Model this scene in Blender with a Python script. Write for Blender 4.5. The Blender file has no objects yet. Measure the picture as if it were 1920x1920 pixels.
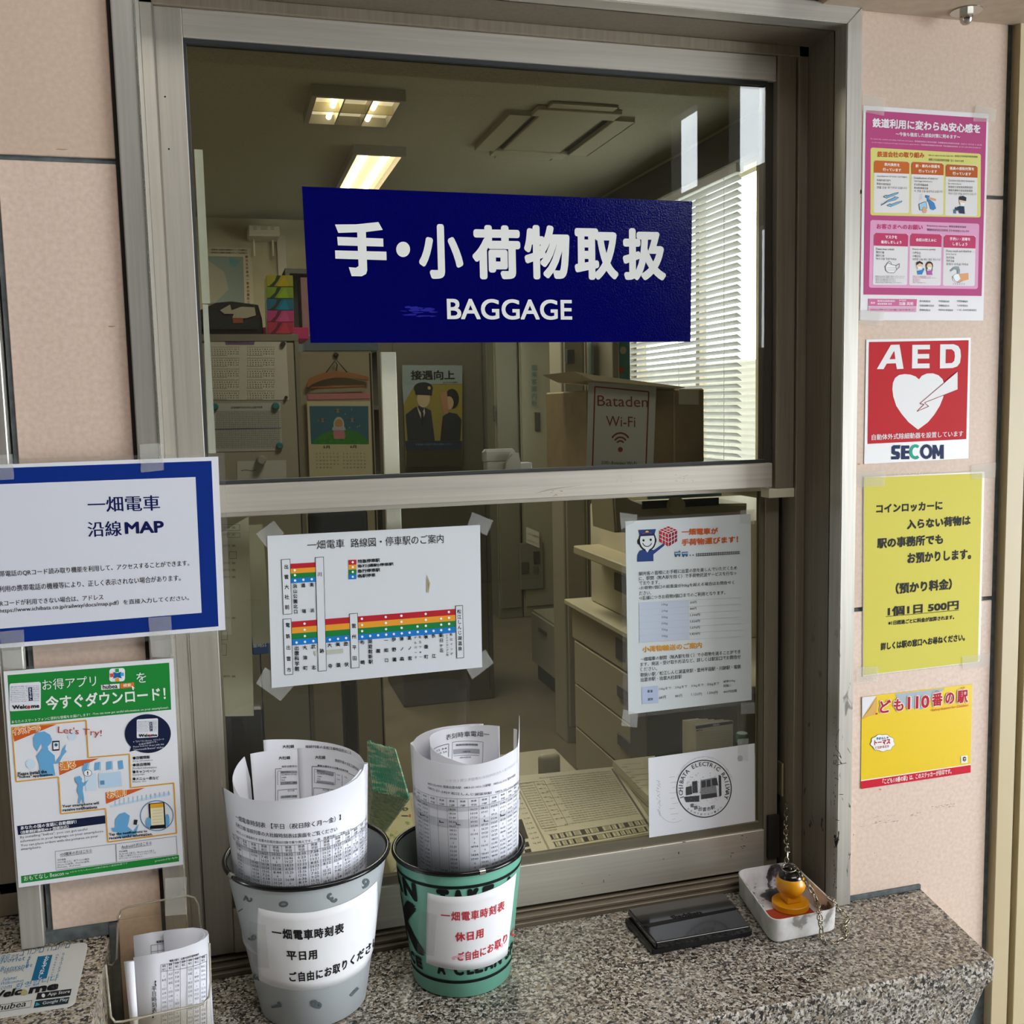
import bpy, bmesh, math, random
from mathutils import Vector, Matrix, geometry
random.seed(7)
C = bpy.context.scene.collection
S = bpy.context.scene
PI = math.pi
# ------------------------------------------------------------------ camera
YAW, PIT, ROL, FPX = .2765, .105, .0216, 1895.0
CAM = Vector((0, -1.27, 1.66))
cy_, sy_ = math.cos(YAW), math.sin(YAW); cp_, sp_ = math.cos(PIT), math.sin(PIT); cr_, sr_ = math.cos(ROL), math.sin(ROL)
FWD = Vector((sy_*cp_, cy_*cp_, -sp_)); RT = Vector((cy_, -sy_, 0)); DN = FWD.cross(RT)
RIGHT = RT*cr_ + DN*sr_; DOWN = -RT*sr_ + DN*cr_
cd = bpy.data.cameras.new('camera'); cam = bpy.data.objects.new('camera', cd); C.objects.link(cam)
m = Matrix((RIGHT, -DOWN, -FWD)).transposed().to_4x4(); m.translation = CAM
cam.matrix_world = m
cd.sensor_width = 36; cd.lens = 36*FPX/1920; cd.clip_start = .01
S.camera = cam
# ------------------------------------------------------------------ world, exposure
w = bpy.data.worlds.new('world'); S.world = w; w.use_nodes = True
bg = w.node_tree.nodes['Background']; bg.inputs[0].default_value = (.86, .93, 1, 1); bg.inputs[1].default_value = 13.0
S.view_settings.view_transform = 'Standard'; S.view_settings.look = 'None'
S.view_settings.gamma = 1; S.view_settings.exposure = 0; S.view_settings.use_curve_mapping = False
S.cycles.transparent_max_bounces = 24
S.cycles.max_bounces = 8; S.cycles.diffuse_bounces = 4; S.cycles.glossy_bounces = 4
S.cycles.sample_clamp_indirect = 4
def area(name, loc, rot, sx, sy, power, col=(1, 1, 1)):
    l = bpy.data.lights.new(name, 'AREA'); l.shape = 'RECTANGLE'; l.size = sx; l.size_y = sy; l.energy = power; l.color = col
    o = bpy.data.objects.new(name, l); C.objects.link(o); o.location = loc; o.rotation_euler = rot
    return o
# added area lights on the hall side that brighten the facade
area('facade_fill_top', (1.6, -2.6, 4.25), (math.radians(18), 0, 0), 3.2, 1.6, 105, (1, .98, .95))
area('facade_fill_side', (3.15, -2.0, 1.5), (math.radians(86), 0, math.radians(52)), 1.8, 1.6, 14, (.95, .98, 1))
# area lights under the ceiling tubes; the left and front ones are added fill
for _p, _e in (((.75, 2.9, 2.80), 26), ((.5, 4.2, 2.80), 26), ((-.8, 2.3, 2.80), 12), ((.5, .75, 2.44), 6)):
    area('office_tube_and_fill', _p, (0, 0, 0), .34, 1.1 if _p[2] > 2.5 else .3, _e, (1, .955, .85))
# ------------------------------------------------------------------ materials
def lin(c):
    if isinstance(c, str):
        if len(c) == 4: c = '#'+''.join(x*2 for x in c[1:])
        c = tuple(int(c[i:i+2], 16)/255 for i in (1, 3, 5))
    return tuple((x/12.92 if x <= .04045 else ((x+.055)/1.055)**2.4) for x in c)
MATS = {}
def mat(col, rough=.6, metal=0., name=None, coat=0., spec=.5, bump=0., bscale=200, emit=0.):
    k = (col, rough, metal, coat, spec, bump, bscale, emit)
    if k in MATS: return MATS[k]
    M = bpy.data.materials.new(name or 'colour'); M.use_nodes = True
    b = M.node_tree.nodes['Principled BSDF']; c = lin(col)
    b.inputs['Base Color'].default_value = (*c, 1); b.inputs['Roughness'].default_value = rough
    b.inputs['Metallic'].default_value = metal; b.inputs['Coat Weight'].default_value = coat
    b.inputs['Coat Roughness'].default_value = .06
    b.inputs['Specular IOR Level'].default_value = spec
    if emit:
        b.inputs['Emission Color'].default_value = (*c, 1); b.inputs['Emission Strength'].default_value = emit
    if bump:
        nt = M.node_tree; n = nt.nodes.new('ShaderNodeTexNoise'); n.inputs['Scale'].default_value = bscale
        n.inputs['Detail'].default_value = 2
        bp = nt.nodes.new('ShaderNodeBump'); bp.inputs['Strength'].default_value = bump; bp.inputs['Distance'].default_value = .001
        tc = nt.nodes.new('ShaderNodeTexCoord')
        nt.links.new(tc.outputs['Object'], n.inputs['Vector']); nt.links.new(n.outputs[0], bp.inputs['Height'])
        nt.links.new(bp.outputs[0], b.inputs['Normal'])
        if coat: nt.links.new(bp.outputs[0], b.inputs['Coat Normal'])
    MATS[k] = M
    return M
def ramp(nt, fac, stops, interp='LINEAR'):
    r = nt.nodes.new('ShaderNodeValToRGB'); r.color_ramp.interpolation = interp
    e = r.color_ramp.elements
    while len(e) < len(stops): e.new(.5)
    for i, (p, c) in enumerate(stops):
        e[i].position = p; e[i].color = (*lin(c), 1)
    nt.links.new(fac, r.inputs[0]); return r.outputs[0]
def noisy(name, stops, scale, detail=4, rough=.6, metal=0, stretch=(1, 1, 1), bump=0, rng=(.3, .7), spec=.5):
    M = bpy.data.materials.new(name); M.use_nodes = True; nt = M.node_tree; b = nt.nodes['Principled BSDF']
    geo = nt.nodes.new('ShaderNodeNewGeometry'); mp = nt.nodes.new('ShaderNodeMapping'); mp.inputs['Scale'].default_value = stretch
    n = nt.nodes.new('ShaderNodeTexNoise'); n.inputs['Scale'].default_value = scale; n.inputs['Detail'].default_value = detail
    nt.links.new(geo.outputs['Position'], mp.inputs[0]); nt.links.new(mp.outputs[0], n.inputs['Vector'])
    mr = nt.nodes.new('ShaderNodeMapRange'); mr.inputs[1].default_value = rng[0]; mr.inputs[2].default_value = rng[1]
    nt.links.new(n.outputs[0], mr.inputs[0])
    nt.links.new(ramp(nt, mr.outputs[0], stops), b.inputs['Base Color'])
    b.inputs['Roughness'].default_value = rough; b.inputs['Metallic'].default_value = metal; b.inputs['Specular IOR Level'].default_value = spec
    if bump:
        bp = nt.nodes.new('ShaderNodeBump'); bp.inputs['Strength'].default_value = bump; bp.inputs['Distance'].default_value = .001
        nt.links.new(n.outputs[0], bp.inputs['Height']); nt.links.new(bp.outputs[0], b.inputs['Normal'])
    return M
def mixc(nt, fac, a, b_):
    x = nt.nodes.new('ShaderNodeMix'); x.data_type = 'RGBA'
    nt.links.new(fac, x.inputs[0])
    for s, k in ((a, 6), (b_, 7)):
        if isinstance(s, (tuple, str)): x.inputs[k].default_value = (*lin(s), 1)
        else: nt.links.new(s, x.inputs[k])
    return x.outputs[2]
M_tile = noisy('stone_tile', [(0, '#c4ab96'), (.5, '#cab19c'), (1, '#cfb8a4')], 170, 5, .5, bump=0)
M_ctile = noisy('tile_pale', [(0, '#cfb5a2'), (.5, '#d6beac'), (1, '#dcc6b6')], 170, 5, .5, bump=0)
M_joint = noisy('joint_grout', [(0, '#4c5254'), (1, '#656b6c')], 90, 3, .9)
M_seal = mat('#26221c', .8, name='dark_sealant')
def metal_mat(name, a, b_, metal=.55, rough=.38, vert=True, smudge=0.):
    M = noisy(name, [(0, a), (1, b_)], 14, 3, rough, metal, stretch=(14, 14, .35) if vert else (.3, 14, 14), bump=.03, rng=(.25, .75))
    if smudge:
        nt = M.node_tree; b = nt.nodes['Principled BSDF']
        geo = nt.nodes.new('ShaderNodeNewGeometry')
        n = nt.nodes.new('ShaderNodeTexNoise'); n.inputs['Scale'].default_value = 45; n.inputs['Detail'].default_value = 6; n.inputs['Distortion'].default_value = 1.2
        mp = nt.nodes.new('ShaderNodeMapping'); mp.inputs['Scale'].default_value = (1, 1, .45)
        nt.links.new(geo.outputs['Position'], mp.inputs[0]); nt.links.new(mp.outputs[0], n.inputs['Vector'])
        mr = nt.nodes.new('ShaderNodeMapRange'); mr.inputs[1].default_value = .64; mr.inputs[2].default_value = .68
        nt.links.new(n.outputs[0], mr.inputs[0])
        sx = nt.nodes.new('ShaderNodeSeparateXYZ'); nt.links.new(geo.outputs['Position'], sx.inputs[0])
        zr = nt.nodes.new('ShaderNodeMapRange'); zr.inputs[1].default_value = 1.38; zr.inputs[2].default_value = 1.1
        zr.inputs[3].default_value = 0; zr.inputs[4].default_value = smudge
        nt.links.new(sx.outputs[2], zr.inputs[0])
        mu = nt.nodes.new('ShaderNodeMath'); mu.operation = 'MULTIPLY'
        nt.links.new(mr.outputs[0], mu.inputs[0]); nt.links.new(zr.outputs[0], mu.inputs[1])
        src = b.inputs['Base Color'].links[0].from_socket
        nt.links.new(mixc(nt, mu.outputs[0], src, '#2b2724'), b.inputs['Base Color'])
    return M
M_alu = metal_mat('brushed_aluminium', '#b3aca0', '#c4bdb1')
M_aluh = metal_mat('brushed_aluminium_rail', '#bfb7aa', '#d2cabd', .5, .42, False)
M_trim = metal_mat('steel_trim', '#b5b0a6', '#cbc6bc', .6, .33, True, 1.)
M_trimh = metal_mat('steel_trim_level', '#b5b0a6', '#cbc6bc', .6, .33, False)
M_reveal = metal_mat('reveal_metal', '#7d7264', '#8b8071', .4, .5, True, .9)
M_bronze = metal_mat('bronze_frame', '#8f8473', '#a29684', .5, .4)
M_sill = metal_mat('sill_metal', '#6a6051', '#7a6f5f', .4, .45, False)
M_gap = mat('#0c0b0a', .8, name='black_gap')
M_gasket = mat('#2b2d2e', .6, name='rubber_gasket')
def granite_mat(name, base, warm):
    M = bpy.data.materials.new(name); M.use_nodes = True; nt = M.node_tree; b = nt.nodes['Principled BSDF']
    geo = nt.nodes.new('ShaderNodeNewGeometry')
    def noise(s, d, dist=0, off=0):
        mp = nt.nodes.new('ShaderNodeMapping'); mp.inputs['Location'].default_value = (off, off*.7, off*1.3)
        n = nt.nodes.new('ShaderNodeTexNoise'); n.inputs['Scale'].default_value = s; n.inputs['Detail'].default_value = d; n.inputs['Distortion'].default_value = dist
        nt.links.new(geo.outputs['Position'], mp.inputs[0]); nt.links.new(mp.outputs[0], n.inputs['Vector']); return n.outputs[0]
    def thr(s, a, b2):
        mr = nt.nodes.new('ShaderNodeMapRange'); mr.inputs[1].default_value = a; mr.inputs[2].default_value = b2
        nt.links.new(s, mr.inputs[0]); return mr.outputs[0]
    c = mixc(nt, thr(noise(210, 2, .3), .42, .58), base, '#c9c4bb')
    c = mixc(nt, thr(noise(170, 2, .5, 5), .52, .60), c, warm)
    c = mixc(nt, thr(noise(240, 2, .4, 9), .535, .59), c, '#55504c')
    c = mixc(nt, thr(noise(200, 2, .5, 13), .565, .60), c, '#23201f')
    nt.links.new(c, b.inputs['Base Color'])
    b.inputs['Roughness'].default_value = .3
    return M
M_granite = granite_mat('polished_granite', '#938b80', '#8a7b68')
def mk_glass(name, tint, ior=1.45, rough=0., haze=0., hazecol='#ffffff'):
    M = bpy.data.materials.new(name); M.use_nodes = True; nt = M.node_tree; nt.nodes.clear()
    out = nt.nodes.new('ShaderNodeOutputMaterial'); t = nt.nodes.new('ShaderNodeBsdfTransparent'); g = nt.nodes.new('ShaderNodeBsdfGlossy')
    t.inputs[0].default_value = (*lin(tint), 1); g.inputs['Roughness'].default_value = rough
    f = nt.nodes.new('ShaderNodeFresnel')
    ge = nt.nodes.new('ShaderNodeNewGeometry'); mr = nt.nodes.new('ShaderNodeMapRange')      # same index on the way in and out of the pane
    mr.inputs[3].default_value = ior; mr.inputs[4].default_value = 1/ior
    nt.links.new(ge.outputs['Backfacing'], mr.inputs[0]); nt.links.new(mr.outputs[0], f.inputs[0])
    mx = nt.nodes.new('ShaderNodeMixShader'); nt.links.new(f.outputs[0], mx.inputs[0]); nt.links.new(t.outputs[0], mx.inputs[1]); nt.links.new(g.outputs[0], mx.inputs[2])
    last = mx.outputs[0]
    if haze:
        d = nt.nodes.new('ShaderNodeBsdfDiffuse'); d.inputs[0].default_value = (*lin(hazecol), 1)
        m2 = nt.nodes.new('ShaderNodeMixShader'); m2.inputs[0].default_value = haze
        nt.links.new(last, m2.inputs[1]); nt.links.new(d.outputs[0], m2.inputs[2]); last = m2.outputs[0]
    nt.links.new(last, out.inputs[0]); return M
M_glass = mk_glass('window_glass', '#f4f4ef', 1.5, 0, .006, '#d8d0b8')
M_acryl = mk_glass('clear_acrylic', '#f8f5ee', 1.4, .02, .008, '#fff5e6')
M_film = mk_glass('laminating_film', '#f8f8f6', 1.3, .12, .05)
M_tape = mk_glass('matte_tape', '#fafaf8', 1.01, .5, .24, '#eeeeea')
M_white = mat('#f1f1f3', .55, name='white_paper')
M_cream = mat('#efe6cc', .6, name='cream_paper')
# ------------------------------------------------------------------ scene helpers
def tag(o, label=None, cat=None, group=None, kind=None):
    if label: o['label'] = label
    if cat: o['category'] = cat
    if group: o['group'] = group
    if kind: o['kind'] = kind
    return o
def thing(name, loc, label, cat, group=None):
    o = bpy.data.objects.new(name, None); C.objects.link(o); o.location = loc; o.empty_display_size = .02
    return tag(o, label, cat, group)
def link(o, parent):
    C.objects.link(o)
    if parent is not None:
        o.parent = parent
        par = Matrix.Translation(WORLD(parent)); o.matrix_parent_inverse = par.inverted()
    return o
def WORLD(p):
    # parents are only ever translated Empties or meshes with identity transform
    return p.location.copy() if p.type == 'EMPTY' else Vector((0, 0, 0))
def mesh(name, verts, faces, mats, parent=None, mi=None, smooth=False):
    me = bpy.data.meshes.new(name); me.from_pydata([tuple(v) for v in verts], [], faces)
    for M in (mats if isinstance(mats, (list, tuple)) else [mats]): me.materials.append(M)
    if mi: me.polygons.foreach_set('material_index', mi)
    if smooth: me.polygons.foreach_set('use_smooth', [True]*len(me.polygons))
    me.update(); return link(bpy.data.objects.new(name, me), parent)
def frombm(name, bm, mats, parent=None, smooth=False, angle=None):
    bmesh.ops.recalc_face_normals(bm, faces=bm.faces)
    me = bpy.data.meshes.new(name); bm.to_mesh(me); bm.free()
    for M in (mats if isinstance(mats, (list, tuple)) else [mats]): me.materials.append(M)
    if smooth:
        me.polygons.foreach_set('use_smooth', [True]*len(me.polygons))
        if angle: me.set_sharp_from_angle(angle=angle)
    return link(bpy.data.objects.new(name, me), parent)
def addbox(bm, x0, x1, y0, y1, z0, z1, bev=0., mi=0, M=None, segs=1):
    r = bmesh.ops.create_cube(bm, size=1)
    for v in r['verts']:
        v.co = Vector(((x0+x1)/2+v.co.x*(x1-x0), (y0+y1)/2+v.co.y*(y1-y0), (z0+z1)/2+v.co.z*(z1-z0)))
    vs = r['verts']
    fs = set(f for v in vs for f in v.link_faces)
    if bev:
        es = list(set(e for v in vs for e in v.link_edges))
        rr = bmesh.ops.bevel(bm, geom=es, offset=bev, segments=segs, affect='EDGES', profile=.5)
        fs = set(rr['faces']) | set(f for f in fs if f.is_valid); vs = list(set(v for f in fs for v in f.verts))
    for f in fs: f.material_index = mi
    if M is not None: bmesh.ops.transform(bm, matrix=M, verts=vs)
    return vs
def box(name, x0, x1, y0, y1, z0, z1, M, parent=None, bev=.0015, segs=1, X=None):
    bm = bmesh.new(); addbox(bm, x0, x1, y0, y1, z0, z1, bev, 0, X, segs)
    return frombm(name, bm, M, parent, smooth=bool(bev and segs > 1), angle=.6)
def revolve(bm, prof, c, n=48, mi=0, cap=False):
    rings = []
    for r, z in prof:
        rings.append([bm.verts.new((c[0]+r*math.cos(2*PI*i/n), c[1]+r*math.sin(2*PI*i/n), c[2]+z)) for i in range(n)])
    for a, b in zip(rings, rings[1:]):
        for i in range(n):
            f = bm.faces.new((a[i], a[(i+1) % n], b[(i+1) % n], b[i])); f.material_index = mi
    if cap:
        bm.faces.new(rings[0][::-1]).material_index = mi; bm.faces.new(rings[-1]).material_index = mi
    return rings
def tube(bm, pts, r, n=8, closed=False):
    pts = [Vector(p) for p in pts]; rings = []; N = len(pts)
    for i, p in enumerate(pts):
        a = pts[(i-1) % N] if (closed or i > 0) else p; b = pts[(i+1) % N] if (closed or i < N-1) else p
        t = (b-a).normalized(); up = Vector((0, 0, 1)) if abs(t.z) < .9 else Vector((1, 0, 0))
        u = t.cross(up).normalized(); v = t.cross(u)
        rings.append([bm.verts.new(p+(u*math.cos(2*PI*k/n)+v*math.sin(2*PI*k/n))*r) for k in range(n)])
    for i in range(N if closed else N-1):
        a, b = rings[i], rings[(i+1) % N]
        for k in range(n): bm.faces.new((a[k], a[(k+1) % n], b[(k+1) % n], b[k]))
    if not closed:
        bm.faces.new(rings[0]); bm.faces.new(rings[-1][::-1])
def ray(px, py):
    return RIGHT*(px-960)+DOWN*(py-960)+FWD*FPX
def at(px, py, Y):
    v = ray(px, py); return CAM+v*((Y-CAM.y)/v.y)
def onz(px, py, Z):
    v = ray(px, py); return CAM+v*((Z-CAM.z)/v.z)
def pbox(name, px0, py0, px1, py1, Y, depth, M, parent=None, bev=.002, zb=None):
    a = at(px0, py0, Y); b = at(px1, py1, Y)
    return box(name, min(a.x, b.x), max(a.x, b.x), Y, Y+depth, (zb if zb is not None else min(a.z, b.z)), max(a.z, b.z), M, parent, bev)
# ------------------------------------------------------------------ surfaces that carry print
class Flat:
    def __init__(s, O, U, V):
        s.O = Vector(O); s.U = Vector(U).normalized(); s.V = Vector(V).normalized(); s.N = s.U.cross(s.V); s.sub = None
        if s.N.dot(CAM-s.O) < 0: s.N = -s.N
    def inv(s, px, py):
        r = ray(px, py); t = (s.O-CAM).dot(s.N)/r.dot(s.N); p = CAM+r*t-s.O
        return p.dot(s.U), p.dot(s.V)
    def pos(s, u, v, off=0): return s.O+s.U*u+s.V*v+s.N*off
def facing(Y): return Flat((0, Y, 0), (1, 0, 0), (0, 0, 1))
def level(Z): return Flat((0, 0, Z), (1, 0, 0), (0, 1, 0))
class Cone:
    """upright cone frustum; u = angle * rr, v = z; far=True is the inner face of the far half"""
    def __init__(s, cx, cy, r0, z0, r1, z1, far=False, rr=.08):
        s.c = (cx, cy); s.a = (r0, z0, (r1-r0)/(z1-z0)); s.far = far; s.rr = rr; s.sub = .006
    def R(s, z): return s.a[0]+(z-s.a[1])*s.a[2]
    def inv(s, px, py):
        d = ray(px, py); o = CAM-Vector((s.c[0], s.c[1], 0)); k = s.a[2]; c0 = s.a[0]+(o.z-s.a[1])*k
        A = d.x**2+d.y**2-(k*d.z)**2; B = 2*(o.x*d.x+o.y*d.y-c0*k*d.z); D = B*B-4*A*(o.x**2+o.y**2-c0*c0)
        D = math.sqrt(max(D, 0)); t = (-B+(D if s.far else -D))/(2*A); p = o+d*t
        th = math.atan2(p.x, p.y if s.far else -p.y)
        return th*s.rr, p.z
    def pos(s, u, v, off=0):
        th = u/s.rr; r = s.R(v)+(-off if s.far else off)
        return Vector((s.c[0]+r*math.sin(th), s.c[1]+(r if s.far else -r)*math.cos(th), v))
FONTC = {}
NCP = [1]
def glyphs(body, bold, res):
    k = (body, bold, res)
    NCP[0] = 1 if bold < .008 else (2 if bold <= .016 else (12 if (res > 2 and bold > .025) else (4 if bold <= .05 else 8)))
    if k in FONTC: return FONTC[k]
    c = bpy.data.curves.new('t', 'FONT'); c.body = body; c.resolution_u = res
    o = bpy.data.objects.new('t', c); me = o.to_mesh()
    V = [(v.co.x, v.co.y) for v in me.vertices]; F = [tuple(p.vertices) for p in me.polygons]
    o.to_mesh_clear(); bpy.data.objects.remove(o); bpy.data.curves.remove(c)
    if bold >= .008:
        d = bold*.9; sh = [(-d, -d), (d, d), (-d, d), (d, -d)] if bold > .016 else [(-d, 0), (d, 0)]
        if res > 2 and bold > .025: sh = [(bold*1.15*math.cos(PI/6*i), bold*1.15*math.sin(PI/6*i)) for i in range(12)]
        elif bold > .05: sh += [(d*1.3, 0), (-d*1.3, 0), (0, d*1.3), (0, -d*1.3)]
        V0, F0 = V, F; V = []; F = []
        for dx, dy in sh:
            n = len(V); V += [(x+dx, y+dy) for x, y in V0]; F += [tuple(n+i for i in f) for f in F0]
    FONTC[k] = (V, F); return V, F
FINE = {'scuff_mark', 'screw_head', 'vent_marks', 'worn_patch', 'faint_print', 'transfer_marks', 'form_lines'}
class Print:
    """flat print on a surface: coordinates in photo pixels (or a zoomed crop set by fr)"""
    def __init__(s, surf, parent, base=.0003):
        s.f = surf; s.par = parent; s.base = base; s.X = (0, 0, 1); s.parts = {}; s.cur = 'printed_matter'; s.lay = 0
    def fr(s, x0, y0, k): s.X = (x0, y0, k); return s
    def to(s, part, lay=None):
        s.cur = part
        if lay is not None: s.lay = lay
        return s
    def P(s, p): return (s.X[0]+p[0]/s.X[2], s.X[1]+p[1]/s.X[2])
    def uv(s, p): return s.f.inv(*s.P(p))
    def add(s, uvs, faces, col, lay, M=None):
        d = s.parts.setdefault(s.cur, ([], [], [], [])); V, F, I, ML = d
        M = M or mat(col, .6, spec=.2)
        if M not in ML: ML.append(M)
        k = ML.index(M); n = len(V); s.cnt = (getattr(s, 'cnt', 0)+1) % 24; off = s.base+(s.lay+lay)*.00012+s.cnt*.0000022
        per = max(1, len(uvs)//NCP[0]); NCP[0] = 1
        V.extend(s.f.pos(p[0], p[1], off+(i//per)*.000007) for i, p in enumerate(uvs)); F.extend(tuple(n+i for i in f) for f in faces); I.extend([k]*len(faces))
    def polyuv(s, pts, col, lay=0, M=None):
        if s.f.sub and len(pts) == 4:
            (a, b, c, d) = pts; n = max(1, int(max(abs(b[0]-a[0]), abs(c[0]-d[0]))/s.f.sub)); V = []
            for i in range(n+1):
                t = i/n; V += [(a[0]+(b[0]-a[0])*t, a[1]+(b[1]-a[1])*t), (d[0]+(c[0]-d[0])*t, d[1]+(c[1]-d[1])*t)]
            s.add(V, [(2*i, 2*i+2, 2*i+3, 2*i+1) for i in range(n)], col, lay, M); return
        if len(pts) == 4: s.add(pts, [(0, 1, 2, 3)], col, lay, M); return
        tr = geometry.tessellate_polygon([[Vector((p[0], p[1], 0)) for p in pts]])
        s.add(pts, [tuple(t) for t in tr], col, lay, M)
    def poly(s, pts, col, lay=0, M=None): s.polyuv([s.uv(p) for p in pts], col, lay, M)
    def rect(s, x0, y0, x1, y1, col, lay=0): s.poly([(x0, y0), (x1, y0), (x1, y1), (x0, y1)], col, lay)
    def line(s, a, b, wd, col, lay=0):
        ax, ay = a; bx, by = b; L = math.hypot(bx-ax, by-ay) or 1; nx, ny = -(by-ay)/L*wd/2, (bx-ax)/L*wd/2
        s.poly([(ax+nx, ay+ny), (bx+nx, by+ny), (bx-nx, by-ny), (ax-nx, ay-ny)], col, lay)
    def path(s, pts, wd, col, lay=0, closed=False):
        for a, b in zip(pts, pts[1:]+([pts[0]] if closed else [])): s.line(a, b, wd, col, lay)
    def ell(s, cx, cy, rx, ry, col, lay=0, n=24, rot=0):
        s.poly([(cx+rx*math.cos(2*PI*i/n)*math.cos(rot)-ry*math.sin(2*PI*i/n)*math.sin(rot), cy+rx*math.cos(2*PI*i/n)*math.sin(rot)+ry*math.sin(2*PI*i/n)*math.cos(rot)) for i in range(n)], col, lay)
    def ring(s, cx, cy, rx, ry, wd, col, lay=0, n=36, a0=0, a1=2*PI):
        P = [(cx+rx*math.cos(a0+(a1-a0)*i/n), cy+ry*math.sin(a0+(a1-a0)*i/n)) for i in range(n+1)]
        for a, b in zip(P, P[1:]): s.line(a, b, wd, col, lay)
    def text(s, body, a, b, h, col='#16161a', bold=0., lay=2, res=2, em=False, ital=0.):
        """a, b: lower left and lower right of the line; h: visible height"""
        V, F = glyphs(body, bold, res)
        if not V: return
        xs = [v[0] for v in V]; ys = [v[1] for v in V]
        x0, x1, y0, y1 = min(xs), max(xs), min(ys), max(ys)
        if em: x0, x1, y0, y1 = 0, float(len(body)), -.09, .86
        if x1-x0 < 1e-6 or y1-y0 < 1e-6: return
        if b is None: b = (a[0]+h*(x1-x0)/(y1-y0), a[1])
        ua = s.uv(a); ub = s.uv(b); uh = s.uv((a[0], a[1]-h)); hv = uh[1]-ua[1]
        out = []
        for x, y in V:
            t = (x-x0)/(x1-x0); q = (y-y0)/(y1-y0)
            out.append((ua[0]+(ub[0]-ua[0])*t+ital*hv*q*(1 if ub[0] > ua[0] else -1), ua[1]+(ub[1]-ua[1])*t+hv*q))
        s.add(out, F, col, lay)
    def col(s, body, x, y0, y1, w, colr='#16161a', bold=0., lay=2, x1=None, res=1):
        """vertical column of characters, centres from y0 to y1"""
        n = len(body)
        for i, ch in enumerate(body):
            t = i/max(1, n-1); cx = x+((x1 if x1 is not None else x)-x)*t; cyy = y0+(y1-y0)*t
            s.text(ch, (cx-w/2, cyy+w/2), (cx+w/2, cyy+w/2), w, colr, bold, lay, res, em=True)
    def build(s):
        for k, (V, F, I, ML) in s.parts.items():
            o = mesh(k, V, F, ML, s.par, I)
            if k in FINE: o['kind'] = 'stuff'
def sheet(name, quad, surf, M, parent, th=.0004, base=0., fr=(0, 0, 1), nx=1):
    """thin sheet on a surface from 4 photo-pixel corners (TL, TR, BR, BL)"""
    q = [surf.inv(fr[0]+p[0]/fr[2], fr[1]+p[1]/fr[2]) for p in quad]; a, b, c, d = q
    if M in (M_tape, M_film) and not surf.sub: return mesh(name, [surf.pos(*p, base+th) for p in q], [(0, 1, 2, 3)], M, parent)
    n = nx if not surf.sub else max(2, int(abs(b[0]-a[0])/surf.sub)); F = []; V = []
    for i in range(n+1):
        t = i/n
        tp = (a[0]+(b[0]-a[0])*t, a[1]+(b[1]-a[1])*t); bt = (d[0]+(c[0]-d[0])*t, d[1]+(c[1]-d[1])*t)
        V += [surf.pos(*tp, base+th), surf.pos(*bt, base+th), surf.pos(*tp, base), surf.pos(*bt, base)]
    for i in range(n):
        k = 4*i
        F += [(k, k+1, k+5, k+4), (k+2, k+6, k+7, k+3), (k, k+4, k+6, k+2), (k+1, k+3, k+7, k+5)]
    F += [(0, 2, 3, 1), (4*n, 4*n+1, 4*n+3, 4*n+2)]
    return mesh(name, V, F, M, parent)
# ================================================================== THE SETTING
def struct(o): o['kind'] = 'structure'; return o
CT = .902      # counter top
LT = 1.028     # top of the left counter
# wall core behind the tiles (with the window openings)
bm = bmesh.new()
for b in ((-4, -.262+.0, .0035, .16, 1.955, 4.4), (-.232, -.0985, .0035, .16, .0, 4.4), (-.262, -.232, .0035, .16, 1.955, 4.4), (-.0985, .8755, .0035, .16, 2.197, 4.4), (.8755, 4, .0035, .16, 0, 4.4),
          (-.0985, .8755, .09, .16, 0, .90), (-4, -.232, .11, .16, 0, 1.0)):
    addbox(bm, *b)
wall = struct(frombm('wall_front', bm, M_joint))
def tile(x0, x1, z0, z1, M=M_tile, par=None, y1=.0034, rough=True):
    bm = bmesh.new(); r = .0018
    # slightly chipped arris
    addbox(bm, x0, x1, 0, y1, z0, z1, .0009)
    return frombm('tile', bm, M, par or wall)
JZ = 1.9475; G = .003
for x0, x1, z0, z1, M in ((-.2262, -.1023, 1.353, JZ-G, M_ctile), (-.2262, -.1023, 1.0425, 1.347, M_ctile), (-.153, -.1023, CT+.004, 1.0428, M_ctile),
                          (-.70, -.1023, JZ+G, 2.543, M_tile), (-1.306, -.706, JZ+G, 2.543, M_tile), (-.70, -.1023, 2.549, 3.1, M_tile),
                          (-.0963, .50, 2.2, 2.543, M_tile), (.506, .806, 2.2, 2.543, M_tile),
                          (.8765, 1.124, JZ+G+.001, 2.5, M_tile), (.8765, 1.124, 1.353, JZ-G+.002, M_tile), (.8765, 1.124, .75, 1.347, M_ctile)):
    tile(x0, x1, z0, z1, M)
struct(box('trim_7', -.1022, -.0972, .0008, .0034, CT, 2.3, M_seal, None, 0))
struct(box('trim_8', .8742, .8764, .0008, .0034, CT, 2.2, M_seal, None, 0))
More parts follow.
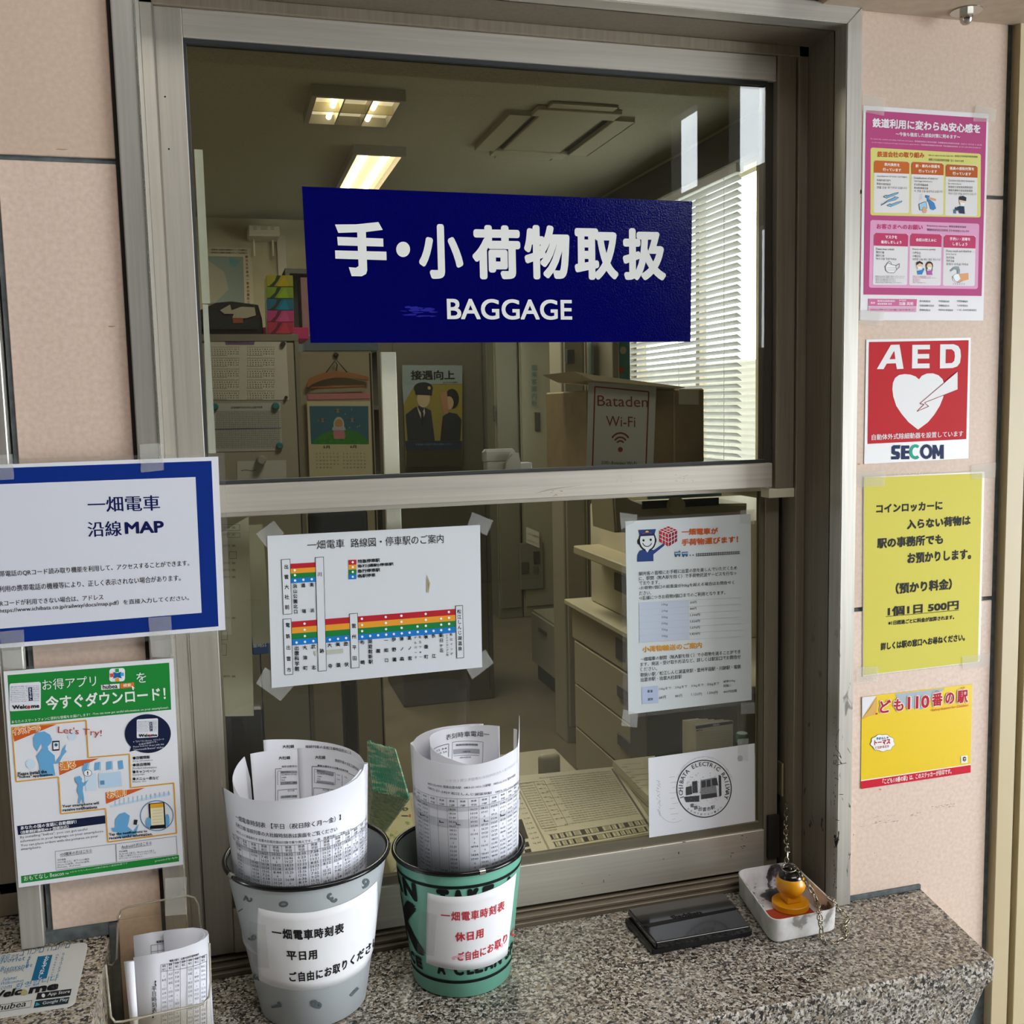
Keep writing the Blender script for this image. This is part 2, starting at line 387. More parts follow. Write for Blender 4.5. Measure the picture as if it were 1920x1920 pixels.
# remnants of old tape and scuffs on the tiles (flat dirt with its own outline)
pr = Print(facing(0), wall, .0002); pr.to('scuff_mark')
rnd = random.Random(3)
def blot(pr, cx, cy, rx, ry, col, n=9, rot=0, lay=0):
    P = []
    for i in range(n):
        a = 2*PI*i/n; k = rnd.uniform(.45, 1.1); x, y = rx*k*math.cos(a), ry*k*math.sin(a)
        P.append((cx+x*math.cos(rot)-y*math.sin(rot), cy+x*math.sin(rot)+y*math.cos(rot)))
    pr.poly(P, col, lay)
pr.fr(1400, 1400, 3.692)
for (a, b, yy, y2, n, c) in ((1280, 1450, 425, 400, 16, '#a58f76'), (1110, 1210, 485, 460, 9, '#a9937c'), (860, 1050, 525, 515, 13, '#93806f'), (860, 1040, 495, 465, 8, '#b39d88'), (780, 850, 550, 530, 4, '#b39d88')):
    for i in range(n):
        t = rnd.random(); blot(pr, a+(b-a)*t, yy+(y2-yy)*t+rnd.uniform(-11, 11), rnd.uniform(5, 16), rnd.uniform(1, 3.5), c, rot=rnd.uniform(-.5, 0))
for x, y in ((718, 540), (740, 610), (1185, 797), (1183, 867), (1188, 905), (1062, 750), (885, 735)): blot(pr, x, y, 4, rnd.uniform(2, 12) if x < 800 else 3, '#6f5c4c', 6)
pr.fr(0, 0, 1)
for x, y, rx in ((115, 280, 14), (210, 612, 10), (1640, 690, 3), (1650, 1480, 3), (1610, 870, 4)): blot(pr, x, y, rx, 1.5, '#a9876b')
pr.build()
# ---------------- right: grout ledge, casing
struct(box('trim_1', 1.134, 1.1655, -.012, .02, .3, 2.4, mat('#bfae8a', .45, name='beige_enamel'), None, .001))
struct(box('trim_2', 1.1655, 1.1765, .0, .02, .3, 2.4, M_gap, None, 0))
struct(box('door_1', 1.1765, 1.75, -.012, .03, .3, 2.4, mat('#c4b48e', .45), None, .001))
struct(box('trim_3', 1.1195, 1.1345, .006, .02, .3, 2.4, M_joint, None, 0))
bm = bmesh.new(); addbox(bm, .8765, 1.004, -.004, .012, CT+.0005, CT+.008, .001)
struct(frombm('trim_4', bm, M_joint))
# ---------------- beam with the bolt above the right tiles
M_beam = noisy('painted_beam', [(0, '#a5937f'), (1, '#b09e8a')], 60, 3, .6)
struct(box('ceiling_beam', .8085, 2.2, -.13, .0, 2.192, 2.75, M_beam, None, .002))
struct(box('ceiling_shade_slab', .8085, 4.0, -.95, -.131, 2.52, 2.62, M_beam, None, .002))  # unseen slab, added to shade the upper right wall
b_ = at(1813, 20, 0); bc = onz(1812, 20, 2.192)
t = thing('ceiling_bolt', (bc.x, bc.y, 2.192), 'shiny steel dome nut on a round washer under the beam', 'bolt')
M_ch = mat('#b5b2ab', .18, 1.0, name='chrome')
bm = bmesh.new(); revolve(bm, [(.001, 0), (.021, 0), (.021, -.0015), (.001, -.0015)], (bc.x, bc.y, 2.192)); frombm('washer', bm, M_ch, t, True, .5)
bm = bmesh.new(); revolve(bm, [(.0095, -.0015), (.0095, -.009)], (bc.x, bc.y, 2.192), 6); frombm('nut', bm, M_ch, t)
bm = bmesh.new(); revolve(bm, [(.0085, -.009), (.0085, -.011), (.0075, -.015), (.005, -.018), (.0005, -.0192)], (bc.x, bc.y, 2.192), 24); frombm('dome', bm, M_ch, t, True)
# ---------------- granite counters
bm = bmesh.new()
top = [(-.098, .0785), (.8745, .0785), (.8745, -.0005), (1.004, -.0005), (.968, -.196), (.962, -.2), (-.155, -.2), (-.155, -.001), (-.098, -.001)]
lay = [(0., CT, 0), (-.0, CT-.0025, .002), (-.004, CT-.028, .003), (-.012, CT-.04, 0), (-.04, CT-.14, -.01), (-.04, CT-.2, -.01)]
rings = []
for dx, z, g in lay:
    rings.append([bm.verts.new((x+(dx if x > .9 and y < .01 else 0)+(g if x > .9 and y < -.1 else 0), y-(g if y < -.1 else 0), z)) for x, y in top])
bm.faces.new(rings[0])
for a, b in zip(rings, rings[1:]):
    for i in range(len(top)): bm.faces.new((a[i], a[(i+1) % len(top)], b[(i+1) % len(top)], b[i]))
g = frombm('granite_counter', bm, M_granite)
tag(g, 'speckled grey granite counter running below the baggage window', 'counter', kind='thing')
M_granite2 = granite_mat('polished_granite_buff', '#b3a48c', '#a08a68')
bm = bmesh.new(); pl_ = [(-1.4, -.30), (-.163, -.30), (-.163, -.0005), (-.2605, -.0005), (-.2605, .10), (-1.4, .10)]
_a = [bm.verts.new((x, y, LT-.2)) for x, y in pl_]; _b = [bm.verts.new((x, y, LT)) for x, y in pl_]; bm.faces.new(_a[::-1]); bm.faces.new(_b)
for i in range(6): bm.faces.new((_a[i], _a[(i+1) % 6], _b[(i+1) % 6], _b[i]))
bmesh.ops.bevel(bm, geom=bm.edges[:], offset=.003, segments=2, affect='EDGES'); g = frombm('granite_ledge', bm, M_granite2, None, True, .7)
tag(g, 'higher buff granite ledge at lower left, under the left window', 'counter')
struct(box('trim_5', -.235, -.1635, -.003, .013, LT+.0002, LT+.015, M_joint, None, 0))
struct(box('trim_6', -.163, -.1535, -.003, .013, CT+.001, LT+.012, M_joint, None, 0))
# ---------------- left window (only its right jamb shows)
wl = thing('window_1', (-.25, 0, LT), None, None); wl['kind'] = 'structure'
box('jamb_trim', -.2600, -.2345, -.011, .10, LT+.001, 1.944, M_trim, wl, .0012)
box('header_trim', -1.3, -.2605, -.011, .10, 1.92, 1.944, M_trimh, wl, .0012)
box('inner_jamb', -.30, -.2625, .085, .13, LT+.03, 1.92, M_bronze, wl, .001)
box('inner_sill', -1.3, -.2625, .085, .13, LT+.001, LT+.045, M_bronze, wl, .001)
mesh('glass_pane', [(-1.3, .10, LT+.045), (-.30, .10, LT+.045), (-.30, .10, 1.92), (-1.3, .10, 1.92)], [(0, 1, 2, 3)], M_glass, wl)
# ---------------- baggage window: outer steel trim with mitred corners, reveal, tracks
win = thing('window_2', (.39, 0, CT), None, None); win['kind'] = 'structure'
XL0, XL1, XR1, XR0, ZT1, ZT0 = -.0971, -.0718, .849, .874, 2.170, 2.1955
def prism(name, pts, y0, y1, M, par, bev=.0012):
    bm = bmesh.new(); a = [bm.verts.new((x, y0, z)) for x, z in pts]; b = [bm.verts.new((x, y1, z)) for x, z in pts]; n = len(pts)
    bm.faces.new(a); bm.faces.new(b[::-1])
    for i in range(n): bm.faces.new((a[i], b[i], b[(i+1) % n], a[(i+1) % n]))
    if bev: bmesh.ops.bevel(bm, geom=[e for e in bm.edges if abs(e.verts[0].co.y-y0) < 1e-6 and abs(e.verts[1].co.y-y0) < 1e-6], offset=bev, segments=2, affect='EDGES')
    return frombm(name, bm, M, par)
prism('outer_trim', [(XL0, CT), (XL1, CT), (XL1, ZT1), (XL0, ZT0)], -.010, .09, M_trim, win)
prism('outer_trim', [(XR1, CT), (XR0, CT), (XR0, ZT0), (XR1, ZT1)], -.010, .02, M_trim, win)
prism('outer_trim', [(XL1, ZT1), (XR1, ZT1), (XR0, ZT0), (XL0, ZT0)], -.010, .02, M_trimh, win)
box('edge_highlight_strip', XL1-.0012, XL1+.0008, -.0112, -.0095, CT, ZT1, mat('#f0ede6', .2, .9), win, 0)  # highlight along the trim edge, built as a pale strip
box('right_reveal', XR1, XR1+.02, .018, .16, CT+.001, ZT1, M_reveal, win, 0)
box('top_reveal', XL1, XR1, .018, .16, ZT1, ZT1+.02, M_reveal, win, 0)
# frame: left jamb, right jamb with grooves, header, sill
box('left_jamb', XL1, -.0566, .084, .17, CT+.001, ZT1, M_alu, win, .0008)
box('left_jamb_groove', -.0572, -.0560, .0835, .0868, CT+.02, ZT1-.012, mat('#77716a', .6), win, 0)
box('right_jamb', .8335, XR1, .084, .17, CT+.001, ZT1, M_bronze, win, .0008)
box('right_jamb_track', .8012, .8325, .088, .112, 1.525, ZT1, M_bronze, win, .0015)
box('right_jamb_back', .8255, .8335, .15, .17, CT, ZT1, M_bronze, win, 0)
box('header', XL1, XR1, .084, .17, 2.1555, ZT1, M_bronze, win, .0008)
box('black_track_gap', .8255, .8335, .125, .15, CT, 1.53, M_gap, win, 0)
box('track_stop', .7905, .8335, .088, .114, 1.512, 1.526, mat('#d9d3b8', .5), win, .001)
box('latch_plate', .829, .8325, .110, .126, 1.03, 1.085, mat('#b5a888', .3, .7), win, .001)
prism('jamb_cover', [(.806, .93), (.8255, .93), (.8255, 1.0), (.806, 1.0)], .112, .118, M_seal, win, 0)
for i in range(14):
    pass
box('sill', XL1, XR1, .079, .17, CT-.002, .9085, M_sill, win, .001)
box('sill_ridge', XL1, XR1, .086, .094, .9085, .914, M_sill, win, .001)
box('sill_ridge', XL1, XR1, .108, .114, .9085, .912, M_sill, win, .001)
# upper sash
us = thing('upper_sash', (.37, .09, 1.53), 'fixed upper aluminium sash with the blue sign on its glass', 'window sash')
box('sash_stile', -.0560, -.0232, .09, .118, 1.528, 2.1553, M_alu, us, .0008)
box('sash_stile', .7875, .7998, .098, .118, 1.565, 2.121, mat('#46403a', .5, .4, name='dark_stile'), us, .0008)  # right stile, darker than the rest of the sash
box('sash_rail', -.0230, .7998, .09, .118, 2.1208, 2.1553, M_aluh, us, .0008)
box('sash_rail', -.0230, .7955, .088, .118, 1.5285, 1.5655, M_aluh, us, .001)
for nm, a in (('glazing_bead', (-.0232, .7875, .094, .105, 2.1150, 2.1208)), ('glazing_bead', (-.0232, .7875, .094, .105, 1.5655, 1.5705)), ('glazing_bead', (-.0232, -.0195, .094, .105, 1.5705, 2.115))):
    box(nm, *a, M_gasket, us, 0)
box('glass_pane', -.0195, .7875, .0995, .1035, 1.5705, 2.1150, M_glass, us, 0)
# lower sash
ls = thing('lower_sash', (.37, .118, .914), 'sliding lower aluminium sash with notices taped on its glass', 'window sash')
box('sash_stile', -.0560, -.0190, .118, .146, .914, 1.53, M_alu, ls, .0008)
box('sash_stile', .8010, .8250, .118, .146, .914, 1.53, M_bronze, ls, .0008)
box('sash_rail', -.0188, .8008, .116, .146, .914, .9775, M_aluh, ls, .001)
box('sash_rail', -.0188, .8008, .122, .146, 1.52, 1.53, M_aluh, ls, .0008)
for a in ((-.0188, .8008, .121, .132, .9775, .9895), (-.0188, -.0155, .121, .132, .9895, 1.52), (.7945, .8008, .121, .132, .9895, 1.52)):
    box('glazing_bead', *a, mat('#6f6857', .5, .3), ls, 0)
box('glass_pane', -.0155, .7945, .1265, .1305, .9895, 1.52, M_glass, ls, 0)
pr = Print(facing(.1158), ls, .0002); pr.to('scuff_mark').fr(960, 1400, 3.84)
for x, y, a, b in ((1200, 765, 6, 14), (1090, 808, 9, 3), (660, 970, 3, 14), (505, 985, 7, 3), (1240, 685, 16, 4), (935, 735, 10, 4), (1660, 640, 12, 3), (1690, 655, 9, 3), (1655, 665, 9, 3), (1670, 715, 14, 3), (1660, 730, 9, 3), (1585, 765, 14, 2), (1575, 790, 3, 12), (1650, 720, 6, 3), (700, 925, 6, 2), (1005, 1035, 8, 2)): blot(pr, x, y, a, b, '#3b342b', 7)
pr.build()
pr = Print(facing(.0878), us, .0002); pr.to('scuff_mark').fr(880, 620, 3.0968)
for i in range(9): pr.line((380+i*9, 945-i*3), (520+i*17, 915-i*2.5), .9, '#a39b90')
for i in range(10): blot(pr, 470+rnd.uniform(0, 70), 940+rnd.uniform(-12, 20), 8, 3, '#b89d7e')
for i in range(14): blot(pr, 850+rnd.uniform(0, 90), 860+rnd.uniform(-20, 20), rnd.uniform(4, 14), rnd.uniform(3, 8), '#c4b9ab')
for i in range(12): blot(pr, 1170+rnd.uniform(0, 140), 850+rnd.uniform(-20, 30), rnd.uniform(2, 9), 2, '#a79f95')
pr.build()
pr = Print(facing(.09), us, .0002); pr.to('screw_head')
for x, y in ((691/2.233, 405/2.233), (707/2.233, 624/2.233)): pr.ell(x, y, 1.8, 1.8, '#1d1a18')
pr.build()
# black scribbles on the right trim and reveal
pr = Print(facing(-.010), win, .0002); pr.to('scuff_mark').fr(1400, 1400, 3.692)
for i in range(46):
    y = rnd.uniform(-200, 1000); blot(pr, 600+rnd.expovariate(1/9), y, rnd.uniform(2, 7), rnd.uniform(3, 16), '#2b2724', 7)
for P in ([(612, 10), (640, 40), (655, 80), (640, 60)], [(620, 60), (660, 120), (640, 105)], [(615, 130), (650, 120), (690, 112)], [(640, 330), (668, 330)], [(610, 215), (636, 228)], [(608, 650), (640, 640), (622, 672)], [(614, 505), (640, 512)], [(618, -40), (626, -90), (640, -120)]):
    pr.path(P, 4, '#2b2724')
pr.build()
# latch of the sash behind the glass, standing on the meeting rail
t = thing('window_latch', (.44, .15, 1.566), 'grey crescent latch on the meeting rail behind the glass', 'latch')
def px3(a, b, Y): p = at(a, b, Y); return p
M_lg = mat('#a9a8a0', .4, .3)
pbox('latch_base', 912, 867, 962, 886, .15, .02, M_lg, t, .002)
pbox('latch_body', 907, 843, 968, 868, .156, .016, M_lg, t, .004)
a = at(945, 868, .145); b = at(984, 886, .145)
prism('latch_lever', [(a.x, b.z), (b.x-.006, b.z), (b.x-.006, a.z), (a.x+.022, a.z+.014), (a.x+.012, a.z+.014), (a.x+.002, a.z)], .143, .149, M_lg, t, .001)
pbox('latch_catch', 975, 868, 998, 883, .15, .02, mat('#b9bdbd', .4, .3), t, .001)
# ---------------- the office behind the window
FLO, CEI, BK, XR, XLW = .26, 2.92, 5.75, 2.30, -1.7
M_ow = noisy('office_wall', [(0, '#a59c7c'), (1, '#afa686')], 8, 2, .7)
M_oc = noisy('ceiling_board', [(0, '#95907c'), (.5, '#a49f8a'), (1, '#aba692')], 160, 4, .8, bump=.15)
M_of = noisy('floor_vinyl', [(0, '#5d5644'), (1, '#6d6550')], 5, 3, .3)
struct(box('wall_outside', 6.2, 6.4, 2, 16, -.5, 2.15, mat('#6d6a62', .8), None, 0))
struct(box('floor_outside', XR+.11, 12, .17, 16, -.6, -.5, mat('#7d7a72', .8), None, 0))
struct(box('floor', XLW, XR, .16, BK, FLO-.05, FLO, M_of, None, 0))
struct(box('ceiling', XLW, XR+.1, .16, BK+.1, CEI, CEI+.08, M_oc, None, 0))
struct(box('wall_back', XLW, XR, BK, BK+.1, FLO, CEI, M_ow, None, 0))
struct(box('wall_left', XLW-.1, XLW, .16, BK, FLO, CEI, M_ow, None, 0))
struct(box('ceiling_bulkhead', XLW, XR, .30, 1.25, 2.46, CEI, M_oc, None, 0))
struct(box('ceiling_curtain_box', XLW, XR, .17, .27, 2.30, CEI, mat('#a39c84', .6), None, 0))
WY0, WY1, WZ0, WZ1 = 2.80, 4.24, 1.33, 2.70
bm = bmesh.new()
for b in ((XR, XR+.1, .16, WY0, FLO, CEI), (XR, XR+.1, WY1, BK, FLO, CEI), (XR, XR+.1, WY0, WY1, FLO, WZ0), (XR, XR+.1, WY0, WY1, WZ1, CEI)): addbox(bm, *b)
struct(frombm('wall_right', bm, M_ow))
t = thing('window_3', (XR, 3, WZ0), None, None); t['kind'] = 'structure'
for b in ((WY0, WY0+.04), (3.4, 3.44), (WY1-.04, WY1)): box('mullion', XR+.02, XR+.06, b[0], b[1], WZ0, WZ1, M_bronze, t, 0)
box('window_ledge', XR-.08, XR+.02, WY0, WY1, WZ0-.03, WZ0, mat('#a09a86', .5), t, .002)
box('glass_pane', XR+.035, XR+.04, WY0+.04, WY1-.04, WZ0, WZ1, M_glass, t, 0)
box('curtain_rail', XR-.05, XR, WY0-1, BK-.3, 2.72, 2.88, mat('#45433c', .6), t, .002)
struct(box('baseboard_right', XR-.012, XR, .2, BK, FLO, FLO+.08, mat('#45413a', .5), None, 0))
bl = thing('venetian_blind', (XR-.05, 3, WZ1), 'white venetian blind drawn down over the side window of the office', 'blind')
M_slat = mat('#e6e8ea', .45)
BY0, BY1 = 2.85, 4.20
box('headrail', XR-.075, XR-.035, BY0, BY1, 2.66, 2.70, M_slat, bl, .002)
sl0 = None
for i in range(41):
    z = 2.64-i*.0315; 
    if sl0 is None:
        V = []; F = []; ca, sa = math.cos(.62), math.sin(.62)
        for j in range(5):
            q = (j/4-.5)*.031; bow = .0022*(1-(j/2-1)**2)
            for y in (BY0, BY1): V.append((XR-.055+q*ca-bow*sa, y, z-q*sa+bow*ca))
        for j in range(4): F.append((2*j, 2*j+1, 2*j+3, 2*j+2))
        sl0 = mesh('slat', V, F, M_slat, bl, smooth=True)
    else:
        o = sl0.copy(); C.objects.link(o); o.location = (0, 0, -i*.0315)
for y in (BY0+.12, 3.45, BY1-.12):
    bm = bmesh.new(); tube(bm, [(XR-.069, y, 2.66), (XR-.069, y, 1.36)], .0016, 5); frombm('ladder_cord', bm, M_slat, bl)
box('bottom_rail', XR-.07, XR-.04, BY0, BY1, 1.335, 1.352, M_slat, bl, .002)
# ceiling fittings
def louvre_light(name, cx, cy, sx, sy, nx, ny, label, e):
    t = thing(name, (cx, cy, CEI), label, 'ceiling light', 'ceiling lights of the office')
    bm = bmesh.new()
    for b in ((-sx/2-.02, -sx/2, -sy/2-.02, sy/2+.02), (sx/2, sx/2+.02, -sy/2-.02, sy/2+.02), (-sx/2, sx/2, -sy/2-.02, -sy/2), (-sx/2, sx/2, sy/2, sy/2+.02)):
        addbox(bm, cx+b[0], cx+b[1], cy+b[2], cy+b[3], CEI-.045, CEI-.001, 0)
    frombm('frame', bm, mat('#9c9787', .5), t)
    box('reflector', cx-sx/2, cx+sx/2, cy-sy/2, cy+sy/2, CEI-.006, CEI-.001, mat('#fff3cf', .5, emit=e*.45), t, 0)
    for k in range(2):
        x = cx-sx/4+k*sx/2; bm = bmesh.new(); tube(bm, [(x, cy-sy/2+.02, CEI-.02), (x, cy+sy/2-.02, CEI-.02)], .012, 10); frombm('tube_lamp', bm, mat('#fff6dc', .5, emit=e*3), t, True)
    for i in range(1, nx): box('louvre', cx-sx/2+sx*i/nx-.003, cx-sx/2+sx*i/nx+.003, cy-sy/2, cy+sy/2, CEI-.045, CEI-.008, mat('#c9c09e', .3, .3), t, 0)
    for j in range(1, ny): box('louvre', cx-sx/2, cx+sx/2, cy-sy/2+sy*j/ny-.003, cy-sy/2+sy*j/ny+.003, CEI-.045, CEI-.008, mat('#c9c09e', .3, .3), t, 0)
    return t
p0 = onz(562, 234, CEI-.045); p1 = onz(732, 187, CEI-.045); p2 = onz(712, 240, CEI-.045)
louvre_light('louvre_light', (p0.x+p2.x)/2+.03, (p0.y+p1.y)/2, .33, abs(p1.y-p0.y)-.06, 3, 2, 'square louvred ceiling light nearest the window', 1.1)
p0 = onz(610, 420, CEI-.045); p1 = onz(758, 293, CEI-.045); p2 = onz(666, 290, CEI-.045)
q0 = onz(637, 352, CEI-.045); q1 = onz(727, 355, CEI-.045)
t = louvre_light('louvre_light', (p1.x+p2.x)/2, p1.y+.62, abs(p1.x-p2.x)-.02, 1.2, 1, 1, 'bright twin tube ceiling light just above the blue sign', 1.6)
for p in [t]: p.location = p.location
# air conditioner
a0 = onz(905, 281, CEI-.02); a1 = onz(1185, 228, CEI-.02); a2 = onz(1105, 292, CEI-.02); a3 = onz(955, 215, CEI-.02)
ax0, ax1, ay0, ay1 = (a0.x+a3.x)/2-.02, (a2.x+a1.x)/2, (a0.y+a2.y)/2, (a1.y+a3.y)/2
t = thing('air_conditioner', ((ax0+ax1)/2, (ay0+ay1)/2, CEI), 'square ceiling cassette air conditioner with a recessed grille', 'air conditioner')
M_ac = mat('#a8a28c', .5)
bm = bmesh.new(); wv = (ax1-ax0)*.17
for b in ((ax0, ax0+wv, ay0, ay1), (ax1-wv, ax1, ay0, ay1), (ax0+wv, ax1-wv, ay0, ay0+wv), (ax0+wv, ax1-wv, ay1-wv, ay1)): addbox(bm, *b, CEI-.022, CEI-.001, .003)
frombm('panel_frame', bm, M_ac, t)
box('intake_grille', ax0+wv*1.45, ax1-wv*1.45, ay0+wv*1.6, ay1-wv*1.6, CEI-.012, CEI-.004, M_ac, t, .004)
box('air_slot', ax0+wv, ax1-wv, ay0+wv, ay1-wv, CEI-.0035, CEI-.001, mat('#2e2c26', .8), t, 0)
# ================================================================== OFFICE CONTENTS (seen through the glass)
M_cab = mat('#a39d88', .5, name='steel_cabinet_paint'); M_cabd = mat('#8c8773', .5); M_dk = mat('#24221c', .6); M_wood = mat('#a8723c', .5)
M_cab2 = mat('#7d7967', .5); M_desk = mat('#ada487', .5)
# --- notice cabinet, left
Y = 1.45
c = thing('steel_cabinet', (-.02, Y, FLO), 'grey steel cabinet with papers pinned on its door, at left behind the glass', 'cabinet')
a = at(395, 627, Y); b = at(575, 900, Y)
cx1 = at(562, 700, Y).x; ctz = a.z
box('body', -.45, cx1, Y+.012, Y+.42, FLO, ctz, M_cab, c, .003)
box('door', -.43, cx1-.012, Y, Y+.012, FLO+.08, ctz-.02, M_cab, c, .003)
box('top_edge', -.45, cx1, Y-.004, Y+.012, ctz-.018, ctz, mat('#7f7a68', .5), c, .001)
box('side_edge', cx1-.011, cx1, Y-.004, Y+.012, FLO, ctz-.018, mat('#7f7a68', .5), c, .001)
def notice(name, quad, Y, col, label, cat, crop=(0, 0, 1), parent=None, group=None):
    o = sheet(name, quad, facing(Y), mat(col, .6), parent, .0006, .0, crop)
    if parent is None: tag(o, label, cat, group)
    return o
K = (380, 380, 3.6923)
n1 = notice('calendar_sheet', [(20, 960), (578, 960), (598, 1366), (20, 1366)], Y-.001, '#c9c5b4', 'white year planner sheet with a purple heading, upper one on the steel cabinet door', 'paper', K)
pr = Print(facing(Y-.001), n1, .0008).fr(*K); pr.to('calendar_print')
pr.poly([(150, 955), (362, 955), (355, 985), (160, 985)], '#7a6087')
pr.text('年間予定表 カレンダー', (175, 977), (335, 977), 14, '#4b3a58', 0, 2, 1)
for r in range(5):
    for k in range(2):
        x = 60+k*245; y = 1000+r*76
        pr.line((x, y), (x+195, y), 2, '#5f5b4a')
        for q in range(3): pr.text('1 2 3 4 5 6 7 8 9 10 11 12'[:22-q], (x+5, y+20+q*16), (x+190, y+20+q*16), 9, '#4a4638', .01, 1, 1)
        pr.line((x, y+58), (x+110, y+58), 2, '#5f5b4a')
pr.build()
n2 = notice('timetable_sheet', [(60, 1390), (538, 1385), (552, 1715), (90, 1725)], Y-.001, '#b9b8ad', 'grey duty table sheet held by teal magnets on the steel cabinet', 'paper', K)
pr = Print(facing(Y-.001), n2, .0008).fr(*K); pr.to('table_print')
pr.text('5月度乗務予定及び休日出勤予定表', (195, 1427), (415, 1424), 16, '#3d3d3a', .01, 2, 1)
for i in range(44):
    x = 95+i*10; pr.line((x, 1445), (x+4, 1705), 1.8, '#5f5f5a')
for i in range(20):
    y = 1445+i*13; pr.line((92, y), (540, y-3), 1.8, '#5f5f5a')
pr.line((85, 1570), (542, 1560), 7, '#5f6280')
pr.build()
n3 = notice('memo_sheet', [(238, 1790), (578, 1782), (580, 1925), (238, 1925)], Y-.001, '#c6c4b8', 'small white memo under a silver magnet at the bottom of the cabinet', 'paper', K)
pr = Print(facing(Y-.001), n3, .0008).fr(*K); pr.to('handwriting'); pr.path([(265, 1856), (300, 1850), (340, 1858), (370, 1850)], 4, '#55524a'); pr.build()
def magnet(px, py, r, col, label, name='magnet', h=.012):
    p = at(K[0]+px/K[2], K[1]+py/K[2], Y); rr = r/K[2]*(Y+1.27)/FPX
    bm = bmesh.new(); rings = revolve(bm, [(.0005, -h), (rr*.7, -h), (rr, -h*.6), (rr, 0)], (0, 0, 0), 16)
    bmesh.ops.transform(bm, matrix=Matrix.Translation((p.x, Y-.002, p.z)) @ Matrix.Rotation(-PI/2, 4, 'X'), verts=bm.verts)
    o = frombm(name, bm, mat(col, .35), None, True, .6); return tag(o, label, 'magnet', 'magnets on the steel cabinet')
magnet(85, 1412, 24, '#2f7f80', 'teal magnet at the upper left of the duty table'); magnet(505, 1408, 25, '#2f7f80', 'teal magnet at the upper right of the duty table')
magnet(533, 1682, 23, '#2f7f80', 'teal magnet at the lower right of the duty table'); magnet(556, 978, 17, '#3c3b34', 'black round magnet at the upper right of the planner sheet')
magnet(577, 1348, 11, '#33322c', 'small black magnet at the lower right of the planner sheet'); magnet(405, 1780, 32, '#a5a59b', 'large silver magnet above the small memo', 'round_magnet', .03)
# things on the cabinet
t = thing('shoulder_bag', (-.05, Y+.1, ctz), 'black bag with an orange label lying on the steel cabinet', 'bag')
def on(px, py, Yy): return at(K[0]+px/K[2], K[1]+py/K[2], Yy)
P = [on(x, y, Y+.05) for x, y in ((-60, 905), (-60, 760), (90, 690), (200, 680), (385, 705), (412, 800), (422, 905))]
prism('bag_body', [(p.x, max(p.z, ctz+.001)) for p in P], Y+.05, Y+.25, mat('#211f1c', .7, bump=.5, bscale=60), t, .012)
P = [on(x, y, Y+.047) for x, y in ((205, 800), (278, 797), (280, 832), (212, 834))]
prism('label_patch', [(p.x, p.z) for p in P], Y+.046, Y+.052, mat('#9c4a24', .6), t, 0)
P = [on(x, y, Y+.047) for x, y in ((120, 745), (190, 705), (200, 745), (270, 720), (360, 725), (368, 780), (300, 800), (205, 798), (215, 770), (150, 770))]
prism('torn_white_sticker', [(p.x, p.z) for p in P], Y+.046, Y+.052, mat('#b3aa90', .6), t, 0)
t = thing('tissue_box_pack', (.1, Y+.1, ctz), 'wrapped stack of five bright tissue boxes standing on the steel cabinet', 'tissue boxes')
cols = ['#a39d17', '#7d9c10', '#146a86', '#bf3f7c', '#b8334d']; cols2 = ['#c4a81c', '#93b51a', '#1f88a8', '#cf5590', '#cb4459']
for i in range(5):
    x0 = 438+i*2; y0 = 500+i*81.5; 
    a = on(x0, y0, Y+.03); b = on(x0+190, y0+81.5, Y+.03); zb = ctz+(4-i)*(.0) if False else b.z
    o = box('tissue_box', a.x, b.x, Y+.03, Y+.15, max(b.z, ctz+.0005), a.z-.0004, mat(cols[i], .35, coat=.4), t, .0015); o['label'] = ['yellow', 'lime green', 'blue', 'pink', 'crimson'][i]+' tissue box of the stack'
    pr = Print(facing(Y+.03), o, .0004).fr(*K); pr.to('road_print')
    pr.poly([(x0+75, y0+79), (x0+130, y0+4), (x0+160, y0+79)], cols2[i], 0)
    pr.poly([(x0+22, y0+79), (x0+55, y0+79), (x0+82, y0+45), (x0+105, y0+4), (x0+75, y0+4), (x0+62, y0+40)], '#37412c' if i < 3 else '#6d2a3c', 1); pr.build()
a = on(415, 863, Y+.2); b = on(735, 938, Y+.2)
tag(box('flat_carton', a.x, b.x, Y+.2, Y+.4, ctz+.0005, a.z, mat('#c72c73', .5), None, .002), 'flat hot pink carton lying behind the tissue boxes', 'box')
# --- back wall
Yb = BK-.001
n = notice('wall_map', [(20, 310), (335, 315), (355, 700), (20, 700)], Yb-.02, '#b3aa8c', 'large faded route map poster on the back wall above the black bag', 'poster', K)
pr = Print(facing(Yb-.02), n, .002).fr(*K); pr.base = .003; pr.to('map_print')
pr.poly([(25, 370), (280, 375), (290, 700), (25, 700)], '#7d8a80', 0); pr.poly([(25, 390), (150, 480), (180, 600), (90, 690), (25, 690)], '#9b9680', 1)
pr.poly([(180, 380), (260, 400), (230, 450), (190, 430)], '#5f8a8c', 1)
for i in range(2): pr.text('一畑電車沿線案内図観光マップ出雲松江', (45, 332+i*20), (310, 336+i*20), 13, '#4f4a3a', .02, 2, 1)
pr.col('観光名所案内一覧表出雲松江', 305, 375, 690, 20, '#7a4a50', .02, 2, x1=318)
pr.build()
a = on(310, 148, BK-.25); b = on(535, 232, BK-.25)
t = thing('wall_fan_unit', (a.x, BK-.2, a.z), 'white box shaped wall unit high on the back wall near the ceiling', 'ventilation unit')
box('case', a.x, b.x, BK-.25, BK-.002, b.z, a.z, mat('#bdb6a0', .5), t, .01)
pr = Print(facing(BK-.25), t, .003).fr(*K); pr.to('vent_marks')
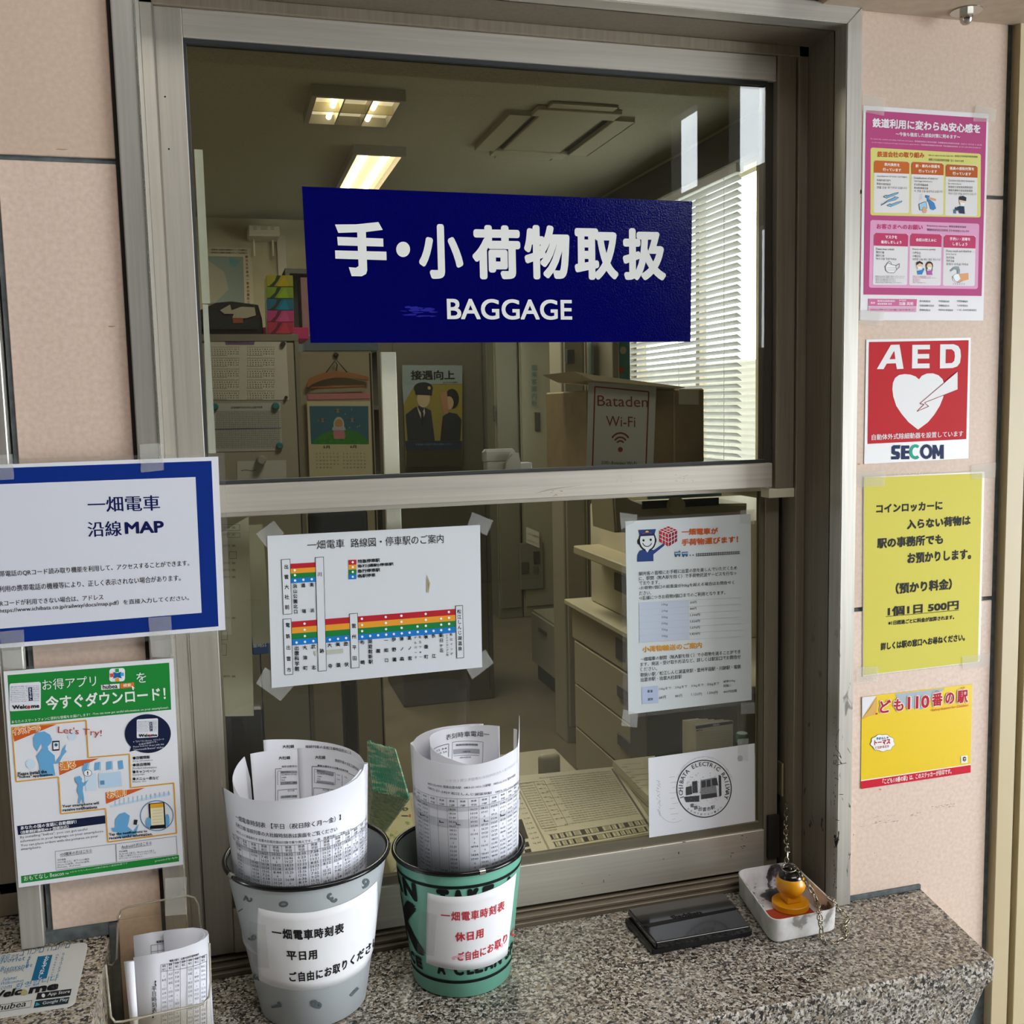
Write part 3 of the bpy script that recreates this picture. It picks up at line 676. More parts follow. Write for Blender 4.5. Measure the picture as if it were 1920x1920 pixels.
for x in (350, 400, 425, 470): 
    for k in range(3): pr.line((x, 168+k*9), (x+25, 168+k*9), 4, '#8b8672')
pr.build()
for x in (350, 482):
    a = on(x, 235, BK-.1); b = on(x, 370, BK-.1); bm = bmesh.new(); tube(bm, [a, (a.x, a.y, b.z)], .008, 6); frombm('hanging_cable', bm, mat('#b3ab92', .5), t)
a = on(543, 225, BK-.05); tag(box('wall_conduit', a.x-.03, a.x+.03, BK-.05, BK-.001, FLO, a.z, mat('#a9a28a', .5), None, .002), 'vertical cable duct running down the back wall beside the tissue boxes', 'conduit')
a = on(560, 150, BK-.4); b = at(985, 900, BK-.4)
t = thing('dark_shelving', (1.5, BK-.2, FLO), 'tall dark shelving along the back wall behind the blue sign', 'shelf')
bxx0 = on(566, 400, BK-.4).x; bxx1 = at(905, 800, BK-.4).x
M_sh = mat('#35332a', .7)
box('shelf_back', bxx0, bxx1, BK-.03, BK-.01, FLO, 2.55, M_sh, t, 0)
for z in (FLO+.05, .75, 1.2, 1.65, 2.1, 2.52): box('shelf_board', bxx0, bxx1, BK-.38, BK-.03, z, z+.03, M_sh, t, .002)
for x in (bxx0, (bxx0+bxx1)/2, bxx1-.03): box('shelf_side', x, x+.03, BK-.39, BK-.03, FLO, 2.55, M_sh, t, .002)
a = on(668, 480, BK-.3); b = on(735, 700, BK-.3)
tag(box('binder', a.x, b.x, BK-.36, BK-.1, 2.131, 2.50, mat('#4f2d2a', .6), None, .003), 'maroon binder standing on the dark shelving right of the tissue boxes', 'binder')
# --- locker panel with hanger and calendar
Y2 = 1.85
t = thing('cream_locker', (.5, Y2, FLO), 'cream locker beside the steel cabinet with a coat hanger on its door', 'locker')
a = on(697, 1030, Y2); b = on(1160, 1030, Y2)
lx0, lx1, lz = a.x-.02, on(1175, 1030, Y2).x, a.z
box('body', lx0, lx1, Y2+.012, Y2+.45, FLO, lz, mat('#9d9475', .5), t, .003)
box('door', lx0+.004, lx1-.01, Y2, Y2+.012, FLO+.06, lz-.006, mat('#aaa182', .5), t, .002)
box('door_gap', lx1-.0095, lx1-.006, Y2-.001, Y2+.01, FLO+.06, lz-.006, M_dk, t, 0)
a = on(680, 985, Y2+.1); b = on(1190, 1030, Y2+.1)
tag(box('poster_roll_box', a.x, b.x, Y2+.02, Y2+.3, lz+.0005, lz+.05, mat('#6b7f88', .5), None, .003), 'flat grey blue box with printed top lying on the cream locker', 'box')
t = thing('coat_hanger', (.55, Y2-.02, 1.7), 'wooden coat hanger with a trouser bar hung from a hook', 'coat hanger')
def pts(L, Yy): return [on(x, y, Yy) for x, y in L]
P = pts([(722, 1250), (740, 1215), (830, 1180), (925, 1165), (1030, 1180), (1145, 1205), (1150, 1235), (1040, 1215), (925, 1205), (840, 1220), (760, 1250), (735, 1280), (722, 1275)], Y2-.03)
prism('shoulder_piece', [(p.x, p.z) for p in P], Y2-.035, Y2-.022, M_wood, t, .002)
bm = bmesh.new(); tube(bm, pts([(750, 1283), (1120, 1270)], Y2-.03), .004, 8); frombm('trouser_bar', bm, M_wood, t, True)
bm = bmesh.new(); tube(bm, pts([(925, 1165), (932, 1120), (915, 1095), (925, 1075)], Y2-.028), .0016, 6); tube(bm, pts([(840, 1195), (922, 1085), (1000, 1175)], Y2-.03), .0018, 6); frombm('wire_hook', bm, mat('#4e4a40', .3, .8), t, True)
a = on(922, 1055, Y2-.01); bm = bmesh.new(); bmesh.ops.create_uvsphere(bm, u_segments=14, v_segments=8, radius=.009, matrix=Matrix.Translation((a.x, Y2-.008, a.z))); frombm('door_hook', bm, mat('#4b4438', .3, .6), t, True)
Yc = Y2-.045
t = thing('wall_calendar', (.55, Yc, 1.4), 'hanging calendar with a pink top strip and a girl on a green hill', 'calendar')
sheet('page', [(722, 1375), (1160, 1375), (1175, 1900), (740, 1900)], facing(Yc), mat('#cfc9a0', .6), t, .001, 0, K)
a = on(720, 1325, Yc); b = on(1162, 1362, Yc); box('top_strip', a.x, b.x, Yc-.006, Yc+.006, b.z, a.z, mat('#c57f82', .5), t, .003)
pr = Print(facing(Yc), t, .0014).fr(*K); pr.to('picture')
pr.poly([(738, 1408), (1146, 1408), (1150, 1670), (750, 1670)], '#3f6f80', 0)
pr.poly([(760, 1672), (775, 1640), (830, 1600), (910, 1575), (1000, 1570), (1080, 1595), (1130, 1630), (1150, 1672)], '#3f8a35', 1)
for i in range(22): blot(pr, rnd.uniform(790, 1120), rnd.uniform(1610, 1665), 12, 7, rnd.choice(['#579b33', '#2c7a35', '#4a9440']), lay=2)
pr.ell(942, 1535, 37, 52, '#b9c9c0', 3); pr.ell(942, 1530, 28, 33, '#c98f5e', 4); pr.poly([(908, 1560), (976, 1560), (988, 1620), (980, 1635), (910, 1635), (903, 1600)], '#c98490', 4); pr.poly([(900, 1552), (984, 1552), (990, 1575), (895, 1575)], '#a9bfb9', 5)
for x, y in ((830, 1505), (935, 1440), (1035, 1505)): pr.ell(x, y, 12, 16, '#8c8679', 2); pr.ell(x-14, y, 9, 6, '#5b564c', 2); pr.ell(x+14, y, 9, 6, '#5b564c', 2)
for i in range(12): pr.ell(rnd.uniform(780, 1110), rnd.uniform(1420, 1560), 4, 4, rnd.choice(['#b6a94a', '#2f5a4a']), 2, 8)
pr.to('calendar_numbers')
pr.text('5月', (835, 1703), (880, 1703), 22, '#3c3a2e', .02, 2, 1); pr.text('6月', (1020, 1700), (1065, 1700), 22, '#3c3a2e', .02, 2, 1)
for k, x in enumerate((785, 972)):
    for c_ in range(7):
        for r in range(6):
            n_ = r*7+c_-(1 if k == 0 else 4)
            s_ = 'SMTWTFS'[c_] if r == 0 else (str(n_) if 0 < n_ < 32-k else '')
            if s_: pr.text(s_, (x+c_*24, 1738+r*24+4), (x+c_*24+(13 if len(s_) > 1 else 7), 1738+r*24+4), 10, '#8c3b34' if c_ == 0 else '#55513f', .01, 1, 1)
pr.build()
# --- white upright
Yp = .1465
a = at(713, 660, Yp); b = at(750, 888, Yp); zl = at(755, 1180, Yp).z
t = thing('white_strip', (a.x, Yp, 1.53), 'wide white strip fixed upright behind the meeting rail, between the calendar and staff poster', 'strip')
box('strip_body', a.x, b.x, Yp, Yp+.006, zl, a.z, mat('#f1efe8', .5), t, .001)
box('fixing_clip', a.x+.004, b.x-.004, Yp+.0061, Yp+.012, 1.54, 1.556, mat('#9b988e', .4, .5), t, .001)
# --- staff poster
Ys = 3.3; KS = (700, 640, 6.4)
bd = thing('dark_cabinet', (1.0, Ys+.03, FLO), 'tall dark olive cabinet carrying the staff poster', 'cabinet')
a = at(735, 640, Ys+.02); b = at(918, 900, Ys+.02)
box('body', a.x, b.x, Ys+.02, Ys+.5, FLO, 2.25, mat('#3f3c2c', .6), bd, .004)
box('door_line', at(905, 700, Ys).x, at(907, 700, Ys).x, Ys+.017, Ys+.02, FLO+.05, 2.2, M_dk, bd, 0)
ps = sheet('staff_poster', [(345, 285), (1065, 290), (1065, 1500), (390, 1500)], facing(Ys), mat('#655d12', .6), None, .002, .002, KS)  # the dimness of the back room is put into the poster's colours
tag(ps, 'yellow training poster with two uniformed staff in the dark back of the office', 'poster')
pr = Print(facing(Ys), ps, .0045).fr(*KS); pr.lay = 0; pr.to('poster_print')
def PL(L, col, lay): pr.poly(L, col, lay)
PL([(345, 285), (1065, 290), (1065, 510), (345, 520)], '#66716f', 1); PL([(345, 520), (500, 520), (420, 650), (360, 760)], '#6a7673', 2)
pr.text('接遇向上', (450, 465), (975, 460), 115, '#14140f', .035, 4, 2); pr.text('思いやりの心と笑顔で', (835, 505), (1010, 503), 20, '#2c2c22', .02, 4, 1)
PL([(385, 880), (500, 790), (560, 770), (690, 830), (735, 1190), (410, 1190)], '#1f2126', 5)
PL([(520, 775), (570, 860), (580, 950), (540, 850)], '#8c8c80', 6); PL([(610, 800), (580, 870), (590, 940), (620, 860)], '#8c8c80', 6); PL([(568, 850), (600, 850), (598, 1000), (575, 1000)], '#111', 7)
pr.ell(600, 690, 78, 105, '#8f7f63', 6); pr.ell(598, 565, 115, 75, '#191a1c', 7); PL([(495, 590), (705, 590), (700, 650), (505, 640)], '#15161a', 8); pr.ell(668, 560, 18, 20, '#8d7a3a', 9)
pr.ell(940, 690, 85, 120, '#15130f', 5); pr.ell(905, 740, 55, 80, '#8a7459', 6); PL([(830, 900), (900, 850), (1000, 870), (1055, 940), (1040, 1190), (800, 1190)], '#1b1d22', 6)
PL([(790, 620), (880, 600), (900, 860), (850, 880)], '#7d5b42', 7)
PL([(380, 1195), (1060, 1195), (1060, 1300), (390, 1310)], '#1a2230', 6); PL([(395, 1310), (1060, 1300), (1065, 1495), (392, 1495)], '#2b2817', 5)
for i in range(6): pr.text('お客様の立場で考え行動します', (500, 1240+i*0+8), (930, 1236+8), 22, '#566b74', .01, 9, 1) if i == 0 else None
pr.build()
# --- lockers in the back
def locker(name, px0, px1, pyt, Yy, colr, label, depth=.5, cat='locker', handle=None):
    a = at(px0, pyt, Yy); b = at(px1, pyt, Yy)
    t = thing(name, ((a.x+b.x)/2, Yy, FLO), label, cat)
    box('body', a.x, b.x-.002, Yy+.012, Yy+depth, FLO, a.z, mat(colr, .45), t, .004)
    box('door', a.x+.01, b.x-.012, Yy, Yy+.012, FLO+.07, a.z-.01, mat(colr, .45), t, .004)
    if handle:
        h0 = at(handle[0], handle[1], Yy-.01); h1 = at(handle[2], handle[3], Yy-.01); box('handle', h0.x, h1.x, Yy-.012, Yy-.0005, h1.z, h0.z, mat('#4b4a40', .4, .5), t, .002)
    return t
locker('grey_locker', 924, 970, 560, 5.05, '#6f6d5c', 'plain grey green locker right of the staff poster', handle=(925, 760, 929, 790))
locker('tall_key_locker', 972, 1052, 560, 5.05, '#8a8873', 'pale tall locker with a coin panel and paper label, standing on the far floor', handle=(1003, 773, 1013, 808))
lk = bpy.data.objects['tall_key_locker']
KM = (900, 900, 3.2)
P = [at(KM[0]+x/3.2, KM[1]+y/3.2, 5.04) for x, y in ((238, 380), (382, 650))]
box('control_panel', P[0].x, P[1].x, 5.035, 5.049, P[1].z, P[0].z, mat('#6c6a5d', .5), lk, .003)
for x0, y0, x1, y1, cc in ((322, 430, 360, 500, '#3a3931'), (248, 495, 292, 560, '#4b493f'), (322, 520, 350, 560, '#57554a')):
    P = [at(KM[0]+x/3.2, KM[1]+y/3.2, 5.03) for x, y in ((x0, y0), (x1, y1))]; box('slot', P[0].x, P[1].x, 5.03, 5.034, P[1].z, P[0].z, mat(cc, .4), lk, .001)
n = sheet('paper_label', [(275, 280), (352, 312), (355, 408), (276, 375)], facing(5.04), mat('#c9c7b8', .6), lk, .002, .006, KM)
pr = Print(facing(5.04), lk, .0095).fr(*KM); pr.to('label_writing'); pr.text('こちらは使用中', (280, 325), (350, 350), 14, '#55534a', .01, 1, 1); pr.text('さわらないこと', (280, 365), (350, 390), 14, '#55534a', .01, 1, 1)
pr.fr(880, 620, 3.0968)
pr.col('御来客案内板', 375, 215, 420, 34, '#4c6d66', .02, 1); pr.build()
# cabinets of the right side: long row whose doors face left
XA = 1.47
t = thing('low_cabinet', (XA+.2, 3.2, FLO), 'low grey cabinet with dark plinth on the office floor, its doors facing left', 'cabinet')
box('carcass', XA+.012, XA+.45, 2.75, 3.6, FLO+.09, FLO+.36, mat('#7b7866', .5), t, .004)
box('plinth', XA+.03, XA+.44, 2.76, 3.59, FLO, FLO+.09, mat('#2f2e28', .6), t, 0)
for i in range(2):
    y0 = 2.76+i*.42; box('cabinet_door', XA, XA+.012, y0+.004, y0+.413, FLO+.095, FLO+.35, mat('#858270', .45), t, .003)
    box('handle', XA-.01, XA-.0005, y0+.15, y0+.27, FLO+.28, FLO+.30, mat('#4a4940', .4, .4), t, .002)
t = thing('partition_screen', (XA+.03, 2.6, FLO), 'narrow olive grey partition standing at the right, beside the coin panel locker', 'partition')
box('panel', XA+.005, XA+.035, 2.45, 2.74, FLO+.05, 2.1, mat('#77735f', .6), t, .003)
box('metal_edge', XA, XA+.04, 2.742, 2.75, FLO, 2.1, mat('#a39f90', .4, .4), t, .001)
box('foot', XA-.1, XA+.14, 2.55, 2.6, FLO, FLO+.04, mat('#3d3b33', .5), t, .003)
# notice board & grey box on that row
a = at(1100, 640, 2.6); b = at(1180, 720, 2.6)
t = thing('notice_board', ((a.x+b.x)/2, 2.6, 1.8), 'teal framed notice board above the cardboard box, left of the blind', 'notice board')
a = at(1108, 560, 2.66); b = at(1182, 740, 2.66)
box('panel', a.x, b.x, 2.66, 2.69, b.z, a.z, mat('#7fa394', .5), t, .002)
a = at(1112, 640, 2.65); b = at(1147, 700, 2.65); box('pinned_sheet', a.x, b.x, 2.654, 2.658, b.z, a.z, mat('#a9b0a0', .6), t, 0)
a = at(1158, 560, 2.65); b = at(1182, 740, 2.65); _x = a.x
for _d in (0, -.06): box('leg', _x+_d, _x+_d+.012, 2.67, 2.682, FLO, b.z-.0005, mat('#5c5a50', .4, .5), t, 0)
box('frame_edge', a.x, b.x, 2.652, 2.659, b.z, a.z, mat('#2e7a6e', .5), t, .001)
a = at(1170, 655, 2.64); pr = Print(facing(2.652), t, .002); pr.to('round_tag'); pr.ell(1168, 657, 6, 7, '#b3ab90', 1); pr.ell(1165, 694, 5, 6, '#a3401f', 1); pr.build()
locker('corner_locker', 1052, 1098, 600, 2.58, '#8f8b77', 'narrow cream locker with wall controls left of the signboard box', .16, handle=None)
cl = bpy.data.objects['corner_locker']
for x0, y0, x1, y1, cc in ((1062, 655, 1077, 682, '#4a4d4f'), (1060, 742, 1084, 770, '#5a6068'), (1062, 772, 1080, 790, '#c0bda9'), (1058, 800, 1070, 815, '#6d6a5c')):
    P = at(x0, y0, 2.57), at(x1, y1, 2.57); box('switch_plate', P[0].x, P[1].x, 2.567, 2.579, P[1].z, P[0].z, mat(cc, .4), cl, .002)
# drawer desk, doors facing left
XD = 1.22; T0 = at(1094, 1095, 2.05).z
t = thing('drawer_desk', (XD+.3, 1.9, FLO), 'beige steel desk with three drawers facing left', 'desk')
zt = at(1131, 1100, 2.0).z
dz0 = .79
box('carcass', XD+.012, XD+.7, 1.0, 2.25, FLO+.05, .915, M_desk, t, .004)
box('upper_panel', XD, XD+.012, 1.01, 2.24, dz0+.004, .912, M_desk, t, .002)
box('name_plate', XD-.002, XD-.0002, 1.72, 1.80, dz0+.03, dz0+.10, mat('#33363c', .4), t, 0)
for i in range(3):
    z1 = dz0-.004-i*.165; dr = box('drawer', XD, XD+.012, 1.03, 2.22, z1-.16, z1, M_desk, t, .003)
    box('handle', XD-.008, XD-.0005, 1.62, 1.78, z1-.09, z1-.05, mat('#4a4b4e', .4), dr, .002)
box('desk_top', XD-.02, XD+.72, .98, 2.27, .916, .935, mat('#c9c2a6', .4), t, .003)
t = thing('ticket_machine', (1.6, 1.7, .935), 'pale beige ticket machine with a projecting tray, on the drawer desk', 'machine')
box('body', XD+.06, XD+.68, 1.45, 2.2, .9355, 1.30, mat('#cfc8ad', .5), t, .01, 2)
box('paper_slot', XD+.055, XD+.0598, 1.6, 1.95, 1.02, 1.08, mat('#5c584a', .5), t, 0)
box('tray', XD-.04, XD+.0595, 1.5, 2.1, 1.13, 1.16, mat('#c0b695', .5), t, .004)
# second machine: close, top right of the lower pane
Yn = .80; 
a = at(1178, 936, Yn); b = at(1412, 936, Yn); z1 = at(1290, 945, Yn).z
t = thing('receipt_printer', ((a.x+b.x)/2, Yn+.1, dz0), 'cream office machine with a dark paper slot and blue strip behind the luggage notice', 'machine')
KL = (1140, 920, 4.3625)
def q(x, y, Yy): return at(KL[0]+x/KL[2], KL[1]+y/KL[2], Yy)
P = [q(40, 30, Yn), q(130, 40, Yn), q(270, 130, Yn), q(1140, 105, Yn), q(1140, 330, Yn), q(60, 345, Yn)]
prism('body', [(p.x, p.z) for p in P], Yn, Yn+.14, mat('#a99f7f', .5), t, .004)
P = [q(240, 60, Yn-.02), q(300, 105, Yn-.02), q(900, 60, Yn-.02), q(920, 95, Yn-.02), q(1135, 110, Yn-.02), q(1135, 145, Yn-.02), q(270, 175, Yn-.02)]
box('dark_slot', q(275, 0, Yn).x, q(900, 0, Yn).x, Yn-.004, Yn+.0, q(0, 165, Yn).z, q(0, 100, Yn).z, mat('#2a2c30', .4), t, 0)
box('blue_strip', q(310, 0, Yn).x, q(910, 0, Yn).x, Yn-.012, Yn-.0045, q(0, 85, Yn).z, q(0, 62, Yn).z, mat('#7fa0b8', .4), t, .001)
box('top_cover', q(250, 0, Yn).x, q(930, 0, Yn).x, Yn-.012, Yn+.13, q(0, 61, Yn).z, q(0, 40, Yn).z, mat('#c9c2a8', .4), t, .002)
bm = bmesh.new(); revolve(bm, [(.018, 0), (.018, .02), (.0005, .02)], (0, 0, 0), 20); bmesh.ops.transform(bm, matrix=Matrix.Translation(q(540, 115, Yn-.005)) @ Matrix.Rotation(PI/2, 4, 'X'), verts=bm.verts)
frombm('round_knob', bm, mat('#b8ac86', .4), t, True, .6)
box('base_shelf', q(330, 0, Yn).x, q(1100, 0, Yn).x, Yn+.02, Yn+.12, FLO, q(0, 346, Yn).z, mat('#5b574a', .6), t, .002)
# cardboard box with the Wi-Fi sign
Yw = .50; KW = (880, 620, 3.0968)
def qw(x, y, Yy): return at(KW[0]+x/KW[2], KW[1]+y/KW[2], Yy)
t = thing('cardboard_box', (qw(900, 600, Yw+.02).x, Yw, 1.5), 'brown cardboard box standing behind the wireless network sign', 'box')
a = qw(680, 300, Yw+.02); b = qw(1365, 770, Yw+.02)
M_card = noisy('cardboard', [(0, '#8f7c5a'), (1, '#9c8964')], 30, 3, .8)
box('carton', a.x, b.x, Yw+.02, Yw+.27, b.z-.03, a.z-.015, M_card, t, .003)
box('packing_tape_seam', qw(1205, 0, Yw).x, qw(1216, 0, Yw).x, Yw+.018, Yw+.0205, b.z, a.z-.02, mat('#b39f78', .5), t, 0)
sheet('address_label', [(1215, 340), (1330, 345), (1330, 430), (1213, 428)], facing(Yw+.02), mat('#c9c0a6', .6), t, .001, .001, KW)
P = [qw(575, 240, Yw), qw(700, 262, Yw), qw(1215, 330, Yw), qw(1190, 338, Yw), qw(680, 290, Yw)]
prism('open_flap', [(p.x, p.z) for p in P], Yw-.03, Yw+.16, mat('#cbbf9f', .6), t, 0)
wf = sheet('wifi_sign', [(690, 300), (1085, 320), (1065, 830), (680, 830)], facing(Yw-.002), mat('#c9c8c0', .5), None, .001, 0, KW)
tag(wf, 'white Wi-Fi sign with brown frame and signal fan, leaning on the cardboard box', 'sign')
pr = Print(facing(Yw-.002), wf, .0014).fr(*KW); pr.to('lettering'); br = '#84402c'
pr.path([(728, 325), (1040, 355), (1022, 840)], 8, br); pr.path([(728, 325), (712, 840)], 8, br)
pr.text('Bataden', (742, 437), (1035, 445), 62, br, 0, 2, 3, ital=0); pr.text('Wi-Fi', (792, 555), (962, 560), 60, br, 0, 2, 3)
for i, r in enumerate((30, 52, 78)): pr.ring(875, 668, r*.78, r*.95, 10, br, 1, 16, -PI*.79, -PI*.21)
pr.ell(875, 690, 14, 15, br, 1); pr.text('SSID-Bataden Wi-Fi', (765, 775), (970, 778), 18, '#3a3a36', .01, 2, 1)
pr.build()
box('shelf_under_box', a.x-.12, q(1300, 0, Yw).x, Yw-.08, Yw+.29, b.z-.040, b.z-.0305, mat('#5f5a48', .6), None, .003)
o = bpy.data.objects['shelf_under_box']; tag(o, 'narrow shelf board carrying the cardboard box at the meeting rail', 'shelf')
# floor things and chairs
t = thing('office_chair', (.3, .8, FLO), 'office chair with a dark rounded backrest seen above the route map sheet', 'chair')
P0 = at(578, 945, .98); P1 = at(660, 1040, .98)
box('backrest', P0.x, P1.x+.04, .98, 1.03, P1.z-.2, P0.z, mat('#2d3138', .7), t, .03, 4)
box('seat', P0.x-.02, P1.x+.06, .56, .96, .68, .75, mat('#2d3138', .7), t, .02, 3)
mxx = (P0.x+P1.x+.06)/2
bm = bmesh.new(); tube(bm, [(mxx, 1.0, P1.z-.15), (mxx, 1.0, .70), (mxx, .8, .66)], .018, 8); frombm('back_support', bm, M_dk, t)
bm = bmesh.new(); tube(bm, [(mxx, .78, .68), (mxx, .78, FLO+.1)], .025, 10); frombm('column', bm, M_dk, t)
for i in range(5):
    an = 2*PI*i/5; bm = bmesh.new(); tube(bm, [(mxx, .78, FLO+.1), (mxx+.27*math.cos(an),   .78+.27*math.sin(an), FLO+.05)], .016, 6)
    bmesh.ops.create_uvsphere(bm, u_segments=10, v_segments=6, radius=.03, matrix=Matrix.Translation((mxx+.27*math.cos(an),   .78+.27*math.sin(an), FLO+.03))); frombm('leg', bm, M_dk, t, True)
# black counter block, lower left
a = at(415, 1300, .95); b = at(512, 1300, .95)
t = thing('black_monitor_back', (.1, .9, FLO), 'black office screen on its stand at lower left behind the hanging papers', 'monitor')
P0 = at(424, 1335, .6); P1 = at(500, 1480, .6)
box('screen_back', P0.x-.12, P1.x, .6, .64, P1.z-.05, P0.z, mat('#17181a', .4), t, .008, 2)
box('stand', (P0.x+P1.x)/2-.08, (P0.x+P1.x)/2, .61, .64, .95, P1.z-.04, mat('#17181a', .5), t, .002)
# blue pamphlet box + hanging papers at left of lower pane
Yh = .18
o = sheet('hanging_paper', [(413, 1000), (466, 968), (476, 1342), (418, 1343)], facing(Yh), mat('#bdbaa8', .6), None, .0006)
tag(o, 'long pale paper hung inside at the left edge of the lower pane', 'paper')
pr = Print(facing(Yh), o, .0009).fr(340, 900, 3.84); pr.to('printed_form')
for x0, y0, x1, y1 in ((270, 320, 420, 362), (330, 380, 422, 412), (345, 515, 396, 565), (270, 1085, 332, 1150), (285, 1180, 325, 1260)): pr.path([(x0, y0), (x1, y0), (x1, y1), (x0, y1)], 2.5, '#5d594c', 1, True)
for y in (350, 400, 480, 605, 655, 705, 1000, 1420): pr.text('出勤予定・連絡', (300, y), (390, y), 16, '#5d594c', 0, 1, 1)
pr.build()
o = sheet('hanging_paper', [(466, 985), (492, 983), (509, 1205), (474, 1207)], facing(Yh+.12), mat('#a8a490', .6), None, .0006); tag(o, 'second hanging paper strip, darker, just left of the route map', 'paper')
_p = at(489, 1226, Yh+.16); o = thing('pamphlet_box', (_p.x, Yh+.16, .968), 'small blue pamphlet box on a thin rod, under the darker paper strip', 'box')
pbox('box_body', 472, 1203, 506, 1226, Yh+.14, .05, mat('#1f4a86', .5), o)
bm = bmesh.new(); tube(bm, [(_p.x, Yh+.175, _p.z), (_p.x, Yh+.175, .9685)], .0015, 6); frombm('support_rod', bm, mat('#2b2a26', .7), o)
pr = Print(facing(Yh+.14), o, .0008); pr.to('lettering'); pr.text('金時55', (474, 1214), (500, 1213), 9, '#c5cbd3', .02, 1, 1); pr.build()
o = sheet('paper_strip', [(364, 280), (380, 281), (394, 569), (379, 569)], facing(.122), mat('#c3c6ba', .6), None, .0006); tag(o, 'narrow white paper strip, upper one, inside the left edge of the top pane', 'paper')
o = sheet('paper_strip', [(380, 571), (390, 571), (405, 850), (391, 850)], facing(.122), mat('#cdd0cb', .6), None, .0006); tag(o, 'narrow white paper strip, lower one, inside the left edge of the top pane', 'paper')
# ---------------- ticket desk just inside the glass
DZ = .968
t = thing('ticket_desk', (.35, .4, DZ), 'cream ticket desk with sheets of timetables under it, just inside the lower glass', 'desk')
pp = [onz(700, 1480, DZ), onz(1210, 1425, DZ)]; yf = onz(1150, 1437, DZ).y
box('desk_top', -.25, .98, .172, yf, DZ-.03, DZ, mat('#a89f80', .5), t, .004)
box('front_panel', -.24, .97, .175, .195, FLO, DZ-.0305, mat('#8b8368', .6), t, .002)
box('side_panel', .955, .975, .2, yf-.02, FLO, DZ-.0305, mat('#8b8368', .6), t, .002)
dk = level(DZ)
M_pap = mat('#e2dabc', .45, name='aged_print_paper')
def desk_sheet(name, quad, crop, label, M=M_pap, z=0.):
    o = sheet(name, quad, dk, M, None, .0006, z, crop); tag(o, label, 'timetable sheet' if 'time' in name else 'paper'); return o
KD = (960, 1400, 3.84)
# two big sheets
s1 = desk_sheet('timetable_sheet', [(-80, 225), (0, 218), (262, 752), (30, 800)], KD, 'left cream timetable sheet on the desk, half hidden by the green bin')
s2 = desk_sheet('timetable_sheet', [(5, 216), (745, 145), (1050, 610), (275, 745)], KD, 'wide cream timetable sheet covered with columns of times on the desk')
pr = Print(dk, s2, .0010).fr(*KD); pr.to('timetable_print')
def lerp2(q, u, v):
    a = (q[0][0]+(q[1][0]-q[0][0])*u, q[0][1]+(q[1][1]-q[0][1])*u); b = (q[3][0]+(q[2][0]-q[3][0])*u, q[3][1]+(q[2][1]-q[3][1])*u)
    return (a[0]+(b[0]-a[0])*v, a[1]+(b[1]-a[1])*v)
Q = [(5, 216), (745, 145), (1050, 610), (275, 745)]
def cell(u0, v0, u1, v1, col, lay=0): pr.poly([lerp2(Q, u0, v0), lerp2(Q, u1, v0), lerp2(Q, u1, v1), lerp2(Q, u0, v1)], col, lay)
def qtext(body, u0, u1, v, h, col='#5d5948', res=1):
    a = lerp2(Q, u0, v); b = lerp2(Q, u1, v); pr.text(body, a, b, h, col, .01, 2, res)
for r in range(22):
    v = .05+r*.031
    qtext(' '.join('%02d%02d' % (rnd.randrange(5, 23), rnd.randrange(60)) for _ in range(19)), .33, .93, v+.02, 8)
    if r % 3 == 0: qtext('松江しんじ湖温泉駅'[:6+r % 3], .24, .32, v+.02, 9)
for r in range(20): qtext(' '.join('%d%02d' % (rnd.randrange(5, 23), rnd.randrange(60)) for _ in range(3)), .03, .15, .12+r*.034, 8)
for r in range(9): qtext('一畑口 '+str(rnd.randrange(100, 990)), .17, .25, .15+r*.06, 9, '#8a5a48' if r % 2 else '#5d5948')
cell(.945, .03, .965, .93, '#6e6b62'); 
for v in (.10, .72): cell(.02, v, .265, v+.003, '#7a7562')
for u in (.02, .16, .265): cell(u, .10, u+.003, .72, '#7a7562')
for v, n0 in ((.815, 0), (.915, 1)):
    cell(.0+.05, v-.006, .985, v-.002, '#6e6a58'); cell(.05, v+.062, .985, v+.066, '#6e6a58')
    u = .06; k = 0
    while u < .97:
        wd = rnd.choice([.012, .02, .02, .045]); cell(u, v, min(u+wd, .98), v+.06, '#4c483c' if k % 2 == 0 else '#b9b18e', 0); u += wd+rnd.choice([.008, .012, .02]); k += 1
pr.build()
Q = [(-80, 225), (0, 218), (262, 752), (30, 800)]
pr = Print(dk, s1, .0010).fr(*KD); pr.to('timetable_print')
cell(.30, .55, .55, .80, '#3c382e'); cell(.3, .84, .5, .90, '#3c382e'); cell(.3, .93, .5, .985, '#3c382e')
for r in range(10): qtext('12 34', .65, .9, .3+r*.065, 8)
pr.build()
# stack of slips right of it
P = [onz(KD[0]+x/3.84, KD[1]+y/3.84, DZ+.02) for x, y in ((728, 100), (1030, 65), (1120, 330), (975, 350))]
t = thing('slip_stack', (P[0].x, P[0].y, DZ), 'stack of cream slips at the right end of the desk, beside the stamp sheet', 'paper stack')
for i in range(6):
    d = rnd.uniform(-.002, .002); mesh('slip_pad', [(p.x+d, p.y+d, DZ+.0008+i*.0034+k) for k in (0, .0029) for p in P], [(0, 1, 2, 3), (7, 6, 5, 4), (0, 4, 5, 1), (1, 5, 6, 2), (2, 6, 7, 3), (3, 7, 4, 0)], mat('#e0d8bb', .6), t)
pr = Print(level(DZ+.0008+5*.0034+.0029), t, .0002).fr(*KD); pr.to('form_lines')
for i in range(5): pr.line((800+i*28, 130+i*38), (930+i*28, 118+i*38), 2, '#a39a7c'); pr.line((790+i*28, 150+i*38), (830+i*28, 145+i*38), 3, '#7d755c')
pr.build()
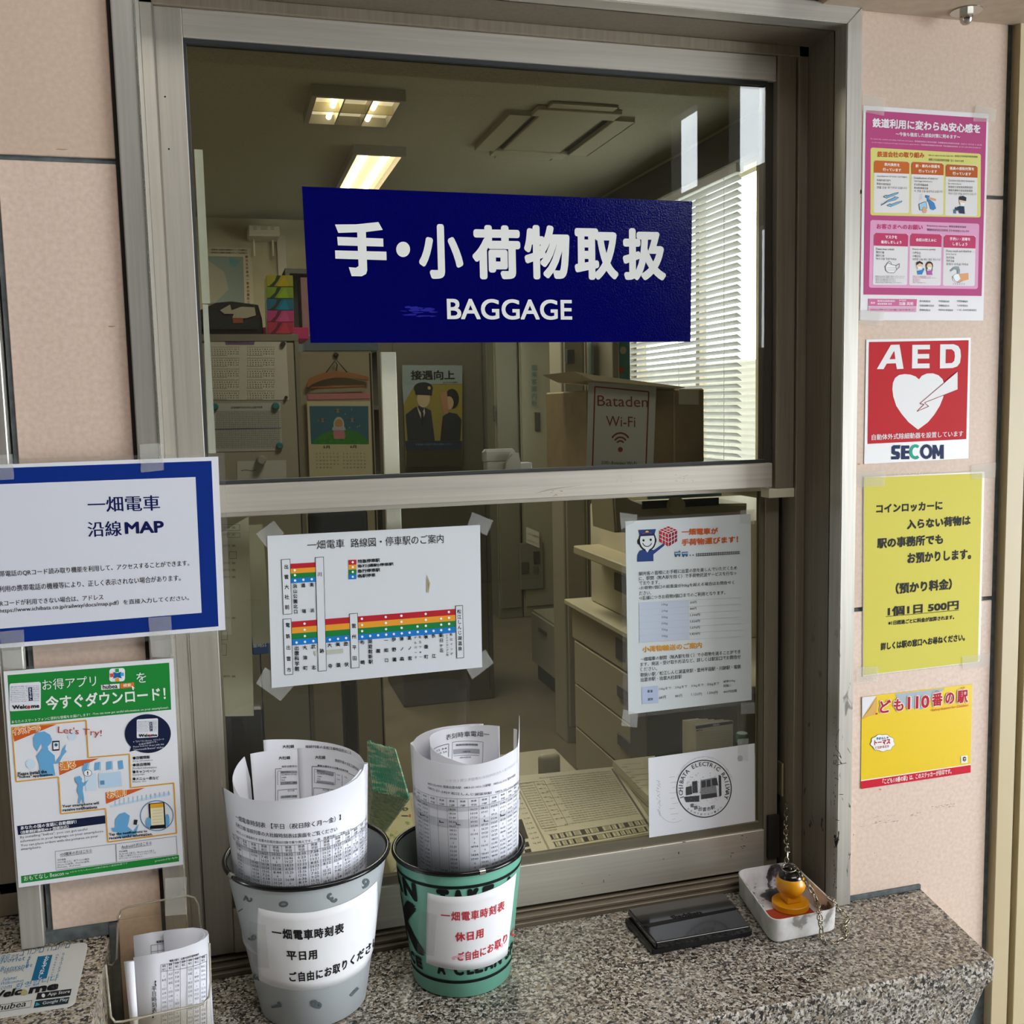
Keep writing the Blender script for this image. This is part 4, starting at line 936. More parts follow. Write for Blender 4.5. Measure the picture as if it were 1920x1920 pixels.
# card stand
Yk = .36; KS2 = (1140, 1340, 3.84)
def qs(x, y, Yy): return at(KS2[0]+x/KS2[2], KS2[1]+y/KS2[2], Yy)
t = thing('leaflet_rack', (qs(700, 0, Yk).x, Yk, DZ), 'rack full of white leaflets with a purple banner above the stamp sheet', 'rack')
for i in range(12):
    a = qs(630-i*9, 75, Yk+.004*i); b = qs(900-i*9, 260, Yk)
    l = box('leaflet', a.x, b.x-i*.002, Yk+.0035*i, Yk+.0035*i+.0028, DZ+.012, a.z+rnd.uniform(-.001, .001)+.001*i, mat('#ebe6d6', .6), t, 0)
a = qs(618, 0, Yk); b = qs(905, 300, Yk)
box('rack_base', a.x-.03, b.x+.004, Yk-.004, Yk+.06, DZ, DZ+.012, mat('#8f8b7e', .4), t, .001)
pr = Print(facing(Yk), t, .0003).fr(*KS2); pr.to('leaflet_print')
pr.poly([(630, 82), (895, 45), (900, 65), (632, 103)], '#4d3d78', 0); pr.text('時刻', (755, 82), (800, 76), 14, '#e0d8e8', .02); pr.text('●特急', (635, 120), (680, 116), 11, '#5d3a44', .01)
for i in range(9): pr.line((640, 130+i*12), (890, 115+i*12), 1.5, '#7d7868')
pr.build()
# tape / marker
t = thing('glue_bottle', (qs(965, 0, .33).x, .33, DZ), 'dark green round bottle with a lid, right of the leaflet rack', 'bottle')
c0 = qs(965, 120, .33); r0 = 55/3.84*(1.6)/FPX
bm = bmesh.new(); revolve(bm, [(r0*.9, 0), (r0, .004), (r0, max(.03, c0.z-DZ-.02)), (r0*.95, max(.03, c0.z-DZ-.018))], (c0.x, .33, DZ), 28, cap=True); frombm('bottle_body', bm, mat('#1e2a20', .4), t, True, .6)
bm = bmesh.new(); revolve(bm, [(r0*.92, 0), (r0*.95, .012), (r0*.8, .015), (r0*.3, .015)], (c0.x, .33, c0.z-.018), 28, cap=True); frombm('green_lid', bm, mat('#2c6a45', .4), t, True, .6)
# chair back
p = at(1032, 1435, .95); a = at(1012, 1418, .95); b = at(1053, 1455, .95)
t = thing('white_chair', (p.x, 1.0, FLO), 'small white chair whose rounded back shows beyond the desk', 'chair')
box('backrest', a.x, b.x, .95, .975, b.z-.12, a.z, mat('#c3bca2', .5), t, .012, 4)
box('seat', a.x-.12, b.x+.12, .98, 1.36, .66, .70, mat('#c3bca2', .5), t, .012, 3)
for dx in (-.11, .11):
    for yy in (1.0, 1.33):
        bm = bmesh.new(); tube(bm, [(p.x+dx, yy, .66), (p.x+dx*1.2, yy, FLO)], .01, 6); frombm('leg', bm, mat('#6f6a5c', .4, .5), t)
bm = bmesh.new(); tube(bm, [(p.x, .965, b.z-.1), (p.x, .97, .78), (p.x, 1.03, .68)], .012, 6); frombm('back_support', bm, mat('#6f6a5c', .4, .5), t)
# green coupon bundle
KB = (680, 1320, 5.647)
def qb(x, y, Yy): return at(KB[0]+x/KB[2], KB[1]+y/KB[2], Yy)
t = thing('coupon_bundle', (qb(200, 900, .3).x, .26, DZ), 'fanned bundle of green and white printed coupons standing between the two bins inside the glass', 'coupon bundle')
M_grn = noisy('coupon_print', [(0, '#2aa98f'), (.5, '#46bda4'), (.6, '#c6e6cc'), (.75, '#f0f4d4'), (.85, '#46bda4'), (1, '#2aa98f')], 1, 3, .6, stretch=(30, 30, 150), rng=(.2, .8))
M_grs = noisy('coupon_face', [(0, '#8db0a2'), (.5, '#b8d0c4'), (1, '#dfe8dc')], 25, 3, .6, stretch=(4, 4, 10))
NB = 20
for i in range(NB):
    u = i/(NB-1); u2 = (i+.92)/(NB-1); Yt = .27-.05*u; 
    def pt(uu, top):
        x = 45+uu*290 if top else 110+uu*375; y = (385+uu*85 if uu > .15 else 385+uu*10) if top else 920+uu*80
        return x, y
    j = rnd.uniform(-8, 8)
    (xa, ya), (xb, yb), (xc, yc), (xd, yd) = pt(u, 1), pt(u2, 1), pt(u2, 0), pt(u, 0)
    A_, B_, C_, D_ = qb(xa, ya+j, Yt), qb(xb, yb+j, Yt), qb(xc, yc+j, Yt-.03), qb(xd, yd+j, Yt-.03)
    e = Vector((-.012, .09, .0)) ; s_ = Vector((0, 0, 0))
    lo = qb(30+u*20, 1180-u*40, .3) 
    # card: front edge A..D, running back and down to the tied foot
    foot = Vector((qb(60, 1200, .32).x+u*.012, .33-.04*u, DZ+.003)); foot2 = foot+Vector((.0012, 0, 0))
    V = [A_, B_, C_, D_, foot, foot2]
    mesh('coupon', V, [(0, 1, 2, 3), (3, 2, 5, 4), (0, 3, 4), (1, 5, 2), (0, 4, 5, 1)], [M_grn, M_grs], t, [0, 1, 1, 1, 1])
# yellow green leaflet under it
Q = [(130, 1110), (500, 1010), (640, 1500), (300, 1790)]
s3 = desk_sheet('leaflet_sheet', [(120, 1150), (500, 1010), (560, 1500), (300, 1795)], KB, 'yellow green illustrated leaflet on the desk between the two bins', mat('#c2b98d', .6))
pr = Print(dk, s3, .0010).fr(*KB); pr.to('leaflet_print')
for i in range(26): blot(pr, rnd.uniform(210, 480), rnd.uniform(1130, 1600), 26, 20, rnd.choice(['#b9b45a', '#8fa05c', '#c9bf74', '#a9ad62']), lay=rnd.choice([0, 1]))
pr.text('90', (360, 1150), (490, 1130), 34, '#4a4a36', .02); pr.ell(500, 1188, 12, 16, '#c0564a', 2); pr.rect(410, 1185, 480, 1194, '#2e2c22', 2)
pr.build()
# ================================================================== SIGNS ON THE GLASS
def tape(par, quad, surf, fr=(0, 0, 1), base=.0012): return sheet('tape', quad, surf, M_tape, par, .0001, base, fr)
FU = facing(.0993); FL = facing(.1262)
# blue baggage sign
sg = sheet('baggage_sign', [(566, 350), (1297, 378), (1294, 641), (582, 643)], FU, mat('#010154', .12, coat=0., spec=.45, bump=.25, bscale=420, name='glossy_blue'), None, .0012, .0002)
tag(sg, 'glossy dark blue sign reading BAGGAGE with large white characters on the upper glass', 'sign')
pr = Print(FU, sg, .0016); pr.to('lettering'); wh = '#e4e4e0'
CK = (380, 380, 3.6923)
# traced bold characters of the sign: 手
pr.fr(380, 380, 3.6923)
pr.poly([(915, 153), (1060, 152), (1215, 136), (1245, 190), (1130, 205), (938, 211)], wh, 3)
pr.poly([(1068, 200), (1128, 200), (1138, 470), (1130, 495), (1100, 511), (1030, 510), (1010, 448), (1060, 452), (1078, 440)], wh, 4)
pr.poly([(930, 238), (1248, 250), (1250, 306), (935, 297)], wh, 3)
pr.poly([(915, 332), (1270, 341), (1272, 400), (918, 389)], wh, 3)
pr.ell(1386, 325, 48, 53, wh, 3)
pr.fr(0, 0, 1)
for ch, x0, x1, yb, h in (('小', 786, 869, 523, 103), ('荷', 886, 976, 524, 102), ('物', 983, 1068, 524, 102), ('取', 1077, 1159, 525, 97), ('扱', 1167, 1248, 526, 98)):
    pr.text(ch, (x0, yb), (x1, yb+.3), h, wh, .036, 3, 4)
pr.text('BAGGAGE', (838, 599), (1072, 600), 39, wh, .018, 3, 5)
pr.to('worn_patch')
for i in range(16): blot(pr, rnd.uniform(755, 825), 583+rnd.uniform(-7, 10), rnd.uniform(8, 18), rnd.uniform(1, 3), '#14148a', 7)
pr.build()
# route map sheet
SRF = FL
KR = (480, 940, 4.1739)
rt = sheet('route_map_sheet', [(88, 270), (1752, 184), (1768, 1297), (122, 1460)], SRF, mat('#d4d8dc', .35, name='sheet_white'), None, .0005, .0006, KR)
tag(rt, 'landscape sheet with the coloured railway route diagram taped to the lower glass', 'notice')
for qd in (([(0, 255), (140, 150), (220, 250), (95, 375)]), ([(1690, 82), (1856, 150), (1805, 270), (1657, 185)]), ([(72, 1297), (292, 1450), (192, 1562), (0, 1425)]), ([(1630, 1280), (1795, 1158), (1862, 1265), (1692, 1395)])):
    tape(rt, qd, SRF, KR, .0002)
pr = Print(SRF, rt, .0014).fr(*KR); pr.to('heading')
pr.text('一畑電車', (402, 378), (692, 362), 70, '#1a1a20', 0, 2, 2); pr.text('路線図・停車駅のご案内', (742, 362), (1468, 325), 72, '#1a1a20', 0, 2, 2)
pr.to('route_diagram')
R_, O_, G_, B_ = '#b3222f', '#e39a2e', '#1c7a3b', '#1b76c4'
def station(x, y0, y1, x2, w_, dy=5):
    pr.poly([(x, y0+dy), (x+w_, y0), (x2+w_, y1), (x2, y1+dy)], '#20222a', 3); pr.poly([(x+4, y0+dy+4), (x+w_-4, y0+4), (x2+w_-4, y1-4), (x2+4, y1+dy-4)], '#d4d8dc', 4)
def band(xa, ya, xb, yb, hgt, n=4):
    for i, c_ in enumerate((R_, O_, G_, B_)):
        pr.poly([(xa, ya+i*hgt), (xb, yb+i*hgt), (xb+1, yb+(i+1)*hgt), (xa+1, ya+(i+1)*hgt)], c_, 1)
band(270, 488, 465, 476, 38); band(280, 940, 1558, 840, 46.5)
station(197, 448, 880, 212, 70); station(462, 432, 1325, 485, 67); station(210, 914, 1352, 224, 66); station(729, 872, 1300, 742, 66); station(1558, 810, 1222, 1568, 58)
def dots(L, r=9.5):
    for x, y in L: pr.ell(x, y, r, r, '#eceef0', 5, 12)
dots([(302, 538), (304, 576), (305, 618), (370, 612), (436, 608), (379, 955), (380, 1003), (382, 1052), (317, 1103), (383, 1097), (448, 1091), (577, 1080), (641, 1074), (704, 1068), (827, 917), (828, 966), (829, 1013), (830, 1057), (892, 1051), (954, 1046), (1014, 903), (1015, 950), (1016, 998), (1017, 1041), (1077, 1036), (1136, 893), (1137, 941), (1138, 988), (1139, 1031), (1200, 1026), (1262, 977), (1264, 1020), (1326, 879), (1327, 926), (1327, 972), (1328, 1016), (1387, 1011), (1446, 916), (1447, 963), (1447, 1006), (1507, 864), (1508, 910), (1509, 957), (1511, 1000)])
pr.to('station_names')
def vn(s_, x, y0, y1, w_=34, x1=None): pr.col(s_, x, y0, y1, w_, '#17171c', .022, 5, x1, 1)
vn('出雲大社前', 237, 510, 826, 36, 244); vn('川跡', 499, 568, 1168, 36, 515); vn('電鉄出雲市', 248, 966, 1316, 36, 258)
vn('雲州平田', 765, 972, 1225, 36, 771); vn('松江しんじ湖温泉', 1588, 860, 1150, 34, 1595)
vn('浜山公園北口', 306, 660, 860, 34, 311); vn('遥堪', 371, 655, 857, 32, 377); vn('高浜', 437, 650, 852, 32, 442)
vn('出雲科学館', 319, 1145, 1308, 36, 323); vn('大津町', 384, 1141, 1301, 34, 388); vn('武志', 449, 1134, 1297, 34, 453)
vn('大寺', 577, 1122, 1285, 34, 582); vn('美談', 642, 1116, 1278, 34, 646); vn('旅伏', 705, 1112, 1274, 34, 709)
vn('布崎', 832, 1100, 1257, 34, 835); vn('湖遊館新駅', 893, 1093, 1252, 34, 898); vn('園', 957, 1168, 1168, 32); vn('一畑口', 1017, 1085, 1240, 32, 1021); vn('伊野灘', 1079, 1079, 1235, 32, 1083)
vn('津ノ森', 1140, 1073, 1230, 32, 1143); vn('高ノ宮', 1201, 1067, 1225, 32, 1205); vn('ゲルパーク', 1246, 1065, 1218, 20, 1250); vn('松江フォー', 1283, 1060, 1215, 20, 1286); vn('秋鹿町', 1330, 1057, 1213, 32, 1332); vn('長江', 1388, 1050, 1207, 32, 1391)
vn('朝日ヶ丘', 1449, 1046, 1163, 32, 1452); vn('リシューガーデン前', 1492, 1045, 1200, 17, 1498); vn('松江イング', 1526, 1040, 1190, 20, 1530)
for i, (c_, s_) in enumerate(((R_, '特急停車駅'), (O_, '急行(通勤)停車駅'), (G_, '急行停車駅'), (B_, '各駅停車'))):
    y = 458+i*38; pr.poly([(722, y), (784, y-3), (785, y+35), (723, y+38)], c_, 1); pr.ell(756, y+17, 9, 9, '#eceef0', 5, 12)
    pr.text(s_, (796, y+26), ((968, 1075, 970, 935)[i], y+26-(12, 18, 12, 9)[i]), 29, '#17171c', .03, 5, 1)
pr.to('worn_patch'); pr.poly([(455, 1170), (680, 1150), (682, 1185), (457, 1207)], '#b7b8ad', 3); pr.poly([(1335, 570), (1362, 640), (1350, 715), (1333, 710)], '#b0aa90', 2); pr.poly([(1340, 600), (1353, 650), (1343, 700)], '#8f8358', 3)
pr.build()
# luggage notice
lg = sheet('luggage_notice', [(140, 250), (1165, 190), (1172, 1710), (165, 1828)], FL, mat('#d3d9da', .3, name='sheet_white2'), None, .0005, .0006, KL)
tag(lg, 'laminated portrait notice with a smiling station officer drawing on the lower glass', 'notice')
sheet('laminate', [(105, 225), (1185, 165), (1195, 1740), (125, 1865)], FL, M_film, lg, .0002, .0003, KL)
for qd in ([(92, 178), (238, 195), (232, 245), (135, 240), (135, 310), (105, 315)], [(1078, 160), (1195, 150), (1195, 275), (1080, 265)], [(120, 1785), (240, 1820), (235, 1935), (105, 1920)], [(1083, 1735), (1197, 1728), (1197, 1820), (1083, 1825)]):
    if len(qd) == 6: qd = [qd[0], qd[1], qd[2], qd[5]]
    tape(lg, qd, FL, KL, .0016)
pr = Print(FL, lg, .0016).fr(*KL); nv = '#25407a'
pr.to('officer_drawing')
pr.poly([(235, 580), (238, 525), (255, 490), (290, 478), (345, 478), (370, 485), (450, 430), (460, 445), (368, 520), (368, 575)], nv, 1)
pr.ell(318, 405, 72, 88, '#14161c', 1, 32); pr.ell(318, 405, 60, 76, '#d9dedf', 2, 32)
pr.ell(250, 415, 14, 24, '#14161c', 0); pr.ell(380, 405, 14, 24, '#14161c', 0)
pr.poly([(245, 320), (388, 313), (375, 362), (258, 370)], nv, 3); pr.poly([(258, 350), (376, 344), (373, 366), (262, 372)], '#1a2b56', 4); pr.ell(315, 335, 13, 9, '#e0b04a', 5); pr.path([(275, 352), (315, 340), (355, 347)], 4, '#b8443a', 5)
pr.ell(286, 405, 9, 10, '#14161c', 4, 12); pr.ell(345, 400, 9, 10, '#14161c', 4, 12); pr.ring(316, 415, 38, 40, 6, '#14161c', 4, 14, PI*.1, PI*.9)
pr.poly([(300, 480), (335, 478), (318, 505)], '#d9dedf', 3)
pr.to('red_cube_mark'); rd = '#b3242f'; rd2 = '#8f1f35'
pr.poly([(490, 290), (560, 320), (490, 352), (418, 322)], rd, 1); pr.poly([(416, 326), (488, 356), (490, 455), (416, 415)], rd, 1); pr.poly([(492, 356), (562, 324), (562, 412), (492, 455)], rd2, 1)
for k in (1, 2):
    f = k/3
    for (a, b, c_, d) in (((490, 290), (560, 320), (418, 322), (490, 352)), ((416, 326), (488, 356), (416, 415), (490, 455)), ((492, 356), (562, 324), (492, 455), (562, 412))):
        L = lambda p, q_, t_: (p[0]+(q_[0]-p[0])*t_, p[1]+(q_[1]-p[1])*t_)
        pr.line(L(a, b, f), L(c_, d, f), 4, '#d9dedf', 2); pr.line(L(a, c_, f), L(b, d, f), 4, '#d9dedf', 2)
pr.path([(416, 322), (490, 354), (562, 322)], 4, '#d9dedf', 3); pr.line((490, 354), (490, 458), 4, '#d9dedf', 3)
pr.to('lettering'); og = '#cf5a1e'
pr.text('一畑電車が', (598, 365), (895, 355), 55, og, .028, 2, 2); pr.text('手荷物運びます！', (598, 450), (1060, 422), 55, og, .028, 2, 2)
for i, x in enumerate((540, 600)): pr.poly([(x, 500), (x+50, 497), (x+48, 528), (x+4, 531)], '#3f6f96', 2); pr.line((x+4, 512), (x+48, 509), 6, '#d3d9da', 3); pr.ell(x+12, 535, 6, 6, '#22272e', 3, 10); pr.ell(x+40, 532, 6, 6, '#22272e', 3, 10)
pr.poly([(572, 498), (580, 485), (588, 497)], '#3f6f96', 2); pr.ell(668, 527, 5, 5, '#222', 2, 8); pr.ell(692, 526, 5, 5, '#222', 2, 8)
pr.line((714, 517), (1075, 497), 3, '#2b2b2b', 2); pr.line((714, 532), (1075, 512), 3, '#2b2b2b', 2)
for i in range(24): x = 720+i*15; pr.line((x, 537-i*.85), (x, 511-i*.85), 4, '#2b2b2b', 2)
tc = '#34383a'
for s_, x0, yb, x1, y1 in (('観光客の皆様にお手軽に出雲の旅を楽しんでいただくため', 250, 695, 1052, 645), ('に、駅間（無人駅を除く）で手荷物託送サービスを行なっ', 250, 735, 1047, 688), ('ております。', 252, 773, 420, 765), ('•お荷物1個口の総重量が90kgを超える場合はお問合せく', 250, 815, 1027, 766), ('ださい。', 252, 855, 350, 850), ('•1名様につきお荷物3個口までのご利用となります。', 250, 895, 955, 848), ('一畑電車の駅間（無人駅を除く）で小荷物を送ることができ', 262, 1395, 1078, 1330), ('ます。発送・受け取り方法など、詳しくは駅窓口でお問合せ', 262, 1437, 1080, 1372), ('ください。', 262, 1478, 398, 1468), ('取扱い駅／松江しんじ湖温泉駅・雲州平田駅・川跡駅・電鉄', 262, 1522, 1082, 1452), ('出雲市駅・出雲大社前駅', 264, 1562, 600, 1535)):
    pr.text(s_, (x0, yb), (x1, y1), 34, tc, .008, 2, 1)
pr.text('小荷物輸送のご案内', (280, 1322), (764, 1285), 50, '#dc9a2e', .024, 2, 2)
pr.to('price_table')
pr.poly([(250, 915), (655, 893), (660, 1215), (255, 1240)], '#bfc9d8', 0)
for i in range(7): pr.line((250, 915+i*54), (1080, 873+i*53), 2, '#b6bcc0', 1)
for i, (k_, p_) in enumerate((('10kg', '630円'), ('20kg', '840円'), ('30kg', '1,100円'), ('50kg', '1,520円'), ('70kg', '1,670円'), ('90kg', '1,820円'))):
    y = 945+i*51.5; pr.text(k_, (434, y), (484, y-3), 24, '#5d666e', .005, 2, 1); pr.text(p_, (667, y-20), (667+len(p_)*14-4, y-24), 22, '#3f4448', .008, 2, 1)
pr.poly([(272, 1605), (405, 1592), (408, 1735), (276, 1745)], '#b4c0dc', 0)
pr.text('重量', (318, 1650), (362, 1647), 22, '#3f4448', .01, 2, 1); pr.text('運賃', (320, 1717), (364, 1713), 22, '#3f4448', .01, 2, 1)
for s1_, s2_, x in (('10kgまで', '680円', 414), ('20kgまで', '880円', 545), ('30kgまで', '1,150円', 678), ('50kgまで', '1,590円', 808)):
    y = 1634-(x-414)*.095; pr.text(s1_, (x, y), (x+98, y-8), 26, '#3f4448', .006, 2, 1); pr.text(s2_, (x, y+70), (x+len(s2_)*14, y+66), 26, '#3f4448', .006, 2, 1)
pr.text('以後20kg', (938, 1572), (1036, 1563), 24, '#3f4448', 0, 2, 1); pr.text('超毎に', (940, 1605), (1003, 1600), 22, '#3f4448', 0, 2, 1); pr.text('440円加算', (940, 1655), (1050, 1645), 24, '#3f4448', 0, 2, 1)
pr.build()
# stamp sheet
FS = facing(.1225)
st = sheet('stamp_sheet', [(290, 312), (1055, 207), (1058, 765), (296, 890)], FS, mat('#ebecf1', .5, name='sheet_white3'), None, .0004, .0, KS2)
tag(st, 'white sheet with a round black railway stamp print, lower right of the glass', 'notice')
tape(st, [(930, 175), (1010, 170), (1005, 330), (935, 335)], FS, KS2, .0006).name = 'tape_remnant'
pr = Print(FS, st, .0007).fr(*KS2); pr.to('stamp_print'); ik = '#3a3a3c'; CX, CY, RX, RY = 690, 532, 196, 205
pr.ring(CX, CY, RX, RY, 7, ik, 1, 60); pr.ring(CX+3, CY-8, RX+3, RY+18, 1.5, '#b0b0b4', 0, 60, PI*1.1, PI*1.9)
word = 'ICHIBATA ELECTRIC RAILWAY'
for i, ch in enumerate(word):
    if ch == ' ': continue
    an = math.radians(197-(i/(len(word)-1))*237)+0; an = math.radians(160+i/(len(word)-1)*220)
    x, y = CX+(RX-26)*math.cos(an), CY+(RY-26)*math.sin(an); dx, dy = -math.sin(an), math.cos(an); ux, uy = math.cos(an), math.sin(an)
    V, F = glyphs(ch, .012, 2); xs = [v[0] for v in V]; x0 = (min(xs)+max(xs))/2; sc = 42
    out = [pr.uv((x+(vx-x0)*sc*dx+(vy-.35)*sc*ux, y+(vx-x0)*sc*dy+(vy-.35)*sc*uy)) for vx, vy in V]
    pr.add(out, F, ik, 2)
rn = random.Random(5)
for i, ch in enumerate('電鉄出雲市駅'):
    an = math.radians(125-i*12-0); x, y = CX+150*math.cos(an), CY+150*math.sin(an); pr.text(ch, (x-15, y+15), (x+15, y+10), 30, ik, .01, 2, 1, em=True)
for i in range(11):
    an = math.radians(128-i*8); x, y = CX+180*math.cos(an), CY+186*math.sin(an); pr.text('DENTETSUIZUMO'[i], (x-6, y+6), (x+6, y+4), 13, '#6a6a6e', 0, 2, 1)
pr.poly([(665, 470), (770, 450), (785, 590), (667, 610)], '#8c8c8e', 1)
for q_ in ([(670, 478), (700, 470), (702, 520), (672, 525)], [(708, 470), (735, 465), (737, 515), (709, 520)], [(745, 462), (780, 452), (790, 505), (748, 510)], [(795, 430), (812, 440), (815, 580), (800, 590)], [(670, 575), (780, 560), (782, 590), (672, 605)], [(560, 520), (600, 510), (605, 570), (560, 580)], [(605, 480), (640, 475), (645, 560), (608, 565)], [(545, 590), (655, 580), (655, 625), (560, 628)]): pr.poly(q_, '#454547', 3)
for i in range(260):
    an = rn.uniform(0, 2*PI); rr_ = rn.random()**.6*150; x, y = CX+rr_*math.cos(an)-15, CY+rr_*math.sin(an)*.85+5
    s_ = rn.uniform(1.5, 5); pr.poly([(x, y), (x+s_*1.6, y+rn.uniform(-2, 2)), (x+s_, y+s_)], rn.choice(['#4a4a4c', '#6b6b6e', '#97979a']), 3)
for i in range(30):
    an = rn.uniform(-PI*.95, -.1); x, y = CX+(RX+18)*math.cos(an), CY+(RY+20)*math.sin(an); pr.line((x, y), (x-math.sin(an)*14, y+math.cos(an)*14), 1.3, '#c2c2c6', 0)
pr.to('faint_print')
pr.ring(470, 600, 130, 175, 2.2, '#b5b5ba', 0, 40, PI*.35, PI*.85)
for i in range(9): y = 430+i*38; pr.line((440+i % 3*10, y+20), (480+i % 2*25, y+14), 2, '#a9a9ae', 0)
for i in range(26): pr.path([(345+rn.uniform(0, 30), 470+i*10), (350+rn.uniform(0, 30), 480+i*10+rn.uniform(-6, 6))], 2.2, '#a5a5aa', 0)
pr.ell(950, 313, 20, 22, '#b9bcbd', 0)
pr.build()
# ================================================================== SIGNS IN FRONT OF THE LEFT PILLAR
FP = facing(-.0165)
mp = sheet('line_map_sign', [(-40, 872.5), (409, 856), (422.8, 1180.8), (-30, 1218)], FP, mat('#e4e5ec', .35, name='sheet_white4'), None, .0006, 0)
tag(mp, 'laminated landscape sign with a thick blue border at the left, about the railway line map', 'notice')
KG = (0, 840, 4.3636)
sheet('laminate', [(-60, 862), (421, 849), (434, 1190), (-50, 1228)], FP, M_film, mp, .0003, -.0004)
pr = Print(FP, mp, .0008).fr(*KG); pr.to('blue_border')
pr.poly([(-160, 170), (1730, 105), (1788, 1458), (-120, 1612)], '#012a80', 0); pr.poly([(-60, 298), (1600, 237), (1650, 1347), (-30, 1480)], '#d9dbe4', 1)
pr.to('lettering'); nb = '#0a1250'
pr.text('一畑電車', (722, 528), (1312, 510), 128, nb, .016, 3, 3); pr.text('沿線', (722, 728), (1000, 718), 125, nb, .016, 3, 3); pr.text('MAP', (1025, 703), (1345, 690), 98, nb, .03, 3, 3)
for s_, x0, yb, x1, y1, h in (('携帯電話のQRコード読み取り機能を利用して、アクセスすることができます。', -50, 1060, 1550, 965, 52), ('ご利用の携帯電話の機種等により、正しく表示されない場合があります。', -50, 1182, 1480, 1085, 52), ('QRコードが利用できない場合は、アドレス', -35, 1300, 848, 1243, 50), ('(https://www.ichibata.co.jp/railway/docs/map.pdf）を直接入力してください。', -15, 1358, 1548, 1250, 50)):
    pr.text(s_, (x0, yb), (x1, y1), h, '#1b1b26', .012, 3, 2)
pr.build()
for qd in ([(1145, -30), (1338, -40), (1342, 180), (1155, 200)], [(1213, 1385), (1400, 1372), (1422, 1712), (1245, 1705)], [(-60, 60), (105, 50), (120, 255), (-60, 265)], [(0, 1500), (198, 1480), (215, 1800), (30, 1790)]):
    tape(mp, qd, FP, KG, .0026)
# green app poster
KH = (0, 1200, 3.84)
gp = sheet('app_poster', [(25, 225), (1248, 130), (1320, 1615), (135, 1782)], FP, mat('#e6e7ec', .35, name='sheet_white5'), None, .0006, 0, KH)
tag(gp, 'laminated poster with a green heading and orange framed blue drawings, below the line map', 'poster')
sheet('laminate', [(15, 205), (1255, 118), (1332, 1625), (118, 1795)], FP, M_film, gp, .0003, -.0004, KH)
for qd in ([(20, 75), (185, 60), (190, 200), (30, 215)], [(1190, 1705), (1345, 1700), (1345, 1965), (1190, 1980)], ): tape(gp, qd, FP, KH, .0030)
pr = Print(FP, gp, .0008).fr(*KH); gr = '#1f8638'; bl_ = '#69a9d6'; orr = '#dd9f2e'; dkb = '#141d3c'
pr.to('green_heading_band'); pr.poly([(55, 252), (1218, 162), (1233, 500), (78, 608)], gr, 0); pr.to('green_footer_band'); pr.poly([(152, 1697), (1288, 1545), (1290, 1592), (155, 1750)], gr, 0)
pr.to('heading')
pr.text('お得アプリ', (308, 362), (695, 330), 78, '#eef2ee', .0, 3, 2); pr.text('を', (985, 308), (1055, 302), 72, '#eef2ee', 0, 3, 2); pr.text('今すぐダウンロード！', (335, 505), (1195, 430), 100, '#eef2ee', .022, 3, 2)
pr.text('あなたのスマートフォンに便利な情報をお届けします！', (85, 600), (650, 545), 22, '#e6f0e6', .01, 3, 1); pr.text('-You can now get useful information on your smartphone!-', (665, 542), (1215, 495), 20, '#e6f0e6', .012, 3, 1)
def rrect(x0, y0, x1, y1, r, col, lay, sk=0):
    P = []
    for cx, cy, a0 in ((x1-r, y0+r, -90), (x1-r, y1-r, 0), (x0+r, y1-r, 90), (x0+r, y0+r, 180)):
        for k in range(5):
            a_ = math.radians(a0+k*22.5); x, y = cx+r*math.cos(a_), cy+r*math.sin(a_); P.append((x, y-(x-x0)*sk))
    pr.poly(P, col, lay)
def welcome(x0, y0, x1, y1, k, h):
    rrect(x0, y0, x1, y1, 14*k, '#e4e6ec', 3, .06)
    for i in range(9): pr.text(('歡迎光臨 Bienvenue', 'Dobrodošli 환영합니다', 'Willkommen 欢迎', 'Välkommen Tervetuloa', 'ยินดีต้อนรับ Welkom', 'Bem-vindo 歓迎', 'Selamat datang', 'Benvenuto Vítejte', '어서오세요 Witamy')[i], (x0+8*k, y0+(30+i*13.5)*k), (x1-10*k, y0+(30+i*13.5)*k-(x1-x0)*.06), 10*k, '#6d7186', .006, 4, 1)
    pr.poly([(x0+135*k, y0+28*k), (x0+162*k, y0+26*k), (x0+168*k, y0+122*k), (x0+140*k, y0+124*k)], dkb, 5); pr.col('おもてなし', x0+150*k, y0+40*k, y0+110*k, 19*k, '#eef', .02, 6, x0+153*k)
pr.to('welcome_badge'); welcome(70, 312, 295, 512, 1, 0); pr.text('Welc  me', (92, 497), (286, 485), 30, '#16161a', .04, 7, 2); pr.ell(210, 481, 11, 12, '#c0303a', 8)
pr.to('app_icon'); rrect(788, 205, 900, 300, 20, '#eceef0', 3, .05)
pr.poly([(815, 228), (845, 236), (875, 226), (868, 250), (878, 274), (845, 266), (815, 276), (822, 252)], '#1f5f9e', 5); pr.poly([(830, 206), (856, 204), (858, 228), (832, 230)], '#2f9a4c', 6); pr.poly([(792, 240), (818, 238), (820, 264), (795, 266)], '#d05040', 6); pr.poly([(868, 234), (892, 232), (894, 256), (870, 258)], '#4aa7d8', 6); pr.poly([(832, 272), (858, 270), (860, 296), (835, 298)], '#e0a63c', 6)
pr.poly([(728, 322), (862, 312), (862, 348), (730, 358)], '#eceef0', 3); pr.text('hubea', (742, 352), (848, 345), 32, '#15151a', .02, 5, 2); pr.poly([(866, 312), (965, 303), (966, 338), (868, 347)], '#e0782a', 3); pr.text('検索', (888, 338), (945, 333), 24, '#f6e6d0', .02, 5, 1); pr.poly([(948, 325), (972, 345), (960, 346), (966, 356), (958, 358), (953, 348)], '#fff', 6)
pr.to('orange_frames')
